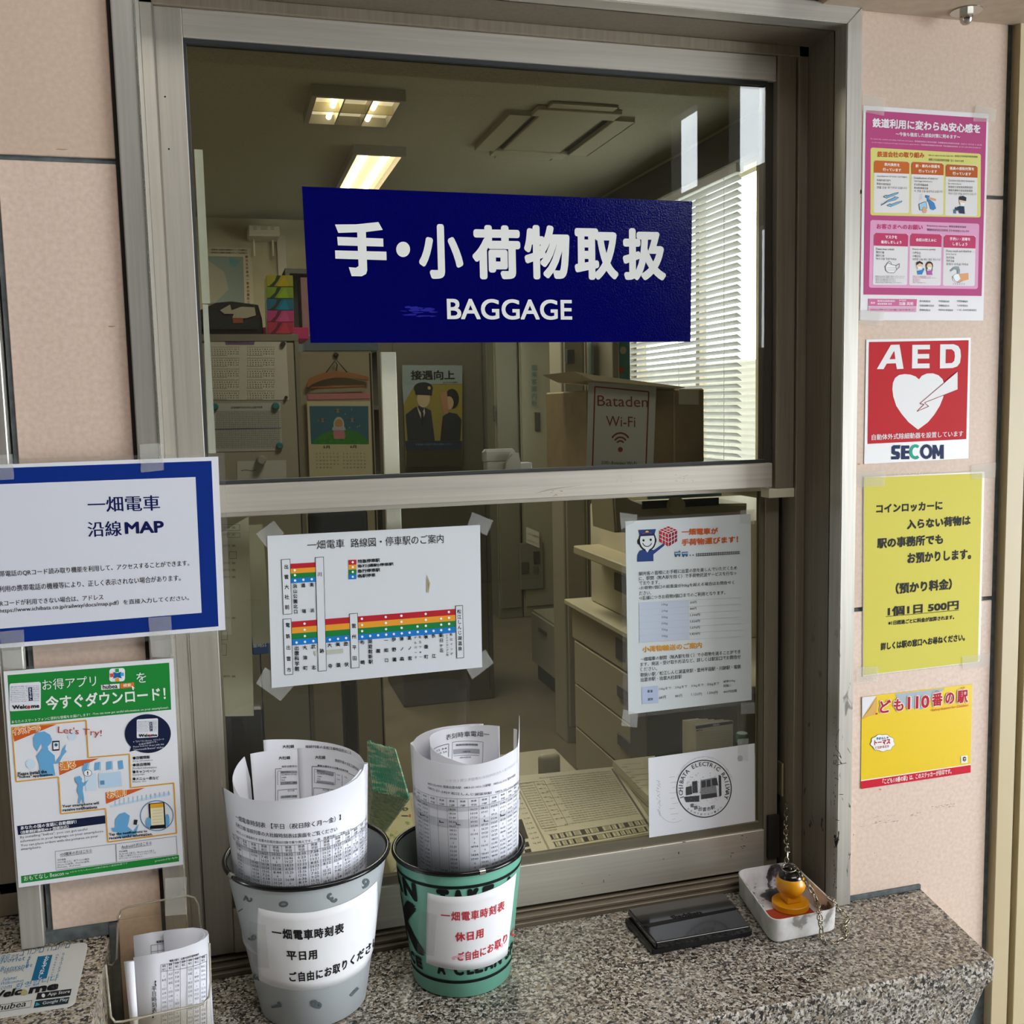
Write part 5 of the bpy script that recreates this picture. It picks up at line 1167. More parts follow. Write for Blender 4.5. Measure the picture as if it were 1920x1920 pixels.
pr.path([(88, 630), (622, 577), (636, 845), (932, 820), (942, 1062), (1252, 1028), (1272, 1388), (778, 1452), (762, 1212), (440, 1250), (423, 985), (118, 1018)], 9, orr, 2, True)
rd3 = '#cf5f27'
for P in ([(88, 632), (410, 605), (105, 730)], [(424, 878), (715, 850), (430, 972)], [(760, 1095), (1045, 1062), (765, 1178)]): pr.poly(P, rd3, 1)
pr.to('blue_drawings')
pr.poly([(290, 800), (310, 770), (300, 740), (268, 800), (245, 760), (240, 700), (265, 665), (320, 655), (362, 680), (375, 712), (368, 740), (345, 765), (350, 790), (395, 830), (400, 880), (440, 825), (448, 790), (478, 745), (470, 785), (482, 800), (455, 830), (425, 885), (385, 890), (400, 970), (290, 985), (285, 890), (262, 835)], bl_, 3)
pr.poly([(378, 725), (430, 722), (430, 792), (380, 796)], '#1b1f2a', 4); pr.poly([(384, 735), (424, 732), (424, 782), (386, 786)], '#e8ecf0', 5); pr.ell(405, 752, 12, 12, '#1f5f7e', 6, 10)
pr.ell(222, 892, 36, 34, '#cfe0ee', 1); pr.ell(520, 690, 34, 32, '#cfe0ee', 1)
for i in range(7):
    x = 585+i*44; pr.poly([(x+20-i*3, 888-i*3), (x+52-i*3, 880-i*3), (x+42, 935-i*2), (x+8, 942-i*2)] , bl_ if i % 2 == 0 else '#e3edf5', 3)
pr.poly([(610, 960), (690, 955), (700, 1080), (620, 1085)], '#cfe0ee', 2); pr.poly([(710, 960), (870, 945), (880, 1050), (715, 1065)], '#bcd6ea', 2); pr.poly([(722, 1010), (752, 1008), (754, 1038), (724, 1040)], '#5f8fb2', 4)
pr.ell(633, 955, 30, 25, '#2a2f38', 4); pr.ell(633, 955, 27, 22, '#f0f2f4', 5); pr.text('!', (629, 970), (638, 970), 28, '#14161c', .04, 6, 2)
pr.poly([(545, 1020), (540, 990), (575, 975), (592, 995), (590, 1015), (605, 1030), (640, 1000), (612, 1045), (600, 1050), (598, 1085), (605, 1125), (608, 1170), (598, 1172), (592, 1130), (575, 1175), (562, 1172), (572, 1120), (555, 1080), (565, 1040)], bl_, 4)
pr.poly([(790, 1190), (1225, 1095), (1228, 1115), (795, 1205)], '#c6dcec', 1)
for i in range(13): pr.col('情報表示', 830+i*32, 1150-i*5, 1185-i*6, 11, '#7fa6c4', 0, 2)
pr.poly([(800, 1350), (830, 1350), (830, 1290), (862, 1250), (900, 1238), (935, 1262), (930, 1300), (920, 1340), (960, 1375), (985, 1340), (1000, 1320), (990, 1360), (975, 1400), (865, 1425), (845, 1380), (810, 1375)], bl_, 3)
pr.poly([(968, 1290), (992, 1292), (985, 1330), (962, 1325)], '#2a2f38', 4); pr.ring(1130, 1262, 118, 108, 5, '#3a6f9e', 3)
pr.poly([(1070, 1175), (1185, 1165), (1195, 1350), (1082, 1358)], '#14151a', 5); pr.poly([(1082, 1190), (1176, 1182), (1184, 1325), (1090, 1332)], '#ece2bb', 6); pr.poly([(1082, 1178), (1176, 1170), (1177, 1200), (1083, 1208)], '#e0a82e', 7)
for i in range(5): pr.line((1098, 1225+i*22), (1168, 1218+i*22), 3, '#cdbd86', 7)
pr.ell(1072, 1310, 20, 36, bl_, 6); pr.ell(1205, 1295, 16, 45, bl_, 4)
pr.to('speech_bubble'); pr.ell(1065, 672, 166, 140, dkb, 2, 40); pr.poly([(945, 765), (985, 790), (932, 803)], dkb, 2)
welcome(985, 570, 1138, 705, .68, 0); pr.text('Welc me', (1000, 697), (1133, 690), 22, '#16161a', .04, 7, 1); pr.ell(1082, 686, 8, 8, '#c0303a', 8)
for i, s_ in enumerate(('※「おもてなしBeacon」ステッカーの', 'お店が目印です。', 'Please look for shops with this', '"Omotenashi Beacon" sticker.')): pr.text(s_, (940+(60 if i == 1 else 20), 738+i*19), (1190-(55 if i == 1 else 8), 718+i*19), 15, '#d6dae6', .008, 4, 1)
pr.to('lettering')
pr.text('インストール', (92, 690), (298, 655), 62, '#fbe9cf', .12, 2, 1); pr.text('インストール', (96, 684), (294, 652), 52, '#e3862c', .03, 4, 1)
pr.text('通る', (432, 940), (552, 925), 68, '#fbe9cf', .11, 2, 1); pr.text('通る', (437, 934), (547, 920), 58, '#e3862c', .03, 4, 1)
pr.text('お得！', (770, 1145), (915, 1128), 62, '#fbe9cf', .1, 2, 1); pr.text('お得！', (775, 1140), (912, 1124), 54, '#e3862c', .03, 4, 1)
pr.text("Let's Try!", (418, 680), (732, 705), 62, '#b5453a', 0, 5, 2, ital=.1)
for s_, x0, yb, x1, y1, h, c_ in (('Please install the', 130, 975, 340, 955, 26, '#16161a'), ('"hubea" application.', 130, 998, 388, 978, 24, '#16161a'), ('Your smartphone will', 452, 1210, 715, 1185, 26, '#16161a'), ('receive notifications.', 454, 1232, 706, 1208, 22, '#16161a'), ('Tap the notifications to', 786, 1412, 1062, 1385, 24, '#16161a'), ('receive useful information.', 788, 1434, 1100, 1402, 22, '#16161a')):
    pr.text(s_, (x0, yb), (x1, y1), h, c_, .03, 6, 1)
for i, (a_, b_) in enumerate((('●店舗情報', 'Shop information'), ('●商品情報', 'Product information'), ('●キャンペーン', 'Campaign'), ('●メニュー表など', 'Menu, etc'))):
    y = 860+i*50; pr.text(a_, (958, y), ((1080, 1085, 1122, 1145)[i], y-8), 24, '#16161a', .018, 3, 1); pr.text(b_, (958, y+18), ((1100, 1128, 1042, 1052)[i], y+10), 14, '#3a3a40', .005, 3, 1)
pr.poly([(125, 1337), (757, 1260), (760, 1318), (132, 1402)], dkb, 1)
pr.text('あなたの国の言語に自動翻訳！', (150, 1365), (552, 1318), 27, '#eef0f4', .02, 3, 1); pr.text('（自動翻訳機能40ヶ国語対応）', (150, 1395), (498, 1352), 24, '#eef0f4', .02, 3, 1)
for s_, x0, yb, x1, y1 in (('By installing "hubea", you can get useful', 148, 1432, 630, 1372), ('information in your language on your smartphone.', 150, 1462, 752, 1386), ('You can place orders with the pictures on your', 152, 1492, 708, 1422), ('smartphone.', 153, 1518, 302, 1500)): pr.text(s_, (x0, yb), (x1, y1), 24, '#4b4c55', 0, 3, 1)
pr.path([(398, 1520), (830, 1465), (838, 1600), (405, 1655)], 2.5, '#6a6a70', 2, True); pr.path([(836, 1465), (1270, 1410), (1278, 1540), (842, 1597)], 2.5, '#6a6a70', 2, True)
pr.text('iOS端末の方はこちら', (435, 1555), (665, 1525), 26, '#3a3a40', .008, 3, 1); pr.text('Androidの方はこちら', (876, 1500), (1094, 1470), 26, '#3a3a40', .008, 3, 1); pr.line((435, 1558), (665, 1528), 2, '#3a3a40', 3); pr.line((876, 1503), (1094, 1473), 2, '#3a3a40', 3)
for i, s_ in enumerate(('対応機種', 'iOS11以上の、以下のiOS端末', 'iPhone 5s以降、iPad 5th以降、', 'iPad mini、iPod touch')): pr.text(s_, (415, 1588+i*18), (415+(60, 230, 235, 165)[i], 1588+i*18-(6, 26, 27, 19)[i]), 14, '#3a3a40', .006, 3, 1)
for i, s_ in enumerate(('対応機種', 'Android5.0以上、Bluetooth4.0以上', 'お使いの端末のバージョンではアプリは', 'ダウンロードできません。')): pr.text(s_, (858, 1528+i*17), (858+(60, 255, 265, 175)[i], 1528+i*17-(6, 26, 28, 19)[i]), 14, '#3a3a40', .006, 3, 1)
pr.text('おもてなし Beacon', (175, 1732), (462, 1692), 34, '#e6f0e6', .0, 3, 2); pr.text('™', (470, 1685), (495, 1682), 10, '#e6f0e6', 0, 3, 1)
pr.text('※おもてなしBeaconは株式会社の登録商標です', (505, 1675), (920, 1610), 12, '#bfe0c4', 0, 3, 1); pr.text('presented by Aplix', (1118, 1600), (1280, 1572), 20, '#cfe8d2', .0, 3, 1)
pr.build()
# ================================================================== POSTERS ON THE RIGHT TILES
FW = facing(-.0006)
KP = (1590, 170, 4.3621)
pk = sheet('pink_poster', [(125, 122), (1148, 190), (1104, 1880), (97, 1878)], FW, mat('#dfdbdc', .45, name='sheet_white6'), None, .0005, 0, KP)
tag(pk, 'tall pink poster with yellow and rose panels, topmost on the right wall', 'poster')
for qd in ([(115, 25), (300, 70), (285, 210), (105, 175)], [(1035, 120), (1205, 155), (1195, 260), (1015, 255)], [(65, 1795), (285, 1800), (275, 1925), (60, 1920)]): tape(pk, qd, FW, KP, .0024)
pr = Print(FW, pk, .0008).fr(*KP); pn = '#b5457a'; ph = '#e9e4e8'
pr.to('pink_ground'); pr.poly([(145, 160), (1130, 228), (1090, 1680), (125, 1668)], pn, 0)
def rq(x0, y0, x1, y1, sk, r, col, lay, dx=-12):
    P = []
    for cx, cy, a0 in ((x1-r, y0+r, -90), (x1-r, y1-r, 0), (x0+r, y1-r, 90), (x0+r, y0+r, 180)):
        for k in range(5):
            a_ = math.radians(a0+k*22.5); x, y = cx+r*math.cos(a_), cy+r*math.sin(a_)
            t_ = (y-y0)/(y1-y0); P.append((x+dx*t_, y+(x-x0)*sk*(1-t_*.65)))
    pr.poly(P, col, lay)
pr.to('heading'); pr.text('鉄道利用に変わらぬ安心感を', (195, 302), (1078, 352), 78, ph, .034, 3, 2); pr.text('〜今後も徹底した感染対策に努めます〜', (385, 372), (912, 398), 34, ph, .018, 3, 1)
pr.text('To ensure the comfort and safety of all train passengers.  鉄道使用者安心和安全措施  全國鐵路車站車廂防疫對策  안심하고 이용하실 수 있도록', (180, 402), (1088, 455), 15, '#ecc8da', .008, 3, 1)
pr.text('we will continue to implement thorough countermeasures against infection.  今後将継続実施徹底的感染対策  今後持續徹底感染對策  앞으로도 감염 대책에 힘쓰겠습니다', (190, 430), (1080, 478), 14, '#ecc8da', .008, 3, 1)
pr.to('panels'); rq(182, 466, 1083, 1020, .058, 18, '#d8d277', 1, -2); pr.text('鉄道会社の取り組み', (235, 545), (620, 553), 48, '#c0571f', .03, 3, 2)
rq(180, 1058, 1070, 1612, .035, 18, '#dd9fc2', 1, -12); pr.text('お客さまへのお願い', (230, 1132), (607, 1140), 44, '#c03a6c', .03, 3, 2)
for i, (a_, b_, x0, x1, y) in enumerate((('Efforts taken by the train line', '鉄路公司采取的防控措施', 655, 1056, 540), ('鐵路公司採取的防控措施', '철도 회사의 대책', 655, 940, 575), ('Requests to customers', '致各位乘客的請求', 642, 962, 1115), ('鐵路使用者各位注意事項', '승객 여러분께 드리는 부탁', 642, 985, 1148))):
    pr.text(a_+'  '+b_, (x0, y), (x1, y+14), 20, '#4a4a30', .008, 3, 1)
tops = (570, 582, 602); X0 = ((210, 498), (515, 778), (795, 1055)); C1 = ('#c6641c', '#bf5a14', '#b85610')
hd = (('車内換気を', '行っています'), ('駅・車内の除菌を', '行っています'), ('係員の感染対策を', '行っています'))
tx = (('Ventilation of train carriages', '车厢内通风换气', '車廂內通風換氣', '전철 안을 환기하고 있습니다'), ('Disinfection of station/', 'carriage interiors', '车站和车厢消毒', '車站和車廂消毒', '역, 전철 안을 살균하고 있습니다'), ('Counter-infection measures', 'by attendants', '铁路职工采取感染预防措施', '鐵路人員執行感染預防措施', '직원의 감염 대책을 실시하고 있습니다'))
for i in range(3):
    x0, x1 = X0[i]; y0 = tops[i]; rq(x0, y0, x1, (998, 1012, 1022)[i], .04, 14, '#e2dedb', 2, -4); pr.poly([(x0, y0+95), (x0, y0+18), (x0+12, y0+2), (x1-14, y0+14), (x1, y0+28), (x1-1, y0+112), (x0, y0+102)], C1[i], 4)
    for k in range(2): wd = len(hd[i][k])*12.5; pr.text(hd[i][k], ((x0+x1)/2-wd, y0+48+k*42), ((x0+x1)/2+wd, y0+54+k*42), 27, '#f2e4d4', .03, 6, 1)
    for k, s_ in enumerate(tx[i]): pr.text(s_, (x0+20, y0+142+k*30*(.9 if len(tx[i]) > 4 else 1)), (min(x1-10, x0+20+len(s_)*(8.2 if ord(s_[0]) < 255 else 16.5)), y0+148+k*30*(.9 if len(tx[i]) > 4 else 1)), 19, '#55534e', .006, 5, 1)
tops = (1164, 1168, 1180); X0 = ((208, 488), (505, 762), (780, 1040)); hd = (('マスクを', '着用しましょう'), ('会話は控えめに',), ('手洗い・消毒を', 'しましょう'))
tx = (('Please wear a mask', '戴好口罩', '戴好口罩', '마스크를 착용하세요'), ('Please converse quietly', '小声说话', '小聲説話', '대화를 나눌 때는 작은 목소리로'), ('Please wash and disinfect', 'your hands', '洗手消毒', '洗手消毒', '손씻기 소독을 하세요'))
for i in range(3):
    x0, x1 = X0[i]; y0 = tops[i]; rq(x0, y0, x1, (1588, 1592, 1596)[i], .025, 14, '#e2dedf', 2, -8); pr.poly([(x0, y0+98), (x0+1, y0+18), (x0+14, y0+1), (x1-14, y0+8), (x1, y0+24), (x1-3, y0+112), (x0, y0+104)], '#bf3763', 4)
    for k in range(len(hd[i])): wd = len(hd[i][k])*12; pr.text(hd[i][k], ((x0+x1)/2-wd, y0+46+k*42+(20 if i == 1 else 0)), ((x0+x1)/2+wd, y0+50+k*42+(20 if i == 1 else 0)), 27, '#f5dce6', .03, 6, 1)
    for k, s_ in enumerate(tx[i]): pr.text(s_, (x0+18, y0+140+k*27), (min(x1-10, x0+18+len(s_)*(8.2 if ord(s_[0]) < 255 else 16.5)), y0+144+k*27), 19, '#55534e', .006, 5, 1)
pr.to('small_drawings'); ab = '#7fb2d2'; ol = '#3f5f72'
for x, y, d in ((285, 865, 0), (405, 870, 1), (315, 935, 0)):
    sg_ = 1 if not d else -1
    P = [(x, y+5), (x+25*sg_, y-10), (x+27*sg_, y), (x+75*sg_, y-18), (x+122*sg_, y-32), (x+118*sg_, y-22), (x+80*sg_, y-4), (x+32*sg_, y+14), (x+28*sg_, y+18)]
    if d: P = [(x+5, y+5), (x-30, y-2), (x-28, y+8), (x-85, y+30), (x-140, y+72), (x-135, y+60), (x-85, y+42), (x-30, y+28), (x-22, y+26)]
    pr.poly(P, ab, 6); pr.path(P, 2.5, ol, 7, True)
pr.poly([(575, 930), (632, 908), (640, 965), (582, 980)], '#a3cbe2', 6); pr.path([(575, 930), (632, 908), (640, 965), (582, 980)], 3, ol, 7, True); pr.poly([(600, 960), (620, 950), (640, 980), (630, 1005), (608, 1000)], '#d9a477', 8)
pr.poly([(630, 855), (662, 860), (660, 890), (700, 920), (715, 965), (690, 980), (668, 968), (655, 915), (640, 905), (645, 885), (628, 878)], '#3d7fbe', 6); pr.poly([(655, 870), (715, 888), (712, 905), (655, 890)], '#d9a477', 7)
for k in range(4): pr.line((600, 850+k*10), (575, 858+k*14), 2, '#9ab', 6)
pr.ell(928, 905, 26, 28, '#e6c49f', 6); pr.poly([(902, 880), (905, 868), (935, 862), (962, 875), (960, 905), (905, 895)], '#1b2336', 7); pr.poly([(908, 915), (948, 918), (945, 940), (915, 940)], '#f0f0f0', 8); pr.poly([(880, 960), (905, 945), (945, 948), (950, 1010), (905, 1005), (900, 980), (870, 985), (872, 950)], '#1c2a4c', 6); pr.poly([(860, 975), (878, 975), (878, 1008), (860, 1006)], '#4f7390', 8)
mk_ = [(300, 1440), (320, 1410), (355, 1425), (385, 1430), (390, 1470), (370, 1492), (330, 1490), (305, 1475)]; pr.poly(mk_, '#e9e7e6', 6); pr.path(mk_, 3, '#56524e', 7, True); pr.path([(385, 1435), (415, 1415), (415, 1445), (388, 1468)], 3, '#56524e', 7); pr.path([(318, 1412), (330, 1395), (345, 1405), (352, 1424)], 3, '#56524e', 7); pr.path([(310, 1450), (385, 1450)], 2, '#8a8683', 7); pr.path([(312, 1468), (385, 1468)], 2, '#8a8683', 7)
pr.ell(580, 1430, 27, 30, '#e6c49f', 6); pr.poly([(553, 1430), (555, 1405), (580, 1394), (606, 1408), (608, 1425), (580, 1412)], '#2a2220', 7); pr.poly([(562, 1440), (600, 1440), (595, 1460), (568, 1460)], '#eee', 8); pr.poly([(560, 1475), (600, 1468), (612, 1450), (620, 1460), (600, 1505), (565, 1505)], '#2f7fc0', 6)
pr.ell(660, 1432, 30, 34, '#3b2820', 6); pr.poly([(632, 1430), (640, 1480), (634, 1478)], '#3b2820', 6); pr.poly([(686, 1430), (684, 1482), (676, 1470)], '#3b2820', 6); pr.ell(660, 1438, 22, 24, '#e6c49f', 7); pr.poly([(645, 1445), (680, 1445), (675, 1464), (648, 1464)], '#eee', 8); pr.poly([(640, 1475), (680, 1470), (685, 1508), (640, 1508)], '#b05aa0', 6)
pr.poly([(830, 1470), (865, 1440), (900, 1438), (910, 1470), (906, 1500), (888, 1500), (888, 1468), (862, 1462), (835, 1482)], '#8d99a0', 6); pr.ell(890, 1535, 40, 36, '#eef3f6', 6); pr.poly([(900, 1500), (978, 1492), (980, 1545), (910, 1565), (880, 1570), (915, 1540)], '#e0a373', 7); pr.path([(850, 1520), (870, 1560), (900, 1572), (930, 1555)], 2.5, '#6a5a4a', 8)
for k in range(6): pr.line((858+k*18, 1575), (854+k*17, 1588), 2.5, '#333', 7)
pr.to('fine_print')
for i in range(5): pr.text('症状がある方はご利用をお控えくださいますよう', (220, 1523+i*13), (220+(240, 235, 165, 165, 215)[i], 1524+i*13), 9, '#4a4a4a', .008, 4, 1); pr.text('感染防止のため会話はお控えください', (524, 1523+i*13), (524+(150, 195, 62, 62, 108)[i], 1525+i*13), 9, '#b03a4c', .008, 4, 1)
pr.poly([(165, 1702), (560, 1706), (556, 1765), (163, 1762)], '#cf6a97', 2); pr.poly([(163, 1768), (556, 1770), (554, 1812), (160, 1808)], '#dba9c2', 2)
pr.text('監修', (182, 1744), (218, 1744), 16, '#f5e4ec', .03, 3, 1); pr.text('聖路加国際病院', (236, 1728), (380, 1730), 16, '#f5e4ec', .02, 3, 1); pr.text('感染管理室 室長', (236, 1752), (355, 1753), 16, '#f5e4ec', .02, 3, 1)
pr.text('専門医師', (412, 1722), (470, 1722), 12, '#f5e4ec', .01, 3, 1); pr.text('加藤 英明', (412, 1756), (528, 1757), 28, '#f5e4ec', .02, 3, 1)
pr.text('安全安心にご利用いただくために皆様のご協力をお願い致します', (178, 1800), (540, 1802), 17, '#9a4a6c', .008, 3, 1)
for i, row in enumerate((('東北鉄道協会', '中部鉄道協会', '四国鉄道協会'), ('北陸信越鉄道協会', '近畿鉄道協会', '九州鉄道協会'), ('関東鉄道協会', '中国地方鉄道協会', '（一社）日本民営鉄道協会'))):
    for k, s_ in enumerate(row): x = (582, 737, 888)[k]; wd = len(s_)*14.8 if len(s_) < 10 else 160; pr.text(s_, (x, 1730+i*36), (x+wd, 1733+i*36), 17, '#4a4a4e', .008, 2, 1)
pr.build()
# AED sticker
KA = (1600, 620, 2.9107)
ae = sheet('aed_sticker', [(70, 48), (640, 38), (627, 697), (58, 728)], FW, mat('#e4e3e2', .3, name='sheet_white7'), None, .0004, 0, KA)
tag(ae, 'red and white AED sticker with a heart and lightning bolt, below the pink poster', 'sticker')
pr = Print(FW, ae, .0006).fr(*KA); red = '#b80c18'; w_ = '#e6e5e4'
pr.to('red_field'); pr.poly([(84, 62), (628, 52), (615, 592), (76, 618)], red, 0)
pr.to('lettering')
pr.poly([(126, 210), (203, 78), (250, 76), (272, 208), (236, 210), (230, 178), (180, 180), (163, 210)], w_, 2); pr.poly([(195, 156), (227, 155), (221, 110)], red, 4)
for q_ in ([(320, 78), (416, 77), (416, 102), (320, 103)], [(320, 128), (412, 127), (412, 152), (320, 153)], [(318, 180), (414, 179), (414, 205), (318, 206)], [(320, 78), (350, 78), (348, 206), (318, 206)]): pr.poly(q_, w_, 2)
pr.poly([(472, 75), (545, 74), (570, 84), (582, 105), (585, 140), (580, 175), (565, 195), (540, 204), (470, 206)], w_, 2); pr.poly([(503, 102), (535, 102), (549, 115), (552, 140), (548, 165), (535, 177), (501, 178)], red, 4)
pr.text('自動体外式除細動器を設置しています', (98, 598), (597, 577), 32, w_, .014, 2, 2)
pr.to('heart')
H = [(356, 266), (372, 246), (400, 234), (432, 233), (462, 243), (484, 264), (494, 290), (495, 325), (488, 365), (470, 410), (440, 458), (405, 500), (351, 540), (300, 500), (262, 455), (232, 410), (216, 360), (211, 320), (214, 285), (226, 258), (248, 242), (278, 237), (310, 240), (338, 250)]
pr.poly(H, w_, 2)
bolt = [(566, 222), (360, 398), (383, 402), (344, 441), (409, 413), (385, 393), (566, 322)]
pr.poly([(566, 222), (360, 398), (388, 398), (385, 393), (566, 322)], w_, 4)
pr.path(bolt, 3, '#8f1226', 5); pr.line((383, 402), (362, 400), 3, '#8f1226', 5)
pr.line((360, 398), (566, 222), 2.4, '#8f1226', 6)
pr.to('company_name'); nvy = '#0f2250'; sy = lambda x: -.02*(x-205)
def sp(L, c_): pr.poly([(x, y+sy(x)) for x, y in L], c_, 2)
sp([(205, 703), (245, 703), (253, 692), (253, 670), (244, 660), (226, 658), (226, 645), (253, 645), (255, 625), (218, 625), (207, 635), (207, 668), (216, 677), (233, 680), (232, 686), (205, 686)], nvy)
sp([(260, 628), (304, 628), (304, 645), (282, 645), (282, 656), (302, 656), (302, 672), (281, 672), (281, 686), (304, 686), (304, 703), (259, 703)], nvy)
pr.ring(337, 661, 25, 33, 17, '#16a085', 2, 22, PI*.28, PI*1.72); pr.ring(397, 660, 26, 32, 17, nvy, 3, 26)
sp([(432, 705), (432, 628), (450, 628), (466, 668), (474, 628), (492, 628), (492, 705), (473, 705), (473, 672), (466, 690), (458, 690), (448, 668), (448, 705)], nvy)
pr.build()
# yellow notice
ye = sheet('yellow_notice', [(55, 800), (715, 768), (690, 1808), (50, 1885)], FW, mat('#e3dfd6', .4, name='sheet_white8'), None, .0005, 0, KA)
tag(ye, 'laminated yellow notice with black handwriting style text about coin locker luggage', 'notice')
sheet('laminate', [(45, 790), (725, 758), (700, 1812), (46, 1892)], FW, M_film, ye, .0002, -.0003, KA)
for qd in ([(-10, 768), (170, 765), (165, 850), (-10, 850)], [(638, 735), (775, 718), (770, 800), (640, 810)], [(10, 1835), (132, 1830), (130, 1912), (12, 1925)], [(588, 1775), (740, 1760), (735, 1830), (590, 1850)]): tape(ye, qd, FW, KA, .0022)
pr = Print(FW, ye, .0008).fr(*KA); pr.to('yellow_ground'); pr.poly([(58, 802), (702, 778), (678, 1805), (54, 1880)], '#d0c552', 0); pr.to('lettering')
for s_, x0, yb, x1, y1, h in (('コインロッカーに', 122, 998, 484, 978, 50), ('入らない荷物は', 290, 1085, 637, 1060, 55), ('駅の事務所でも', 127, 1190, 487, 1165, 58), ('お預かりします。', 292, 1272, 640, 1247, 58), ('（預かり料金）', 228, 1438, 535, 1412, 62), ('1個1日 500円', 185, 1558, 572, 1520, 52), ('※1日超過ごとに料金が加算されます。', 188, 1608, 548, 1574, 25), ('詳しくは駅の窓口へお尋ねください。', 147, 1745, 606, 1692, 42)):
    pr.text(s_, (x0, yb), (x1, y1), h, '#17170f', .045, 2, 2, ital=.0)
pr.line((175, 1560), (574, 1524), 3, '#17170f', 2)
pr.build()
# children's safety sticker (the character on it is left out)
KK = (1580, 1260, 6.857)
kd = sheet('safety_sticker', [(245, 320), (1665, 155), (1640, 1290), (232, 1500)], FW, mat('#e6c400', .3, name='sticker_yellow'), None, .0004, 0, KK)
tag(kd, 'yellow and red sticker with a peeled upper left corner, lowest on the right wall', 'sticker')
pr = Print(FW, kd, .0006).fr(*KK); dr = '#b01828'
pr.to('red_band'); pr.poly([(232, 1388), (1642, 1180), (1642, 1192), (232, 1402)], '#f0ead8', 2); pr.poly([(232, 1402), (1642, 1192), (1640, 1290), (232, 1502)], '#c8102a', 3)
pr.to('smoke_cloud'); pr.poly([(672, 280), (1310, 208), (1270, 250), (1160, 300), (1105, 360), (1080, 440), (1000, 480), (940, 470), (780, 440), (700, 350)], '#a9b2ba', 1)
for i in range(14): pr.ell(rnd.uniform(740, 1180), rnd.uniform(270, 420), 50, 34, rnd.choice(['#b9c1c8', '#9aa4ad', '#c6cdd2']), 2, 14) if False else None
pr.to('peeled_corner'); pr.poly([(243, 318), (430, 305), (398, 370), (330, 470), (245, 590)], '#c9bdaa', 2); pr.poly([(246, 340), (262, 322), (430, 305), (360, 400), (245, 585)], '#e0dfe0', 3); pr.poly([(435, 310), (440, 430), (418, 545), (330, 565), (250, 605), (250, 588), (345, 470), (400, 370)], '#d9a95a', 4)
pr.to('lettering')
for s_, x0, yb, x1, y1, h in (('ど', 468, 528, 610, 515, 165), ('も', 645, 505, 775, 492, 155), ('110', 825, 480, 1105, 455, 165), ('番', 1138, 440, 1275, 428, 170), ('の', 1310, 415, 1425, 403, 150), ('駅', 1462, 403, 1600, 388, 165)):
    pr.text(s_, (x0-9, yb+9), (x1+9, y1+9), h+18, '#efe6e0', .075, 6, 2); pr.text(s_, (x0, yb), (x1, y1), h, dr, .03, 8, 3)
pr.poly([(418, 522), (440, 520), (440, 540), (415, 545)], dr, 8)
pr.text('えき', (1505, 215), (1560, 208), 22, dr, .02, 8, 1); pr.text('ばん', (1180, 255), (1232, 248), 20, dr, .02, 8, 1)
pr.text('Safety Station for Children', (1138, 512), (1605, 445), 40, '#d06a2c', .02, 8, 2)
pr.text('『こども110番の駅』は、このステッカーが目印です。', (505, 1440), (1390, 1303), 68, '#f3e6e4', .02, 6, 2)
pr.to('white_badge')
P = []
for i in range(40):
    a_ = 2*PI*i/40; k = 1+.06*math.sin(a_*9); P.append((508+150*k*math.cos(a_), 908+106*k*math.sin(a_)))
pr.poly([(x+(x-508)*.03, y+(y-908)*.04) for x, y in P], '#3a3a38', 4); pr.poly(P, '#ecebe8', 5)
pr.to('badge_lettering'); pr.text('きかんしゃ', (428, 872), (582, 852), 34, '#2a5f96', .03, 8, 1); pr.text('トーマス', (400, 940), (606, 920), 68, '#b02a3c', .04, 8, 2); pr.text('となかまたち', (410, 988), (590, 966), 36, '#b0404c', .02, 8, 1)
pr.to('corner_mark'); pr.poly([(1515, 1078), (1600, 1068), (1600, 1165), (1517, 1172)], '#e9e6e0', 3); pr.poly([(1538, 1095), (1560, 1085), (1582, 1092), (1582, 1135), (1560, 1148), (1540, 1138)], '#3c3026', 4); pr.poly([(1550, 1105), (1575, 1102), (1575, 1112), (1552, 1114)], '#e9e6e0', 5); pr.poly([(1552, 1125), (1572, 1122), (1572, 1130), (1554, 1132)], '#e9e6e0', 5)
pr.build()
# ================================================================== BINS WITH ROLLED TIMETABLES
def bin_(name, cx, cy, rb, rt, h, M, Min, label, clip_th):
    t = thing(name, (cx, cy, CT), label, 'bin')
    bm = bmesh.new(); z0 = .0005
    rings = revolve(bm, [(rb-.003, z0), (rb, .003), (rt, h)], (cx, cy, CT), 72); bm.faces.new(rings[0][::-1]); frombm('bin_body', bm, M, t, True, .8)
    bm = bmesh.new(); rings = revolve(bm, [(rt-.0012, h), (rb-.0012, .004)], (cx, cy, CT), 72); bm.faces.new(rings[1]); frombm('bin_lining', bm, Min, t, True, .8)
    bm = bmesh.new(); tube(bm, [(cx+(rt+.0008)*math.cos(a), cy+(rt+.0008)*math.sin(a), CT+h) for a in [2*PI*i/72 for i in range(72)]], .0033, 10, True)
    frombm('rolled_rim', bm, mat('#0e0e10', .18, name='black_rim'), t, True)
    th = clip_th; R_ = Matrix.Translation((cx, cy, CT+h)) @ Matrix.Rotation(th, 4, 'Z')
    bm = bmesh.new(); tube(bm, [Matrix.Translation((cx, cy, CT+h)) @ Vector(((rt+.0008)*math.sin(th+d), -(rt+.0008)*math.cos(th+d), 0)) for d in (-.045, 0, .045)], .0042, 10)
    frombm('rim_clip', bm, mat('#cfcfcc', .2, 1.), t, True, .8)
    return t
B1 = (.0777, -.008, .067, .101, .199); B2 = (.2753, -.004, .0657, .0852, .1774)
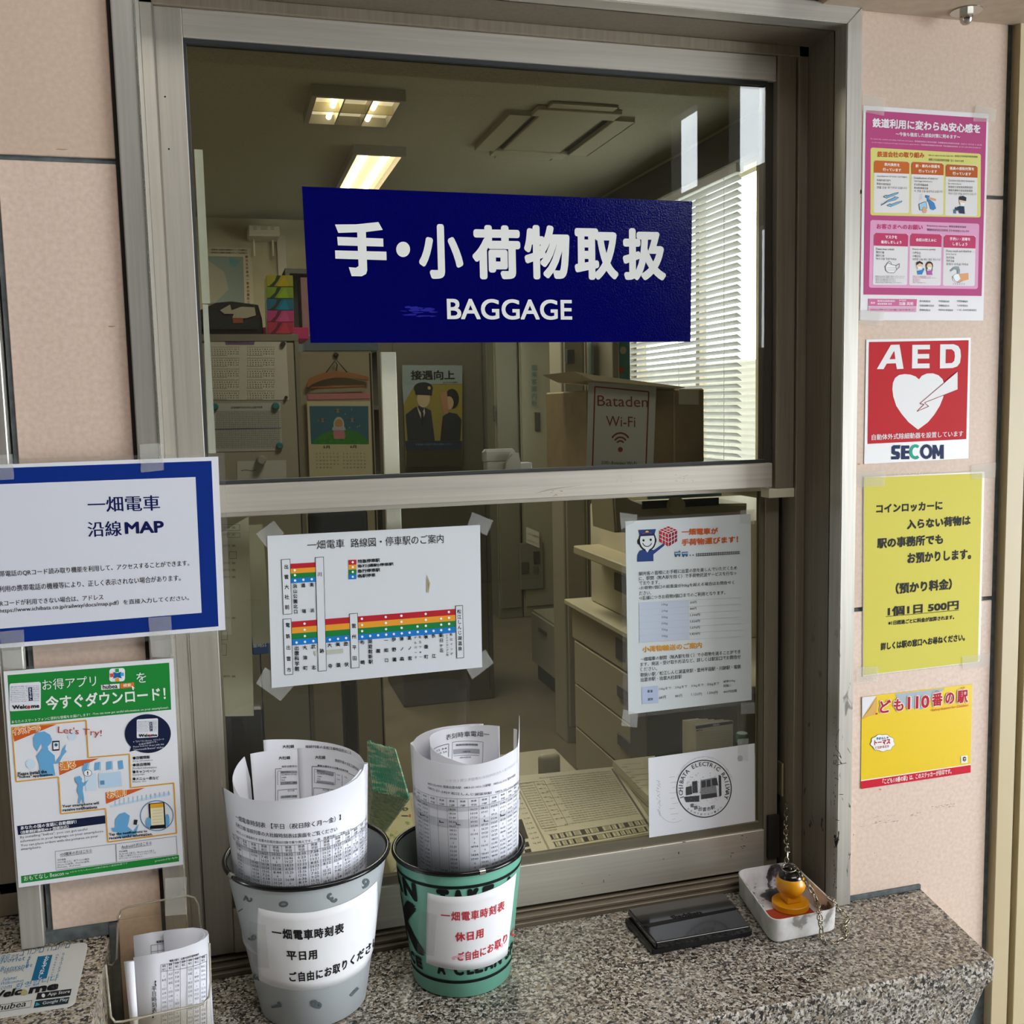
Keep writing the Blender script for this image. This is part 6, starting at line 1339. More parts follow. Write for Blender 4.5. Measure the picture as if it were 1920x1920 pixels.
b1 = bin_('paper_bin', *B1, noisy('bin_grey', [(0, '#aeb4b6'), (1, '#b8bdbf')], 6, 2, .35), mat('#b9bfc1', .4), 'pale grey waste bin with small numerals and a black rim, full of rolled weekday timetables', -1.15)
b2 = bin_('paper_bin', *B2, mat('#74b7a0', .3, name='mint_enamel'), mat('#8f9a94', .35), 'mint green waste bin with bold black words and a black rim, holding rolled holiday timetables', .12)
KC = (400, 1600, 3.2)
def binsurf(B): return Cone(B[0], B[1], B[2], CT, B[3], CT+B[4], False, .08)
S1, S2 = binsurf(B1), binsurf(B2)
pr = Print(S1, b1, .0003).fr(*KC); pr.to('numerals')
def glyph_rot(pr, ch, x, y, h, rot, col, bold=.03, lay=2):
    V, F = glyphs(ch, bold, 3); xs = [v[0] for v in V]; ys = [v[1] for v in V]; mx, my = (min(xs)+max(xs))/2, (min(ys)+max(ys))/2; k = h/.7
    c_, s_ = math.cos(rot), math.sin(rot)
    pr.add([pr.uv((x+((a-mx)*c_+(b-my)*s_)*k, y+((a-mx)*s_-(b-my)*c_)*k)) for a, b in V], F, col, lay)
ng = '#5d686c'
for ch, x, y, h, r in (('2', 210, 275, 46, 2.0), ('0', 421, 304, 52, 1.5), ('3', 712, 268, 60, 2.3), ('6', 912, 182, 60, 3.4), ('1', 165, 340, 30, 1), ('9', 235, 508, 48, 1.2), ('3', 265, 745, 50, 1.9), ('7', 378, 918, 50, 1.0), ('8', 618, 905, 62, 2.0), ('1', 845, 830, 62, 3.9)): glyph_rot(pr, ch, x, y, h, r, ng)
pr.build()
lb = sheet('paper_label', [(272, 325), (975, 165), (968, 640), (278, 760)], S1, M_white, b1, .0003, .0004, KC); 
bpy.data.objects.remove(lb)
def wrap_sheet(name, surf, par, pts_top, pts_bot, M, base, fr, n=30, th=.0003):
    """sheet around a cone from px polylines of its top and bottom edges"""
    T = [surf.inv(fr[0]+x/fr[2], fr[1]+y/fr[2]) for x, y in pts_top]; B_ = [surf.inv(fr[0]+x/fr[2], fr[1]+y/fr[2]) for x, y in pts_bot]
    def samp(L, t):
        u = L[0][0]+(L[-1][0]-L[0][0])*t
        for a, b in zip(L, L[1:]):
            if b[0] >= u-1e-9: return (u, a[1]+(b[1]-a[1])*(u-a[0])/max(1e-9, b[0]-a[0]))
        return L[-1]
    V = []; F = []; nv = 10
    for i in range(n+1):
        a = samp(T, i/n); b = samp(B_, i/n)
        V += [surf.pos(a[0]+(b[0]-a[0])*j/nv, a[1]+(b[1]-a[1])*j/nv, base) for j in range(nv+1)]
    for i in range(n):
        for j in range(nv): k = i*(nv+1)+j; F.append((k, k+1, k+nv+2, k+nv+1))
    o = mesh(name, V, F, M, par, smooth=True)
    if M is M_film or M is M_tape: return o
    md = o.modifiers.new('solid', 'SOLIDIFY'); md.thickness = th; md.offset = 0
    return o
wrap_sheet('paper_label', S1, b1, [(272, 325), (400, 353), (600, 350), (800, 290), (978, 165)], [(278, 757), (400, 805), (580, 822), (760, 782), (900, 690), (962, 550)], M_white, .0008, KC).name = 'paper_label'
wrap_sheet('clear_tape', S1, b1, [(225, 398), (320, 425)], [(250, 668), (345, 685)], M_film, .0024, KC, 8, .0001)
pr = Print(S1, b1, .0011).fr(*KC); pr.to('label_writing'); k_ = '#1d1d22'
def arcword(pr, s_, L, h, col, bold=.028, res=2):
    """characters one by one along a px polyline of lower left corners"""
    n = len(s_)
    for ch, (x, y, wd) in zip(s_, L):
        pr.text(ch, (x, y), (x+wd, y-(L[min(len(L)-1, L.index((x, y, wd))+1)][1]-y)*0), h, col, bold, 2, res, em=True)
def curve_text(pr, s_, P0, P1, P2, h, col, bold=.028):
    """em-boxed characters along a quadratic curve (photo crop px) of cell centres"""
    n = len(s_)
    for i, ch in enumerate(s_):
        t = i/max(1, n-1); x = (1-t)**2*P0[0]+2*t*(1-t)*P1[0]+t*t*P2[0]; y = (1-t)**2*P0[1]+2*t*(1-t)*P1[1]+t*t*P2[1]
        dx = 2*(1-t)*(P1[0]-P0[0])+2*t*(P2[0]-P1[0]); dy = 2*(1-t)*(P1[1]-P0[1])+2*t*(P2[1]-P1[1]); w_ = dx/(n-1)*.93; s2 = dy/max(1e-6, dx)
        pr.text(ch, (x-w_/2, y+h/2-s2*w_/2), (x+w_/2, y+h/2+s2*w_/2), h, col, bold, 2, 2, em=True)
curve_text(pr, '一畑電車時刻表', (387, 473), (575, 503), (752, 450), 60, k_, .03)
curve_text(pr, '平日用', (474, 608), (540, 612), (600, 603), 56, k_, .03)
curve_text(pr, 'ご自由にお取りください', (480, 737), (750, 740), (962, 533), 58, k_, .03)
pr.build()
# green bin printing
pr = Print(S2, b2, .0003).fr(*KC); pr.to('black_bands'); kk = '#0f1413'
def hoop(zf, wd, a0=-1.7, a1=1.7):
    u = S2.rr; n = 40; z = CT+B2[4]*zf; V = []; 
    for i in range(n+1): uu = (a0+(a1-a0)*i/n)*u; V += [(uu, z-wd/2), (uu, z+wd/2)]
    pr.add(V, [(2*i, 2*i+2, 2*i+3, 2*i+1) for i in range(n)], kk, 1)
hoop(.895, .0042); hoop(.14, .0042)
pr.to('lettering')
for ch, x, y, h, r in (): pass
_a, _b = S2.inv(400+1124/3.2, 1600+250/3.2), S2.inv(400+1222/3.2, 1600+250/3.2)
ANB = (_a[0], _b[0])
def bigword(s_, u0, u1, z0, z1, bold):
    V, F = glyphs(s_, 0, 3); xs = [v[0] for v in V]; ys = [v[1] for v in V]; a, b, c_, d = min(xs), max(xs), min(ys), max(ys)
    gk = (z1-z0)*bold*1.1
    bm = bmesh.new(); vs = [bm.verts.new((u0+gk+(x-a)/(b-a)*(u1-u0-2*gk), z0+gk+(y-c_)/(d-c_)*(z1-z0-2*gk), 0)) for x, y in V]
    for f in F:
        try: bm.faces.new([vs[i] for i in f])
        except ValueError: pass
    for _ in range(4):
        es = [e for e in bm.edges if e.calc_length() > .005]
        if not es: break
        bmesh.ops.subdivide_edges(bm, edges=es, cuts=1); bmesh.ops.triangulate(bm, faces=bm.faces[:])
    bm.verts.index_update(); NCP[0] = 1
    # heavier strokes: shifted copies, each in its own thin layer
    for i_ in range(8):
        dx, dy = gk*math.cos(PI/4*i_), gk*math.sin(PI/4*i_)
        pr.add([(v.co.x+dx, v.co.y+dy) for v in bm.verts], [tuple(v.index for v in f.verts) for f in bm.faces], kk, 2)
    bm.free()
ua = S2.inv(400+1330/3.2, 1600+215/3.2); ub = S2.inv(400+1690/3.2, 1600+200/3.2); ud = S2.inv(400+1765/3.2, 1600+100/3.2)
zt_ = ua[1]+.001
sc_ = (ub[0]-ua[0])/4
for i, ch in enumerate('TAKE'): bigword(ch, ua[0]+sc_*i+.0015, ua[0]+sc_*(i+1)-.0015, zt_-.026, zt_, .075)
um = (ANB[0]+ANB[1])/2
bigword('A', ANB[0]-.012, um-.0035, zt_-.026, zt_, .075); bigword('N', um-.0005, ANB[1], zt_-.026, zt_, .075)
bigword('A', ub[0]+.014, ub[0]+.014+sc_, zt_-.026, zt_, .075)
u0 = S2.inv(400+1145/3.2, 1600+430/3.2); u1 = S2.inv(400+1245/3.2, 1600+430/3.2); zz = S2.inv(400+1200/3.2, 1600+575/3.2)[1]; zy = S2.inv(400+1210/3.2, 1600+308/3.2)[1]
bigword('K', u0[0]-.008, u1[0]+.003, zz, zy, .06)
u0 = S2.inv(400+1170/3.2, 1600+620/3.2); u1 = S2.inv(400+1258/3.2, 1600+640/3.2); z_ = S2.inv(400+1230/3.2, 1600+680/3.2)[1]
for i, ch in enumerate('ACE'): bigword(ch, u0[0]+(u1[0]-u0[0])*i/3, u0[0]+(u1[0]-u0[0])*(i+.86)/3, z_, z_+.0165, .07)
u0 = S2.inv(400+1345/3.2, 1600+720/3.2); u1 = S2.inv(400+1785/3.2, 1600+600/3.2); z_ = u0[1]
for ch, t0, t1 in zip('ACLEANSP', (0, .19, .33, .42, .53, .655, .84, .95), (.10, .30, .41, .515, .645, .77, .93, 1.05)): bigword(ch, u0[0]+(u1[0]-u0[0])*t0, u0[0]+(u1[0]-u0[0])*t1, z_, z_+.0165, .07)
pr.build()
wrap_sheet('paper_label', S2, b2, [(1287, 235), (1400, 258), (1550, 252), (1700, 200), (1815, 115)], [(1280, 655), (1400, 690), (1530, 698), (1660, 670), (1762, 600)], M_white, .0008, KC)
wrap_sheet('clear_tape', S2, b2, [(1245, 335), (1345, 362)], [(1232, 590), (1330, 610)], M_film, .0024, KC, 8, .0001)
pr = Print(S2, b2, .0011).fr(*KC); pr.to('label_writing'); rk = '#c2343f'
curve_text(pr, '一畑電車時刻表', (1396, 370), (1580, 388), (1720, 318), 56, rk, .02)
curve_text(pr, '休日用', (1482, 497), (1545, 495), (1598, 478), 54, rk, .03); curve_text(pr, 'ご自由にお取りく', (1485, 615), (1640, 608), (1785, 475), 54, rk, .024)
for i in range(16): blot(pr, 1440+rnd.uniform(0, 60), 620+rnd.uniform(-10, 15), 16, 7, '#efb3c6', lay=0)
for x, y in ((1490, 500), (1545, 495), (1530, 500), (1700, 570), (1720, 550), (1560, 600)): blot(pr, x, y, 16, 14, '#eeb0bf', lay=0)
pr.build()
# ---- rolled timetable sheets
def roll(name, surf_near, surf_far, edge, zbot, M, par, crop, rfun=None):
    """edge: [(x, y, 'n'|'f')] in crop px along the top; converts to angle/height and builds the curled sheet"""
    P = []
    for x, y, s_ in edge:
        sf = surf_near if s_ == 'n' else surf_far
        u, z = sf.inv(crop[0]+x/crop[2], crop[1]+y/crop[2]); th = u/sf.rr
        if s_ == 'f': th = (PI-th) if th > -PI/2 else -PI-th
        P.append([th, z])
    for i in range(1, len(P)):
        while P[i][0] < P[i-1][0]-PI: P[i][0] += 2*PI
        while P[i][0] > P[i-1][0]+PI: P[i][0] -= 2*PI
    V = []; F = []; n = 0
    for (t0, z0), (t1, z1) in zip(P, P[1:]):
        k = max(1, int(abs(t1-t0)/.08))
        for i in range(k+(1 if (t1, z1) == tuple(P[-1]) else 0)):
            f = i/k; th = t0+(t1-t0)*f; zt = z0+(z1-z0)*f
            for zz in (zt, zbot):
                r = surf_near.R(zz)+(rfun(th, (zz-zbot)/(zt-zbot), (th-P[0][0])/(P[-1][0]-P[0][0])) if rfun else 0)
                V.append(Vector((surf_near.c[0]+r*math.sin(th), surf_near.c[1]-r*math.cos(th), zz)))
            n += 1
    for i in range(n-1): F.append((2*i, 2*i+1, 2*i+3, 2*i+2))
    o = mesh(name, V, F, M, par, smooth=True); md = o.modifiers.new('solid', 'SOLIDIFY'); md.thickness = .0007; md.offset = 0
    return o
M_roll = mat('#e6e7ef', .5, name='timetable_paper')
KR1 = (400, 1360, 6.0); zb1 = 1.0
c1x, c1y = .0705, -.008
def cone(cx, cy, rtop, ztop, rbot, zbot, far=False): return Cone(cx, cy, rbot, zbot, rtop, ztop, far, .08)
R1n = cone(c1x, c1y, .0870, 1.21, .0775, zb1); R1f = cone(c1x, c1y, .0870, 1.21, .0775, zb1, True)
t1 = thing('rolled_timetables', (c1x, c1y, zb1), 'large curl of white weekday timetable sheets standing in the grey bin', 'timetable sheets')
def flare(th, f, s_): return .012*max(0, 1-s_*5)*f
e1 = [(60, 610, 'n'), (110, 690, 'n'), (200, 755, 'n'), (330, 812, 'n'), (470, 843, 'n'), (620, 852, 'n'), (780, 848, 'n'), (950, 828, 'n'), (1150, 788, 'n'), (1350, 730, 'n'), (1500, 668, 'n'), (1620, 590, 'n'), (1685, 500, 'n'), (1698, 440, 'n'), (1695, 415, 'f'), (1640, 335, 'f'), (1540, 270, 'f'), (1400, 222, 'f'), (1200, 185, 'f'), (1000, 163, 'f'), (800, 158, 'f'), (562, 166, 'f')]
roll('outer_sheet', R1n, R1f, e1, zb1, M_roll, t1, KR1, lambda th, f, s_: .006*max(0, 1-s_*22)*f)
R2n = cone(c1x+.001, c1y, .0837, 1.21, .0745, zb1); R2f = cone(c1x+.001, c1y, .0837, 1.21, .0745, zb1, True)
roll('second_sheet', R2n, R2f, [(340, 830, 'n'), (600, 868, 'n'), (900, 850, 'n'), (1300, 760, 'n'), (1550, 620, 'n'), (1650, 500, 'n'), (1640, 420, 'f'), (1550, 345, 'f'), (1400, 290, 'f'), (1200, 262, 'f'), (945, 258, 'f')], zb1, M_roll, t1, KR1)
R3n = cone(c1x+.001, c1y, .0808, 1.21, .0715, zb1); R3f = cone(c1x+.001, c1y, .0808, 1.21, .0715, zb1, True)
roll('third_sheet', R3n, R3f, [(400, 860, 'n'), (300, 800, 'n'), (240, 700, 'n'), (222, 560, 'f'), (262, 460, 'f'), (348, 352, 'f'), (352, 356, 'f'), (416, 610, 'f')], zb1, M_roll, t1, KR1)
roll('inner_sheet', R3n, R3f, [(416, 322, 'f'), (600, 290, 'f'), (750, 280, 'f'), (944, 276, 'f')], zb1, M_roll, t1, KR1)
# print on the inner faces
def grid_digits(pr, quad, cols, rows, colr='#55555c', dcol='#45454c', h=14, band=(), skip=.12, seed=1, lay=1, head=True, lw=2.0, dig='%d:%02d'):
    rg = random.Random(seed)
    def L(u, v):
        q_ = quad; 
        a = (q_[0][0]+(q_[1][0]-q_[0][0])*u, q_[0][1]+(q_[1][1]-q_[0][1])*u); b = (q_[3][0]+(q_[2][0]-q_[3][0])*u, q_[3][1]+(q_[2][1]-q_[3][1])*u)
        return (a[0]+(b[0]-a[0])*v, a[1]+(b[1]-a[1])*v)
    for v in band: pr.poly([L(0, v), L(1, v), L(1, v+1/rows), L(0, v+1/rows)], '#c9cad0', lay)
    for i in range(cols+1): pr.line(L(i/cols, 0), L(i/cols, 1), lw, colr, lay+1)
    for v in (0, 1/rows*1.6, ): pr.line(L(0, v), L(1, v), lw, colr, lay+1)
    for i in range(cols):
        if head: pr.text('普通', L((i+.25)/cols, .7/rows), L((i+.75)/cols, .7/rows), h, dcol, .02, lay+2, 1); pr.text('松江', L((i+.25)/cols, 1.45/rows), L((i+.75)/cols, 1.45/rows), h, dcol, .02, lay+2, 1)
        if rg.random() < skip: continue
        for r in range(2, rows):
            s_ = dig % (rg.randrange(6, 20), rg.randrange(0, 60)) if rg.random() > .12 else 'l'
            if s_ == 'l': pr.text('↓', L((i+.42)/cols, (r+.9)/rows), L((i+.58)/cols, (r+.9)/rows), h*.8, dcol, 0, lay+2, 1)
            else: pr.text(s_, L((i+.2)/cols, (r+.85)/rows), L((i+.8)/cols, (r+.85)/rows), h, dcol, .012, lay+2, 1)
# bent drawing on a surface in (u, z): convert crop rows to curved rows automatically by a uv quad
class UV(Print):
    """print given directly in metres along the curved sheet"""
    def uv(s, p): return p
def uvq(surf, P, crop): return [surf.inv(crop[0]+x/crop[2], crop[1]+y/crop[2]) for x, y in P]
pr = UV(R1n, t1, .0008); pr.to('timetable_print')
def U(x, y, sf=None, crop=KR1): return (sf or R1n).inv(crop[0]+x/crop[2], crop[1]+y/crop[2])
ul, ur = U(195, 1200)[0], U(1695, 1150)[0]; zt = U(900, 1345)[1]; zbm = CT+B1[4]-.015
def gtab(pr, u0, u1, z1, z0, cols, rows, seed, h=.0032, band=(), headband=False, lw=.0004, skip=.12, dig='%d:%02d'):
    rg = random.Random(seed); dz = (z1-z0)/rows; du = (u1-u0)/cols
    for r_ in band: pr.poly([(u0, z1-dz*r_), (u1, z1-dz*r_), (u1, z1-dz*(r_+1)), (u0, z1-dz*(r_+1))], '#cfd0d8', 0)
    for i in range(cols+1): pr.polyuv([(u0+du*i-lw/2, z1), (u0+du*i+lw/2, z1), (u0+du*i+lw/2, z0), (u0+du*i-lw/2, z0)], '#6a6a72', 1)
    for r_ in (0, 2): pr.polyuv([(u0, z1-dz*r_+lw/2), (u1, z1-dz*r_+lw/2), (u1, z1-dz*r_-lw/2), (u0, z1-dz*r_-lw/2)], '#3a3a42', 1)
    def tx(s_, ua, ub, z, hh, bold=.015):
        V, F = glyphs(s_, bold, 1); xs = [v[0] for v in V]; ys = [v[1] for v in V]; a, b, c_, d = min(xs), max(xs), min(ys), max(ys)
        if b-a < 1e-6: return
        pr.add([(ua+(x-a)/(b-a)*(ub-ua), z+(y-c_)/(d-c_)*hh) for x, y in V], F, '#33333b', 2)
    for i in range(cols):
        tx('普通', u0+du*(i+.25), u0+du*(i+.75), z1-dz*.85, h); tx(rg.choice(['松江', '川跡', '平田']), u0+du*(i+.25), u0+du*(i+.75), z1-dz*1.8, h)
        if rg.random() < skip: lo = rows-3
        else: lo = 2
        for r_ in range(lo, rows):
            if rg.random() > .1: tx(dig % (rg.randrange(6, 20), rg.randrange(0, 60)), u0+du*(i+.18), u0+du*(i+.82), z1-dz*(r_+.85), h)
            else: tx('↓', u0+du*(i+.42), u0+du*(i+.58), z1-dz*(r_+.85), h)
gtab(pr, ul+.026, ur+.012, zt, CT+B1[4]-.012, 14, 13, 3, .0033, (2, 5, 6))
for r_ in range(13):
    V, F = glyphs(('電鉄出雲市', '出雲科学館', '大津町', '武志', '川跡 着', '川跡 発', '大寺', '美談', '旅伏', '雲州平田', '布崎', '湖遊館', '園')[r_], .01, 1); xs = [v[0] for v in V]; n_ = max(xs)-min(xs)
    dz = (zt-(CT+B1[4]-.012))/13; wd = min(.022, .0045*n_)
    pr.add([(ul+.002+(x-min(xs))/n_*wd, zt-dz*(r_+.9)+y*.0038) for x, y in V], F, '#3a3a42', 2)
pr.build()
pr = Print(R1n, t1, .0008).fr(*KR1); pr.to('timetable_heading')
def utext(pr, sf, s_, a, b, h, col='#24242a', bold=.02, crop=KR1, res=2, flip=False):
    """horizontal line of text at constant height along the curved sheet"""
    ua, za = U(*a, sf, crop); ub, zb_ = U(*b, sf, crop); uh = U(a[0], a[1]-h, sf, crop)
    V, F = glyphs(s_, bold, res); xs = [v[0] for v in V]; ys = [v[1] for v in V]; x0, x1, y0, y1 = min(xs), max(xs), min(ys), max(ys)
    hh = uh[1]-za
    pr.add([(ua+((x1-x if flip else x-x0))/(x1-x0)*(ub-ua), za+(zb_-za)*(x-x0)/(x1-x0)+(y-y0)/(y1-y0)*hh) for x, y in V], F, col, 2)
utext(pr, R1n, '一畑電車時刻表 【平日（祝日除く月〜金）】', (262, 1052), (1430, 1060), 58, '#1d1d24', .012)
utext(pr, R1n, '北松江線 接続列車の大社線時刻表は裏面をご覧ください', (262, 1128), (1390, 1185), 46, '#24242a', .014)
utext(pr, R1n, '※松江しんじ湖温泉行き 出雲大社前方面は川跡で乗り換えです。一部、直通列車にご注意ください', (270, 1200), (1570, 1170), 30, '#33333a', .012)
pr.build()
def inner_print(sf, L, par, crop, base=.0008):
    pr = Print(sf, par, base).fr(*crop); pr.to('timetable_print'); 
    for a in L:
        if a[0] == 't': pr.text(a[1], a[2], a[3], a[4], '#3d3d45', a[5] if len(a) > 5 else .01, 2, 1)
        elif a[0] == 'b': pr.poly(a[1], '#a9aab2', 1)
        elif a[0] == 'l': pr.path(a[1], a[2], '#4a4a52', 1)
    pr.build()
inner_print(R3f, [('t', '大社線', (733, 385), (865, 380), 40, .02), ('t', '電鉄出雲市か', (768, 475), (943, 468), 24), ('l', [(697, 860), (697, 488), (765, 482)], 5), ('b', [(760, 512), (943, 508), (943, 535), (760, 540)]), ('t', '電鉄出雲市', (762, 532), (865, 528), 16), ('t', '出雲科学館', (765, 560), (940, 556), 13), ('t', '大津町', (765, 592), (822, 590), 15), ('t', '武志', (765, 622), (805, 620), 15), ('b', [(755, 632), (943, 625), (943, 655), (755, 662)]), ('t', '川跡 着', (762, 655), (940, 648), 15), ('l', [(722, 668), (722, 512), (760, 508)], 3), ('l', [(755, 512), (755, 665), (943, 655)], 3), ('l', [(722, 860), (722, 728), (943, 712)], 4), ('t', '松江方面', (835, 742), (912, 738), 17), ('b', [(755, 790), (943, 780), (943, 808), (755, 818)]), ('t', '川跡 発', (765, 812), (940, 800), 16)], t1, KR1)
inner_print(R2f, [('t', '大社線', (1148, 375), (1265, 378), 40, .02), ('t', '接続列車の北松江線時刻表', (1375, 405), (1642, 520), 34, .014), ('t', '電鉄出雲市から出雲大社前方面', (1175, 462), (1523, 530), 24, .02), ('l', [(1115, 860), (1112, 458), (1180, 462)], 5), ('l', [(1525, 535), (1640, 600)], 4), ('b', [(1165, 495), (1360, 530), (1360, 560), (1165, 524)]), ('t', '電鉄出雲市', (1172, 515), (1262, 528), 16), ('t', '出雲科学館前', (1172, 545), (1355, 570), 13), ('t', '大津町', (1172, 578), (1225, 584), 15), ('t', '武志', (1172, 605), (1210, 610), 15), ('b', [(1165, 615), (1360, 640), (1360, 668), (1165, 645)]), ('l', [(1140, 640), (1140, 490), (1375, 530), (1375, 665), (1140, 640)], 3), ('l', [(1455, 555), (1455, 680)], 3), ('t', '7:05', (1395, 560), (1430, 568), 14), ('t', '7:09', (1395, 610), (1430, 618), 14), ('t', '7:55', (1480, 585), (1510, 594), 14), ('l', [(1130, 830), (1130, 700), (1360, 722)], 4), ('t', '松江方面', (1235, 728), (1305, 734), 16), ('b', [(1165, 775), (1270, 782), (1230, 805), (1165, 800)])], t1, KR1)
inner_print(R1f, [('t', '大社線', (778, 258), (910, 254), 40, .02), ('t', '接続列車の北松江線時刻表はこち', (1038, 255), (1560, 330), 36, .016)], t1, KR1)
# roll 2
KR2 = (680, 1320, 5.647); c2x, c2y = .2880, -.004; zb2 = 1.03
Q1n = cone(c2x, c2y, .0712, 1.20, .0665, zb2); Q1f = cone(c2x, c2y, .0712, 1.20, .0665, zb2, True)
t2 = thing('rolled_timetables', (c2x, c2y, zb2), 'smaller curl of white holiday timetable sheets standing in the mint green bin', 'timetable sheets')
e2 = [(907+371-0, 210, 'f'), (1000, 226, 'f'), (800, 254, 'f'), (660, 300, 'f'), (570, 355, 'f'), (538, 395, 'f'), (535, 440, 'n'), (565, 500, 'n'), (620, 548, 'n'), (720, 598, 'n'), (850, 630, 'n'), (1000, 645, 'n'), (1150, 646, 'n'), (1300, 620, 'n'), (1430, 575, 'n'), (1550, 515, 'n'), (1640, 450, 'n')]
roll('outer_sheet', Q1n, Q1f, e2, zb2, M_roll, t2, KR2)
# flared right end of the outer sheet: runs on tangentially
pe = Q1n.inv(KR2[0]+1640/KR2[2], KR2[1]+450/KR2[2]); th0 = pe[0]/.08
def P_at(th, z): r = Q1n.R(z); return Vector((c2x+r*math.sin(th), c2y-r*math.cos(th), z))
A_ = P_at(th0, pe[1]); Ab = P_at(th0, zb2); tv = Vector((math.cos(th0), math.sin(th0), 0))
V = []; F = []
zs = [pe[1], pe[1]+.008, pe[1]+.019, pe[1]+.034]
for i, (d, zz) in enumerate(zip((0, .008, .015, .022), zs)):
    up = A_+Vector((math.cos(th0+i*.04), math.sin(th0+i*.04), 0))*d; up.z = zz
    lo = P_at(th0+d*.35/.06, zb2); V += [up, lo]
# keep the foot inside the bin by blending down
N_ = 8; V2 = []; F = []
for i in range(4):
    up, lo = V[2*i], V[2*i+1]
    for j in range(N_+1):
        f = j/N_; p = up.lerp(lo, f); V2.append(p)
for i in range(3):
    for j in range(N_): a = i*(N_+1)+j; F.append((a, a+1, a+N_+2, a+N_+1))
o = mesh('flared_edge', V2, F, M_roll, t2, smooth=True); md = o.modifiers.new('solid', 'SOLIDIFY'); md.thickness = .0007; md.offset = 0
Q2n = cone(c2x+.001, c2y, .0670, 1.20, .0625, zb2); Q2f = cone(c2x+.001, c2y, .0670, 1.20, .0625, zb2, True)
# inner curl: an offset smaller cylinder
Q3n = cone(c2x+.0095, c2y+.004, .0545, 1.21, .0490, zb2); Q3f = cone(c2x+.0095, c2y+.004, .0545, 1.21, .0490, zb2, True)
roll('inner_curl', Q3n, Q3f, [(1448, 236, 'f'), (1300, 224, 'f'), (1100, 235, 'f'), (900, 262, 'f'), (760, 305, 'f'), (690, 360, 'f'), (685, 420, 'n'), (740, 480, 'n'), (830, 540, 'n'), (950, 590, 'n'), (1100, 640, 'n'), (1200, 655, 'n')], zb2, M_roll, t2, KR2)
roll('back_flap', Q2n, Q2f, [(1600, 262, 'f'), (1650, 275, 'f'), (1690, 330, 'f'), (1740, 400, 'f')], zb2, M_roll, t2, KR2)
pr = UV(Q1n, t2, .0008); pr.to('timetable_print')
ul, ur = Q1n.inv(KR2[0]+545/KR2[2], KR2[1]+1000/KR2[2])[0], Q1n.inv(KR2[0]+1660/KR2[2], KR2[1]+1000/KR2[2])[0]
zt = Q1n.inv(KR2[0]+1000/KR2[2], KR2[1]+1000/KR2[2])[1]
gtab(pr, ul-.01, ur+.006, zt, CT+B2[4]-.02, 16, 20, 9, .0026, (2, 5, 6), skip=.3, dig='%02d:%02d', lw=.00035)
pr.build()
pr = Print(Q1n, t2, .0008).fr(*KR2); pr.to('timetable_heading')
utext(pr, Q1n, '0853-22-0905 電鉄出雲市駅   0853-21-1616 川跡駅   0853-62-3131 雲州平田駅', (695, 850), (1610, 760), 28, '#4c4c55', .012, KR2, 1)
utext(pr, Q1n, '0852-21-2429 松江しんじ湖温泉駅   0853-53-2133 出雲大社前駅', (695, 893), (1660, 800), 28, '#4c4c55', .012, KR2, 1)
utext(pr, Q1n, '北松江線接続列車の大社線時刻表は裏面をご覧ください', (880, 765), (1640, 660), 32, '#d0d1da', .0, KR2, 1, True)
pr.to('transfer_marks')
for x, y in ((620, 1150), (820, 1225), (995, 1250), (1285, 1220), (1455, 1160)): pr.line((x, y), (x, y+24), 7, '#17171c', 3); pr.line((x-3, y+22), (x+42, y+14 if x > 1100 else y+26), 7, '#17171c', 3)
pr.build()
inner_print(Q3f, [('t', '表刻時車電畑一', (880, 385), (1345, 350), 60, .0), ('b', [(985, 425), (1220, 420), (1220, 440), (985, 445)]), ('b', [(958, 480), (1240, 476), (1240, 525), (958, 530)]), ('l', [(1270, 640), (1278, 400), (948, 402), (942, 600)], 3), ('t', '電鉄出雲市方面', (985, 443), (1220, 438), 18), ('t', '川跡方面', (1058, 512), (1140, 508), 18), ('t', '出雲大社前方面', (1025, 574), (1145, 568), 16), ('l', [(958, 550), (1235, 543)], 3), ('l', [(745, 478), (908, 420), (905, 560)], 5), ('t', '12 34', (780, 505), (885, 475), 20), ('t', '13 20', (800, 535), (888, 510), 20)], t2, KR2)
# ================================================================== ACRYLIC HOLDER WITH TIMETABLES (lower left)
KB2 = (0, 1600, 4.5714); Yh0 = -.085
hd_ = thing('brochure_holder', (-.09, Yh0, CT), 'clear acrylic brochure holder taped to the window trim, lower left', 'brochure holder')
def qh(x, y, Yy): return at(KB2[0]+x/KB2[2], KB2[1]+y/KB2[2], Yy)
Yb_ = -.02
back = [(1000, 560), (1035, 490), (1090, 462), (1600, 362), (1660, 380), (1690, 430), (1740, 900), (1740, 1600), (1010, 1720), (985, 1450)]
P = [qh(x, y, Yb_) for x, y in [(1035, 490), (1090, 462), (1600, 362), (1660, 372), (1690, 425), (1715, 640), (1770, 1240), (1800, 1640), (970, 1800), (985, 1450), (930, 950), (985, 900), (1005, 760), (990, 620), (1000, 540)]]
prism('back_panel', [(p.x, max(p.z, CT+.0006)) for p in P], Yb_, Yb_+.0025, M_acryl, hd_, 0)
P = [qh(x, y, Yh0) for x, y in [(905, 955), (960, 960), (1000, 1440), (1740, 1290), (1800, 1200), (1790, 770), (1830, 765), (1835, 1600), (960, 1700), (950, 1480)]]
bm = bmesh.new(); tube(bm, [qh(x, y, Yh0) for x, y in ((905, 955), (950, 1400), (985, 1445), (1060, 1440), (1740, 1290), (1790, 1230), (1805, 1100), (1795, 770))], .0014, 6); frombm('front_edge', bm, mk_glass('acrylic_edge', '#cfcaba', 1.7, .05, .35, '#e9e2d2'), hd_, True)
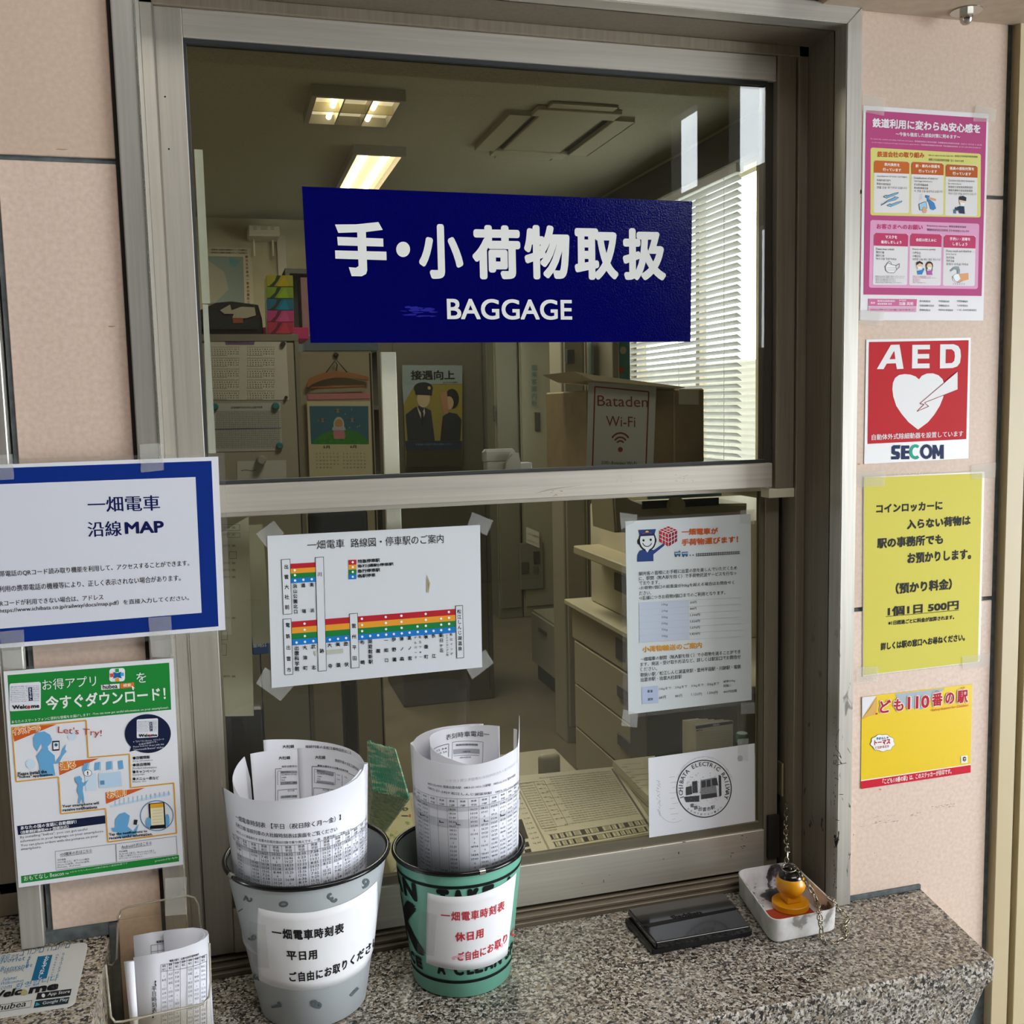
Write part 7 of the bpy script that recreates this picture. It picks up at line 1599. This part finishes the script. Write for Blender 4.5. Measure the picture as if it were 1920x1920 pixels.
bm = bmesh.new(); tube(bm, [qh(x, y, Yb_-.001) for x, y in ((905, 955), (960, 960), (1000, 900), (1010, 600), (1035, 490), (1090, 462), (1350, 408), (1600, 362), (1665, 378), (1700, 440), (1720, 640))], .0013, 6); frombm('back_edge', bm, mk_glass('acrylic_edge2', '#cfcaba', 1.7, .05, .3, '#efe8d8'), hd_, True)
P = [qh(x, y, Yh0) for x, y in [(950, 1450), (1740, 1290), (1800, 1200), (1835, 1700), (960, 1850)]]
prism('front_panel', [(p.x, max(p.z, CT+.0006)) for p in P], Yh0, Yh0+.0022, M_acryl, hd_, 0)
a = qh(905, 955, Yh0); b = qh(1010, 1750, Yh0)
mesh('side_panel', [qh(905, 955, Yh0), qh(960, 960, Yb_), qh(1010, 1740, Yb_), qh(960, 1750, Yh0)], [(0, 1, 2, 3)], M_acryl, hd_)
sheet('tape', [(1415, 210), (1602, 195), (1600, 520), (1418, 530)], facing(-.0215), M_tape, hd_, .0001, .0014, KB2)
# folded sheets in it: fold curve on the right
M_fold = M_roll
tt = thing('folded_timetables', (-.06, -.05, CT), 'folded weekday timetable sheets standing in the acrylic holder', 'timetable sheets')
def folded(name, top_front, top_back, bot, Yf, Yk, col, thick=.0007):
    """vertical U-shaped sheet: front leaf, round fold at the right, back leaf"""
    V = []; F = []
    for (x, y, Yy) in top_front+top_back: V.append(qh(x, y, Yy)); 
    n = len(V)
    B_ = [Vector((v.x+(.004 if i == 0 else .0), v.y, CT+.004)) for i, v in enumerate(V)]
    o = mesh(name, V+B_, [(i, i+1, n+i+1, n+i) for i in range(n-1)], col, tt, smooth=True); md = o.modifiers.new('solid', 'SOLIDIFY'); md.thickness = thick; md.offset = 0
    return o
folded('outer_leaf', [(1142, 893, -.075), (1350, 858, -.0745), (1550, 812, -.072), (1680, 768, -.067), (1755, 728, -.060), (1786, 690, -.052)], [(1775, 665, -.045), (1730, 645, -.038), (1650, 637, -.032), (1500, 650, -.029), (1300, 678, -.028), (1142, 708, -.028)], None, 0, 0, M_fold)
folded('inner_leaf', [(1560, 830, -.068), (1680, 775, -.062), (1735, 728, -.056), (1755, 695, -.051)], [(1735, 668, -.045), (1690, 650, -.041), (1600, 642, -.0375), (1400, 668, -.035)], None, 0, 0, M_fold)
V = [qh(1062, 928, -.0755), qh(1150, 915, -.0755)]; folded('loose_leaf', [(1062, 930, -.0735), (1150, 918, -.0735), (1300, 892, -.0735)], [], None, 0, 0, M_fold); folded('loose_leaf', [(1075, 936, -.0760), (1150, 925, -.0762)], [], None, 0, 0, M_fold)
class Fold:
    def __init__(s, pts): s.p = [Vector((p.x, p.y)) for p in pts]; s.sub = .004; s.L = [0]; [s.L.append(s.L[-1]+(b-a).length) for a, b in zip(s.p, s.p[1:])]
    def inv(s, px, py):
        r = ray(px, py); best = None
        for i, (a, b) in enumerate(zip(s.p, s.p[1:])):
            d = b-a; det = r.x*(-d.y)+d.x*r.y
            if abs(det) < 1e-12: continue
            ax, ay = a.x-CAM.x, a.y-CAM.y
            t = (ax*(-d.y)+d.x*ay)/det; k = (r.x*ay-r.y*ax)/det
            e = max(0, -k, k-1)
            if best is None or e < best[0]-1e-9: best = (e, s.L[i]+k*d.length, CAM.z+r.z*t)
        return best[1], best[2]
    def pos(s, u, v, off=0):
        i = 0
        while i < len(s.p)-2 and u > s.L[i+1]: i += 1
        a, b = s.p[i], s.p[i+1]; d = (b-a).normalized(); q_ = a+d*(u-s.L[i]); n = Vector((d.y, -d.x))
        return Vector((q_.x+n.x*off, q_.y+n.y*off, v))
# front print on the flat part of the leaf
FF = Flat(qh(1142, 893, -.0757), (qh(1680, 768, -.0678)-qh(1142, 893, -.0757)).normalized()*1.0, (0, 0, 1))
vv = (qh(1680, 768, -.0678)-qh(1142, 893, -.0757)); vv.z = 0; FF = Flat(qh(1142, 893, -.0757), vv, (0, 0, 1))
FF = Fold([qh(x, y, Yy) for (x, y, Yy) in ((1142, 893, -.075), (1350, 858, -.0745), (1550, 812, -.072), (1680, 768, -.067), (1755, 728, -.060), (1786, 690, -.052))])
pr = Print(FF, tt, .0010).fr(*KB2); pr.to('timetable_print')
pr.text('電鉄出雲市・出雲大社前方面時刻表', (1455, 928), (1700, 870), 20, '#26262e', .02, 2, 1)
grid_digits(pr, [(1378, 950), (1765, 862), (1768, 1680), (1385, 1790)], 7, 22, '#66666e', '#45454e', 20, (), .05, 4, lw=3)
pr.col('【平日時刻表】', 1322, 1108, 1385, 46, '#1d1d24', .012, 2, 1325)
pr.build()
FI = facing(-.0288); pr = Print(FI, tt, .0006).fr(*KB2); pr.to('inner_print'); pr.text('電鉄出雲市・出雲大社前方面時刻表', (1342, 768), (1690, 715), 22, '#26262e', .02, 2, 1)
grid_digits(pr, [(1295, 785), (1700, 725), (1700, 830), (1297, 890)], 7, 3, '#66666e', '#66666e', 22, (), .0, 6, head=False, lw=3)
pr.build()
# ================================================================== LEDGE SHEET (welcome sticker lying on the granite ledge)
LV = level(LT)
ws = sheet('welcome_card', [(-300, 905), (735, 768), (752, 800), (640, 1290)], LV, mat('#dcdcd8', .4, name='card_white'), None, .0005, .0001, KB2)
bpy.data.objects.remove(ws)
def poly_sheet(name, pts, surf, M, parent, th, base, fr):
    q_ = [surf.inv(fr[0]+x/fr[2], fr[1]+y/fr[2]) for x, y in pts]; n = len(q_)
    V = [surf.pos(*p, base+th) for p in q_]+[surf.pos(*p, base) for p in q_]
    tr = geometry.tessellate_polygon([[Vector((p[0], p[1], 0)) for p in q_]])
    F = [tuple(t) for t in tr]+[(i, n+i, n+(i+1) % n, (i+1) % n) for i in range(n)]
    return mesh(name, V, F, M, parent)
ws = poly_sheet('welcome_card', [(-330, 920), (690, 770), (725, 770), (748, 785), (750, 815), (645, 1280), (622, 1305), (590, 1318), (-430, 1490)], LV, mat('#d9d8d2', .4, name='card_white'), None, .0006, .0001, KB2)
tag(ws, 'white welcome card with a teal box and blue foreign words lying on the granite ledge', 'card')
pr = Print(LV, ws, .0009).fr(*KB2); pr.to('lettering'); b3 = '#4c86ad'; b4 = '#6f7f8c'
pr.poly([(325, 892), (450, 876), (400, 1078), (268, 1098)], '#0f6a92', 1); pr.col('おもてなし', 393, 910, 1065, 44, '#e8eef0', .02, 3, 338)
for s_, a, b, h, c_ in (('ברוכים הבאים', (165, 888), (595, 815), 42, b4), ('欢迎', (0, 925), (75, 915), 45, b3), ('환영', (85, 925), (145, 912), 45, b4), ('Dvedvorlet', (-150, 975), (210, 925), 40, b3), ('Bienvenue', (0, 1022), (275, 980), 40, b3), ('स्वागतम्', (20, 1050), (205, 1020), 30, b4), ('Selamat', (20, 1105), (140, 1085), 30, b3), ('Willkommen', (0, 1140), (200, 1108), 26, b3), ('com', (0, 1180), (95, 1165), 28, b3), ('환영합니다', (120, 1180), (490, 1100), 52, b3)):
    pr.text(s_, a, b, h, c_, .0, 2, 1)
for s_, x0, y0, x1, y1 in (('ยินดีต้อนรับ', 545, 870, 495, 1050), ('Tervetuloa', 490, 880, 440, 1070), ('Velkommen', 255, 895, 225, 985)):
    n_ = len(s_)
    for i, ch in enumerate(s_): t_ = i/(n_-1); glyph_rot(pr, ch, x0+(x1-x0)*t_, y0+(y1-y0)*t_, 24, 1.35, b3, .0)
pr.text('Welc', (-130, 1270), (178, 1220), 62, '#15151a', .05, 3, 2); pr.ell(200, 1200, 37, 27, '#b3aa7c', 3); pr.text('me', (240, 1215), (495, 1175), 52, '#15151a', .05, 3, 2)
pr.path([(-50, 1315), (275, 1268), (262, 1325), (-60, 1375)], 3, '#55555a', 1, False); pr.text('hubea', (-20, 1360), (220, 1320), 50, '#15151a', .01, 3, 2)
pr.poly([(322, 1205), (615, 1168), (603, 1225), (308, 1262)], '#16181c', 1); pr.text('App Store', (405, 1240), (595, 1212), 34, '#e6e6e6', .01, 3, 2); pr.ell(372, 1228, 15, 17, '#e6e6e6', 3)
pr.poly([(303, 1275), (597, 1238), (583, 1295), (288, 1334)], '#1b2d33', 1); pr.text('Google Play', (360, 1315), (580, 1280), 34, '#dfe6e8', .01, 3, 2); pr.poly([(300, 1322), (345, 1305), (312, 1285)], '#3aa3b5', 3)
pr.build()
# cream box behind the left window glass
Yx = .2
t = thing('cream_carton', (-.45, Yx, LT), 'cream box with orange stripes and lettering behind the left window, far left edge', 'box')
P0 = at(-40, 1475, Yx); P1 = at(24, 1655, Yx)
box('carton', P0.x-.1, P1.x+.012, Yx, Yx+.12, LT+.0, P0.z+.02, mat('#c2bba6', .5), t, .003)
pr = Print(facing(Yx), t, .0004).fr(0, 1200, 3.84); pr.to('lettering'); pr.line((-100, 1262), (85, 1262), 7, '#c9722c', 1); pr.line((-100, 1745), (110, 1722), 7, '#c9722c', 1); pr.line((-100, 1075), (85, 1075), 5, '#8a7f6a', 1); pr.text('D', (15, 1500), (80, 1498), 68, '#d9692c', .05, 2, 3); pr.text('ます', (0, 1585), (88, 1580), 42, '#3c382e', .01, 2, 2); pr.build()
struct(box('window_recess', -1.3, -.262, .45, .5, LT, 1.95, mat('#3a362e', .7), None, 0))
struct(box('window_recess_floor', -1.3, -.262, .16, .45, LT-.01, LT+.03, mat('#a3977a', .5), None, 0))
# ================================================================== INK PAD
t = thing('ink_pad', (.617, .005, CT), 'flat shiny black ink pad case lying on the granite counter', 'ink pad')
KS3 = (1140, 1340, 3.84)
def quadbox(name, pts, z0, z1, M, par, bev, crop):
    P = [onz(crop[0]+x/crop[2], crop[1]+y/crop[2], z1) for x, y in pts]
    bm = bmesh.new(); a = [bm.verts.new((p.x, p.y, z0)) for p in P]; b = [bm.verts.new((p.x, p.y, z1)) for p in P]
    bm.faces.new(a); bm.faces.new(b)
    for i in range(4): bm.faces.new((a[i], a[(i+1) % 4], b[(i+1) % 4], b[i]))
    bmesh.ops.bevel(bm, geom=bm.edges[:], offset=bev, segments=3, affect='EDGES')
    return frombm(name, bm, M, par, True, .7)
M_blk = mat('#0b0c10', .12, coat=.6, name='black_gloss'); M_blk2 = mat('#0e0f12', .3)
quadbox('case_base', [(120, 1462), (885, 1328), (1040, 1548), (318, 1688)], CT+.0005, CT+.010, M_blk2, t, .0015, KS3)
quadbox('case_lid', [(140, 1395), (835, 1280), (1025, 1520), (345, 1640)], CT+.0105, CT+.021, M_blk, t, .002, KS3)
ZL = CT+.021
pr = Print(level(ZL), t, .0001).fr(*KS3); pr.to('lid_ridge'); 
P_ = [(225, 1515), (915, 1388), (945, 1400), (300, 1530)]; pr.poly(P_, '#0a0a0c', 1)
pr.to('brand_lettering'); pr.text('Shachihata', (470, 1478), (690, 1438), 34, '#050506', .03, 2, 2)
pr.build()
# ================================================================== TRAY
KS4 = (1140, 1340, 3.84); ZR = CT+.036
corners = [onz(KS4[0]+x/KS4[2], KS4[1]+y/KS4[2], ZR) for x, y in ((878, 1085), (1310, 1050), (1672, 1392), (1180, 1492))]
for p in corners: p.y = min(p.y, .0775)
t = thing('stamp_tray', (.757, -.02, CT), 'rounded white tin tray with ink smears on the counter by the right trim', 'tray')
cx_, cy2 = sum(p.x for p in corners)/4, sum(p.y for p in corners)/4
def rring(P, ins, rad, z, n=6):
    C0 = Vector((cx_, cy2, 0)); out = []
    for i in range(4):
        p, a, b = P[i].copy(), P[i-1], P[(i+1) % 4]; da = (a-p); da.z = 0; db = (b-p); db.z = 0; da.normalize(); db.normalize()
        q_ = p+(da+db)*ins; s_ = q_+da*rad; e = q_+db*rad
        for k in range(n+1):
            f = k/n; v = (1-f)**2*s_+2*f*(1-f)*q_+f*f*e; out.append(Vector((v.x, v.y, z)))
    return out
M_tin = noisy('inked_enamel', [(0, '#2a2627'), (.22, '#5a5657'), (.34, '#cfccce'), (1, '#e8e6e9')], 34, 8, .35, rng=(.36, .62))
M_tin_out = noisy('worn_enamel', [(0, '#8a8580'), (.2, '#c9c6c2'), (1, '#e0dedb')], 35, 6, .35, rng=(.33, .6))
rs = [rring(corners, .0045, .016, CT+.0006), rring(corners, .001, .02, CT+.004), rring(corners, .0, .02, ZR), rring(corners, .0012, .019, ZR+.0004), rring(corners, .0022, .018, ZR), rring(corners, .005, .016, CT+.0035), ]
bm = bmesh.new(); R_ = [[bm.verts.new(v) for v in r] for r in rs]; n = len(R_[0])
for k, (a, b) in enumerate(zip(R_, R_[1:])):
    for i in range(n): f = bm.faces.new((a[i], a[(i+1) % n], b[(i+1) % n], b[i])); f.material_index = 1 if k < 3 else 0
bm.faces.new(R_[0]).material_index = 1; bm.faces.new(R_[-1]).material_index = 0
frombm('tin_body', bm, [M_tin, M_tin_out], t, True, .6)
rc = rring(corners, .012, .012, CT+.0042)
pc = [v for v in rc[:0]+[rc[i] for i in range(len(rc)) if i//7 in (2, 3)]]
_a, _b = rc[7*2], rc[7*3+6]; _c = rc[7*1+3]; _d = rc[3]
pc = [_b.lerp(_d, .42)]+pc[::-1]+[_a.lerp(_c, .42)]; pc = [rc[i] for i in range(14, 28)]; pc = [pc[0].lerp(_c, .5)]+pc+[pc[-1].lerp(_d, .5)]
bm = bmesh.new(); f_ = bm.faces.new([bm.verts.new(v) for v in pc]); r2 = bmesh.ops.extrude_face_region(bm, geom=[f_]); bmesh.ops.translate(bm, verts=[v for v in r2['geom'] if isinstance(v, bmesh.types.BMVert)], vec=(0, 0, .0012)); frombm('red_pad', bm, mat('#a83c22', .5), t)
# ================================================================== STAMP
sp_ = onz(1482, 1694, CT+.010)
sx_, sy2 = sp_.x, sp_.y
t = thing('rubber_stamp', (sx_, sy2, CT+.0055), 'yellow hand stamp with a round knob and black top, in the tin tray', 'stamp')
M_yel = mat('#e39a08', .35, coat=.3, name='yellow_lacquer'); z0 = CT+.0056
bm = bmesh.new(); revolve(bm, [(.0262, 0), (.027, .001), (.027, .0085), (.026, .0095)], (sx_, sy2, z0), 48, cap=True); frombm('stamp_base', bm, M_yel, t, True, .6)
box('neck_block', sx_-.0115, sx_+.0115, sy2-.0115, sy2+.0115, z0+.0096, z0+.022, M_yel, t, .002, 2, X=None)
prof = []
for i in range(17):
    a = -1.15+i*(1.15+.62)/16; prof.append((.0218*math.cos(a), .036+.0205*math.sin(a)))
bm = bmesh.new(); revolve(bm, prof, (sx_, sy2, z0), 40, cap=True); frombm('round_knob', bm, M_yel, t, True, .7)
ztp = prof[-1][1]
bm = bmesh.new(); revolve(bm, [(prof[-1][0]+.0004, ztp-.002), (prof[-1][0]+.0006, ztp+.0005), (prof[-1][0]-.001, ztp+.004), (prof[-1][0]-.005, ztp+.0075), (.004, ztp+.009)], (sx_, sy2, z0), 36, cap=True); frombm('black_cap', bm, mat('#141210', .2, coat=.5), t, True, .6)
TOP = Vector((sx_, sy2, z0+ztp+.009))
M_brass = mat('#aba38f', .2, 1., name='tarnished_chain'); 
bm = bmesh.new(); tube(bm, [TOP+Vector((0, 0, -.001)), TOP+Vector((0, 0, .003))], .0015, 8); frombm('screw_eye', bm, M_brass, t)
# chain: from the latch plate down to the ring, then over the tray side to the counter and round to the trim
ch = thing('bead_chain', (.83, .10, 1.05), 'brass coloured link chain tying the stamp to the window frame', 'chain')
ring_c = TOP+Vector((-.003, -.001, .004))
bm = bmesh.new(); tube(bm, [ring_c+Vector((.0105*math.cos(a), .0105*math.sin(a), .0022*math.sin(a*1+1))) for a in [2*PI*i/28 for i in range(28)]], .0008, 8, True); frombm('split_ring', bm, mat('#b9b6ad', .2, 1.), ch, True)
def spline(P, step):
    P = [Vector(p) for p in P]; out = []
    Q_ = [P[0]*2-P[1]]+P+[P[-1]*2-P[-2]]
    dense = []
    for i in range(1, len(Q_)-2):
        for k in range(20):
            t_ = k/20; a, b, c_, d = Q_[i-1:i+3]
            dense.append(.5*((2*b)+(c_-a)*t_+(2*a-5*b+4*c_-d)*t_*t_+(3*b-a-3*c_+d)*t_**3))
    dense.append(P[-1]); acc = 0; out = [dense[0]]
    for a, b in zip(dense, dense[1:]):
        acc += (b-a).length
        if acc >= step: out.append(b); acc = 0
    return out
A0 = at(1477, 1497, .108)
p1 = [A0, at(1475, 1530, .085), at(1474, 1565, .05), at(1477, 1600, .01), ring_c+Vector((0, .0095, .002))]
p2 = [ring_c+Vector((.010, 0, 0)), onz(1512, 1655, CT+.058), onz(1528, 1680, CT+.045), onz(1535, 1705, CT+.034), onz(1537, 1722, ZR+.003), onz(1537, 1742, CT+.018)+Vector((.001, -.002, 0)), onz(1541, 1763, CT+.003)+Vector((0, -.002, 0)), onz(1560, 1768, CT+.0025), onz(1583, 1760, CT+.0025), onz(1588, 1745, CT+.003), onz(1578, 1735, CT+.003), onz(1592, 1728, CT+.004), onz(1582, 1712, CT+.008), onz(1568, 1700, CT+.02), onz(1562, 1688, ZR+.004), onz(1550, 1682, ZR+.003)]
proto = None
def oval():
    L, W_ = .0052, .0034; return [Vector((L*math.cos(a)+(.0016 if math.cos(a) > 0 else -.0016), W_*math.sin(a), 0)) for a in [2*PI*(i+.5)/14 for i in range(14)]]
for pth in (p1, p2):
    pts_ = spline(pth, .0098)
    for i, (a, b) in enumerate(zip(pts_, pts_[1:])):
        d = (b-a).normalized(); up = Vector((0, 0, 1)) if abs(d.z) < .8 else Vector((1, .3, 0)); s_ = d.cross(up).normalized(); u_ = s_.cross(d)
        if i % 2: s_, u_ = u_, s_
        R_ = Matrix((d, s_, d.cross(s_))).transposed().to_4x4(); R_.translation = (a+b)/2
        if proto is None:
            bm = bmesh.new(); tube(bm, oval(), .0009, 6, True); me_o = frombm('link', bm, M_brass, None, True); proto = me_o; C.objects.unlink(proto)
        o = proto.copy(); C.objects.link(o); o.parent = ch; o.matrix_parent_inverse = Matrix.Translation(ch.location).inverted(); o.matrix_basis = R_
bpy.data.objects.remove(proto)
# ================================================================== STATION HALL behind the camera (shows only as reflections)
M_hall = mat('#3d3a34', .8); M_hallc = mat('#57524a', .8)
HB = -7.6
struct(box('floor_hall', -6, 4.1, HB, .0, -.05, 0, mat('#8d877c', .6), None, 0))
struct(box('ceiling_hall', -6, 4.1, HB, .0, 4.4, 4.5, M_hallc, None, 0))
struct(box('wall_hall_left', -6.1, -6, HB, .0, 0, 4.5, M_hall, None, 0))
bm = bmesh.new()
addbox(bm, -6, 2.9, HB-.1, HB, 0, 4.5); addbox(bm, 2.9, 4, HB-.1, HB, 0, 4.5)
struct(frombm('wall_hall_back', bm, M_hall))
bm = bmesh.new()
for y0, y1, z0, z1 in ((HB, 0, 4.17, 4.4), (HB, -7.13, 0, 4.17), (-7.13, -6.61, 0, 3.49), (-6.61, -6.05, 0, 4.17), (-6.05, -5.49, 2.97, 3.43), (-6.05, -5.70, 0, 2.97), (-5.70, -5.49, 0, 2.06), (-5.49, -3.4, 0, 4.17), (-3.4, 0, 0, .2), (-.9, 0, .2, 4.17), (-3.4, -.9, 2.3, 4.17)): addbox(bm, 4, 4.1, y0, y1, z0, z1)
struct(frombm('wall_hall_right', bm, M_hall))
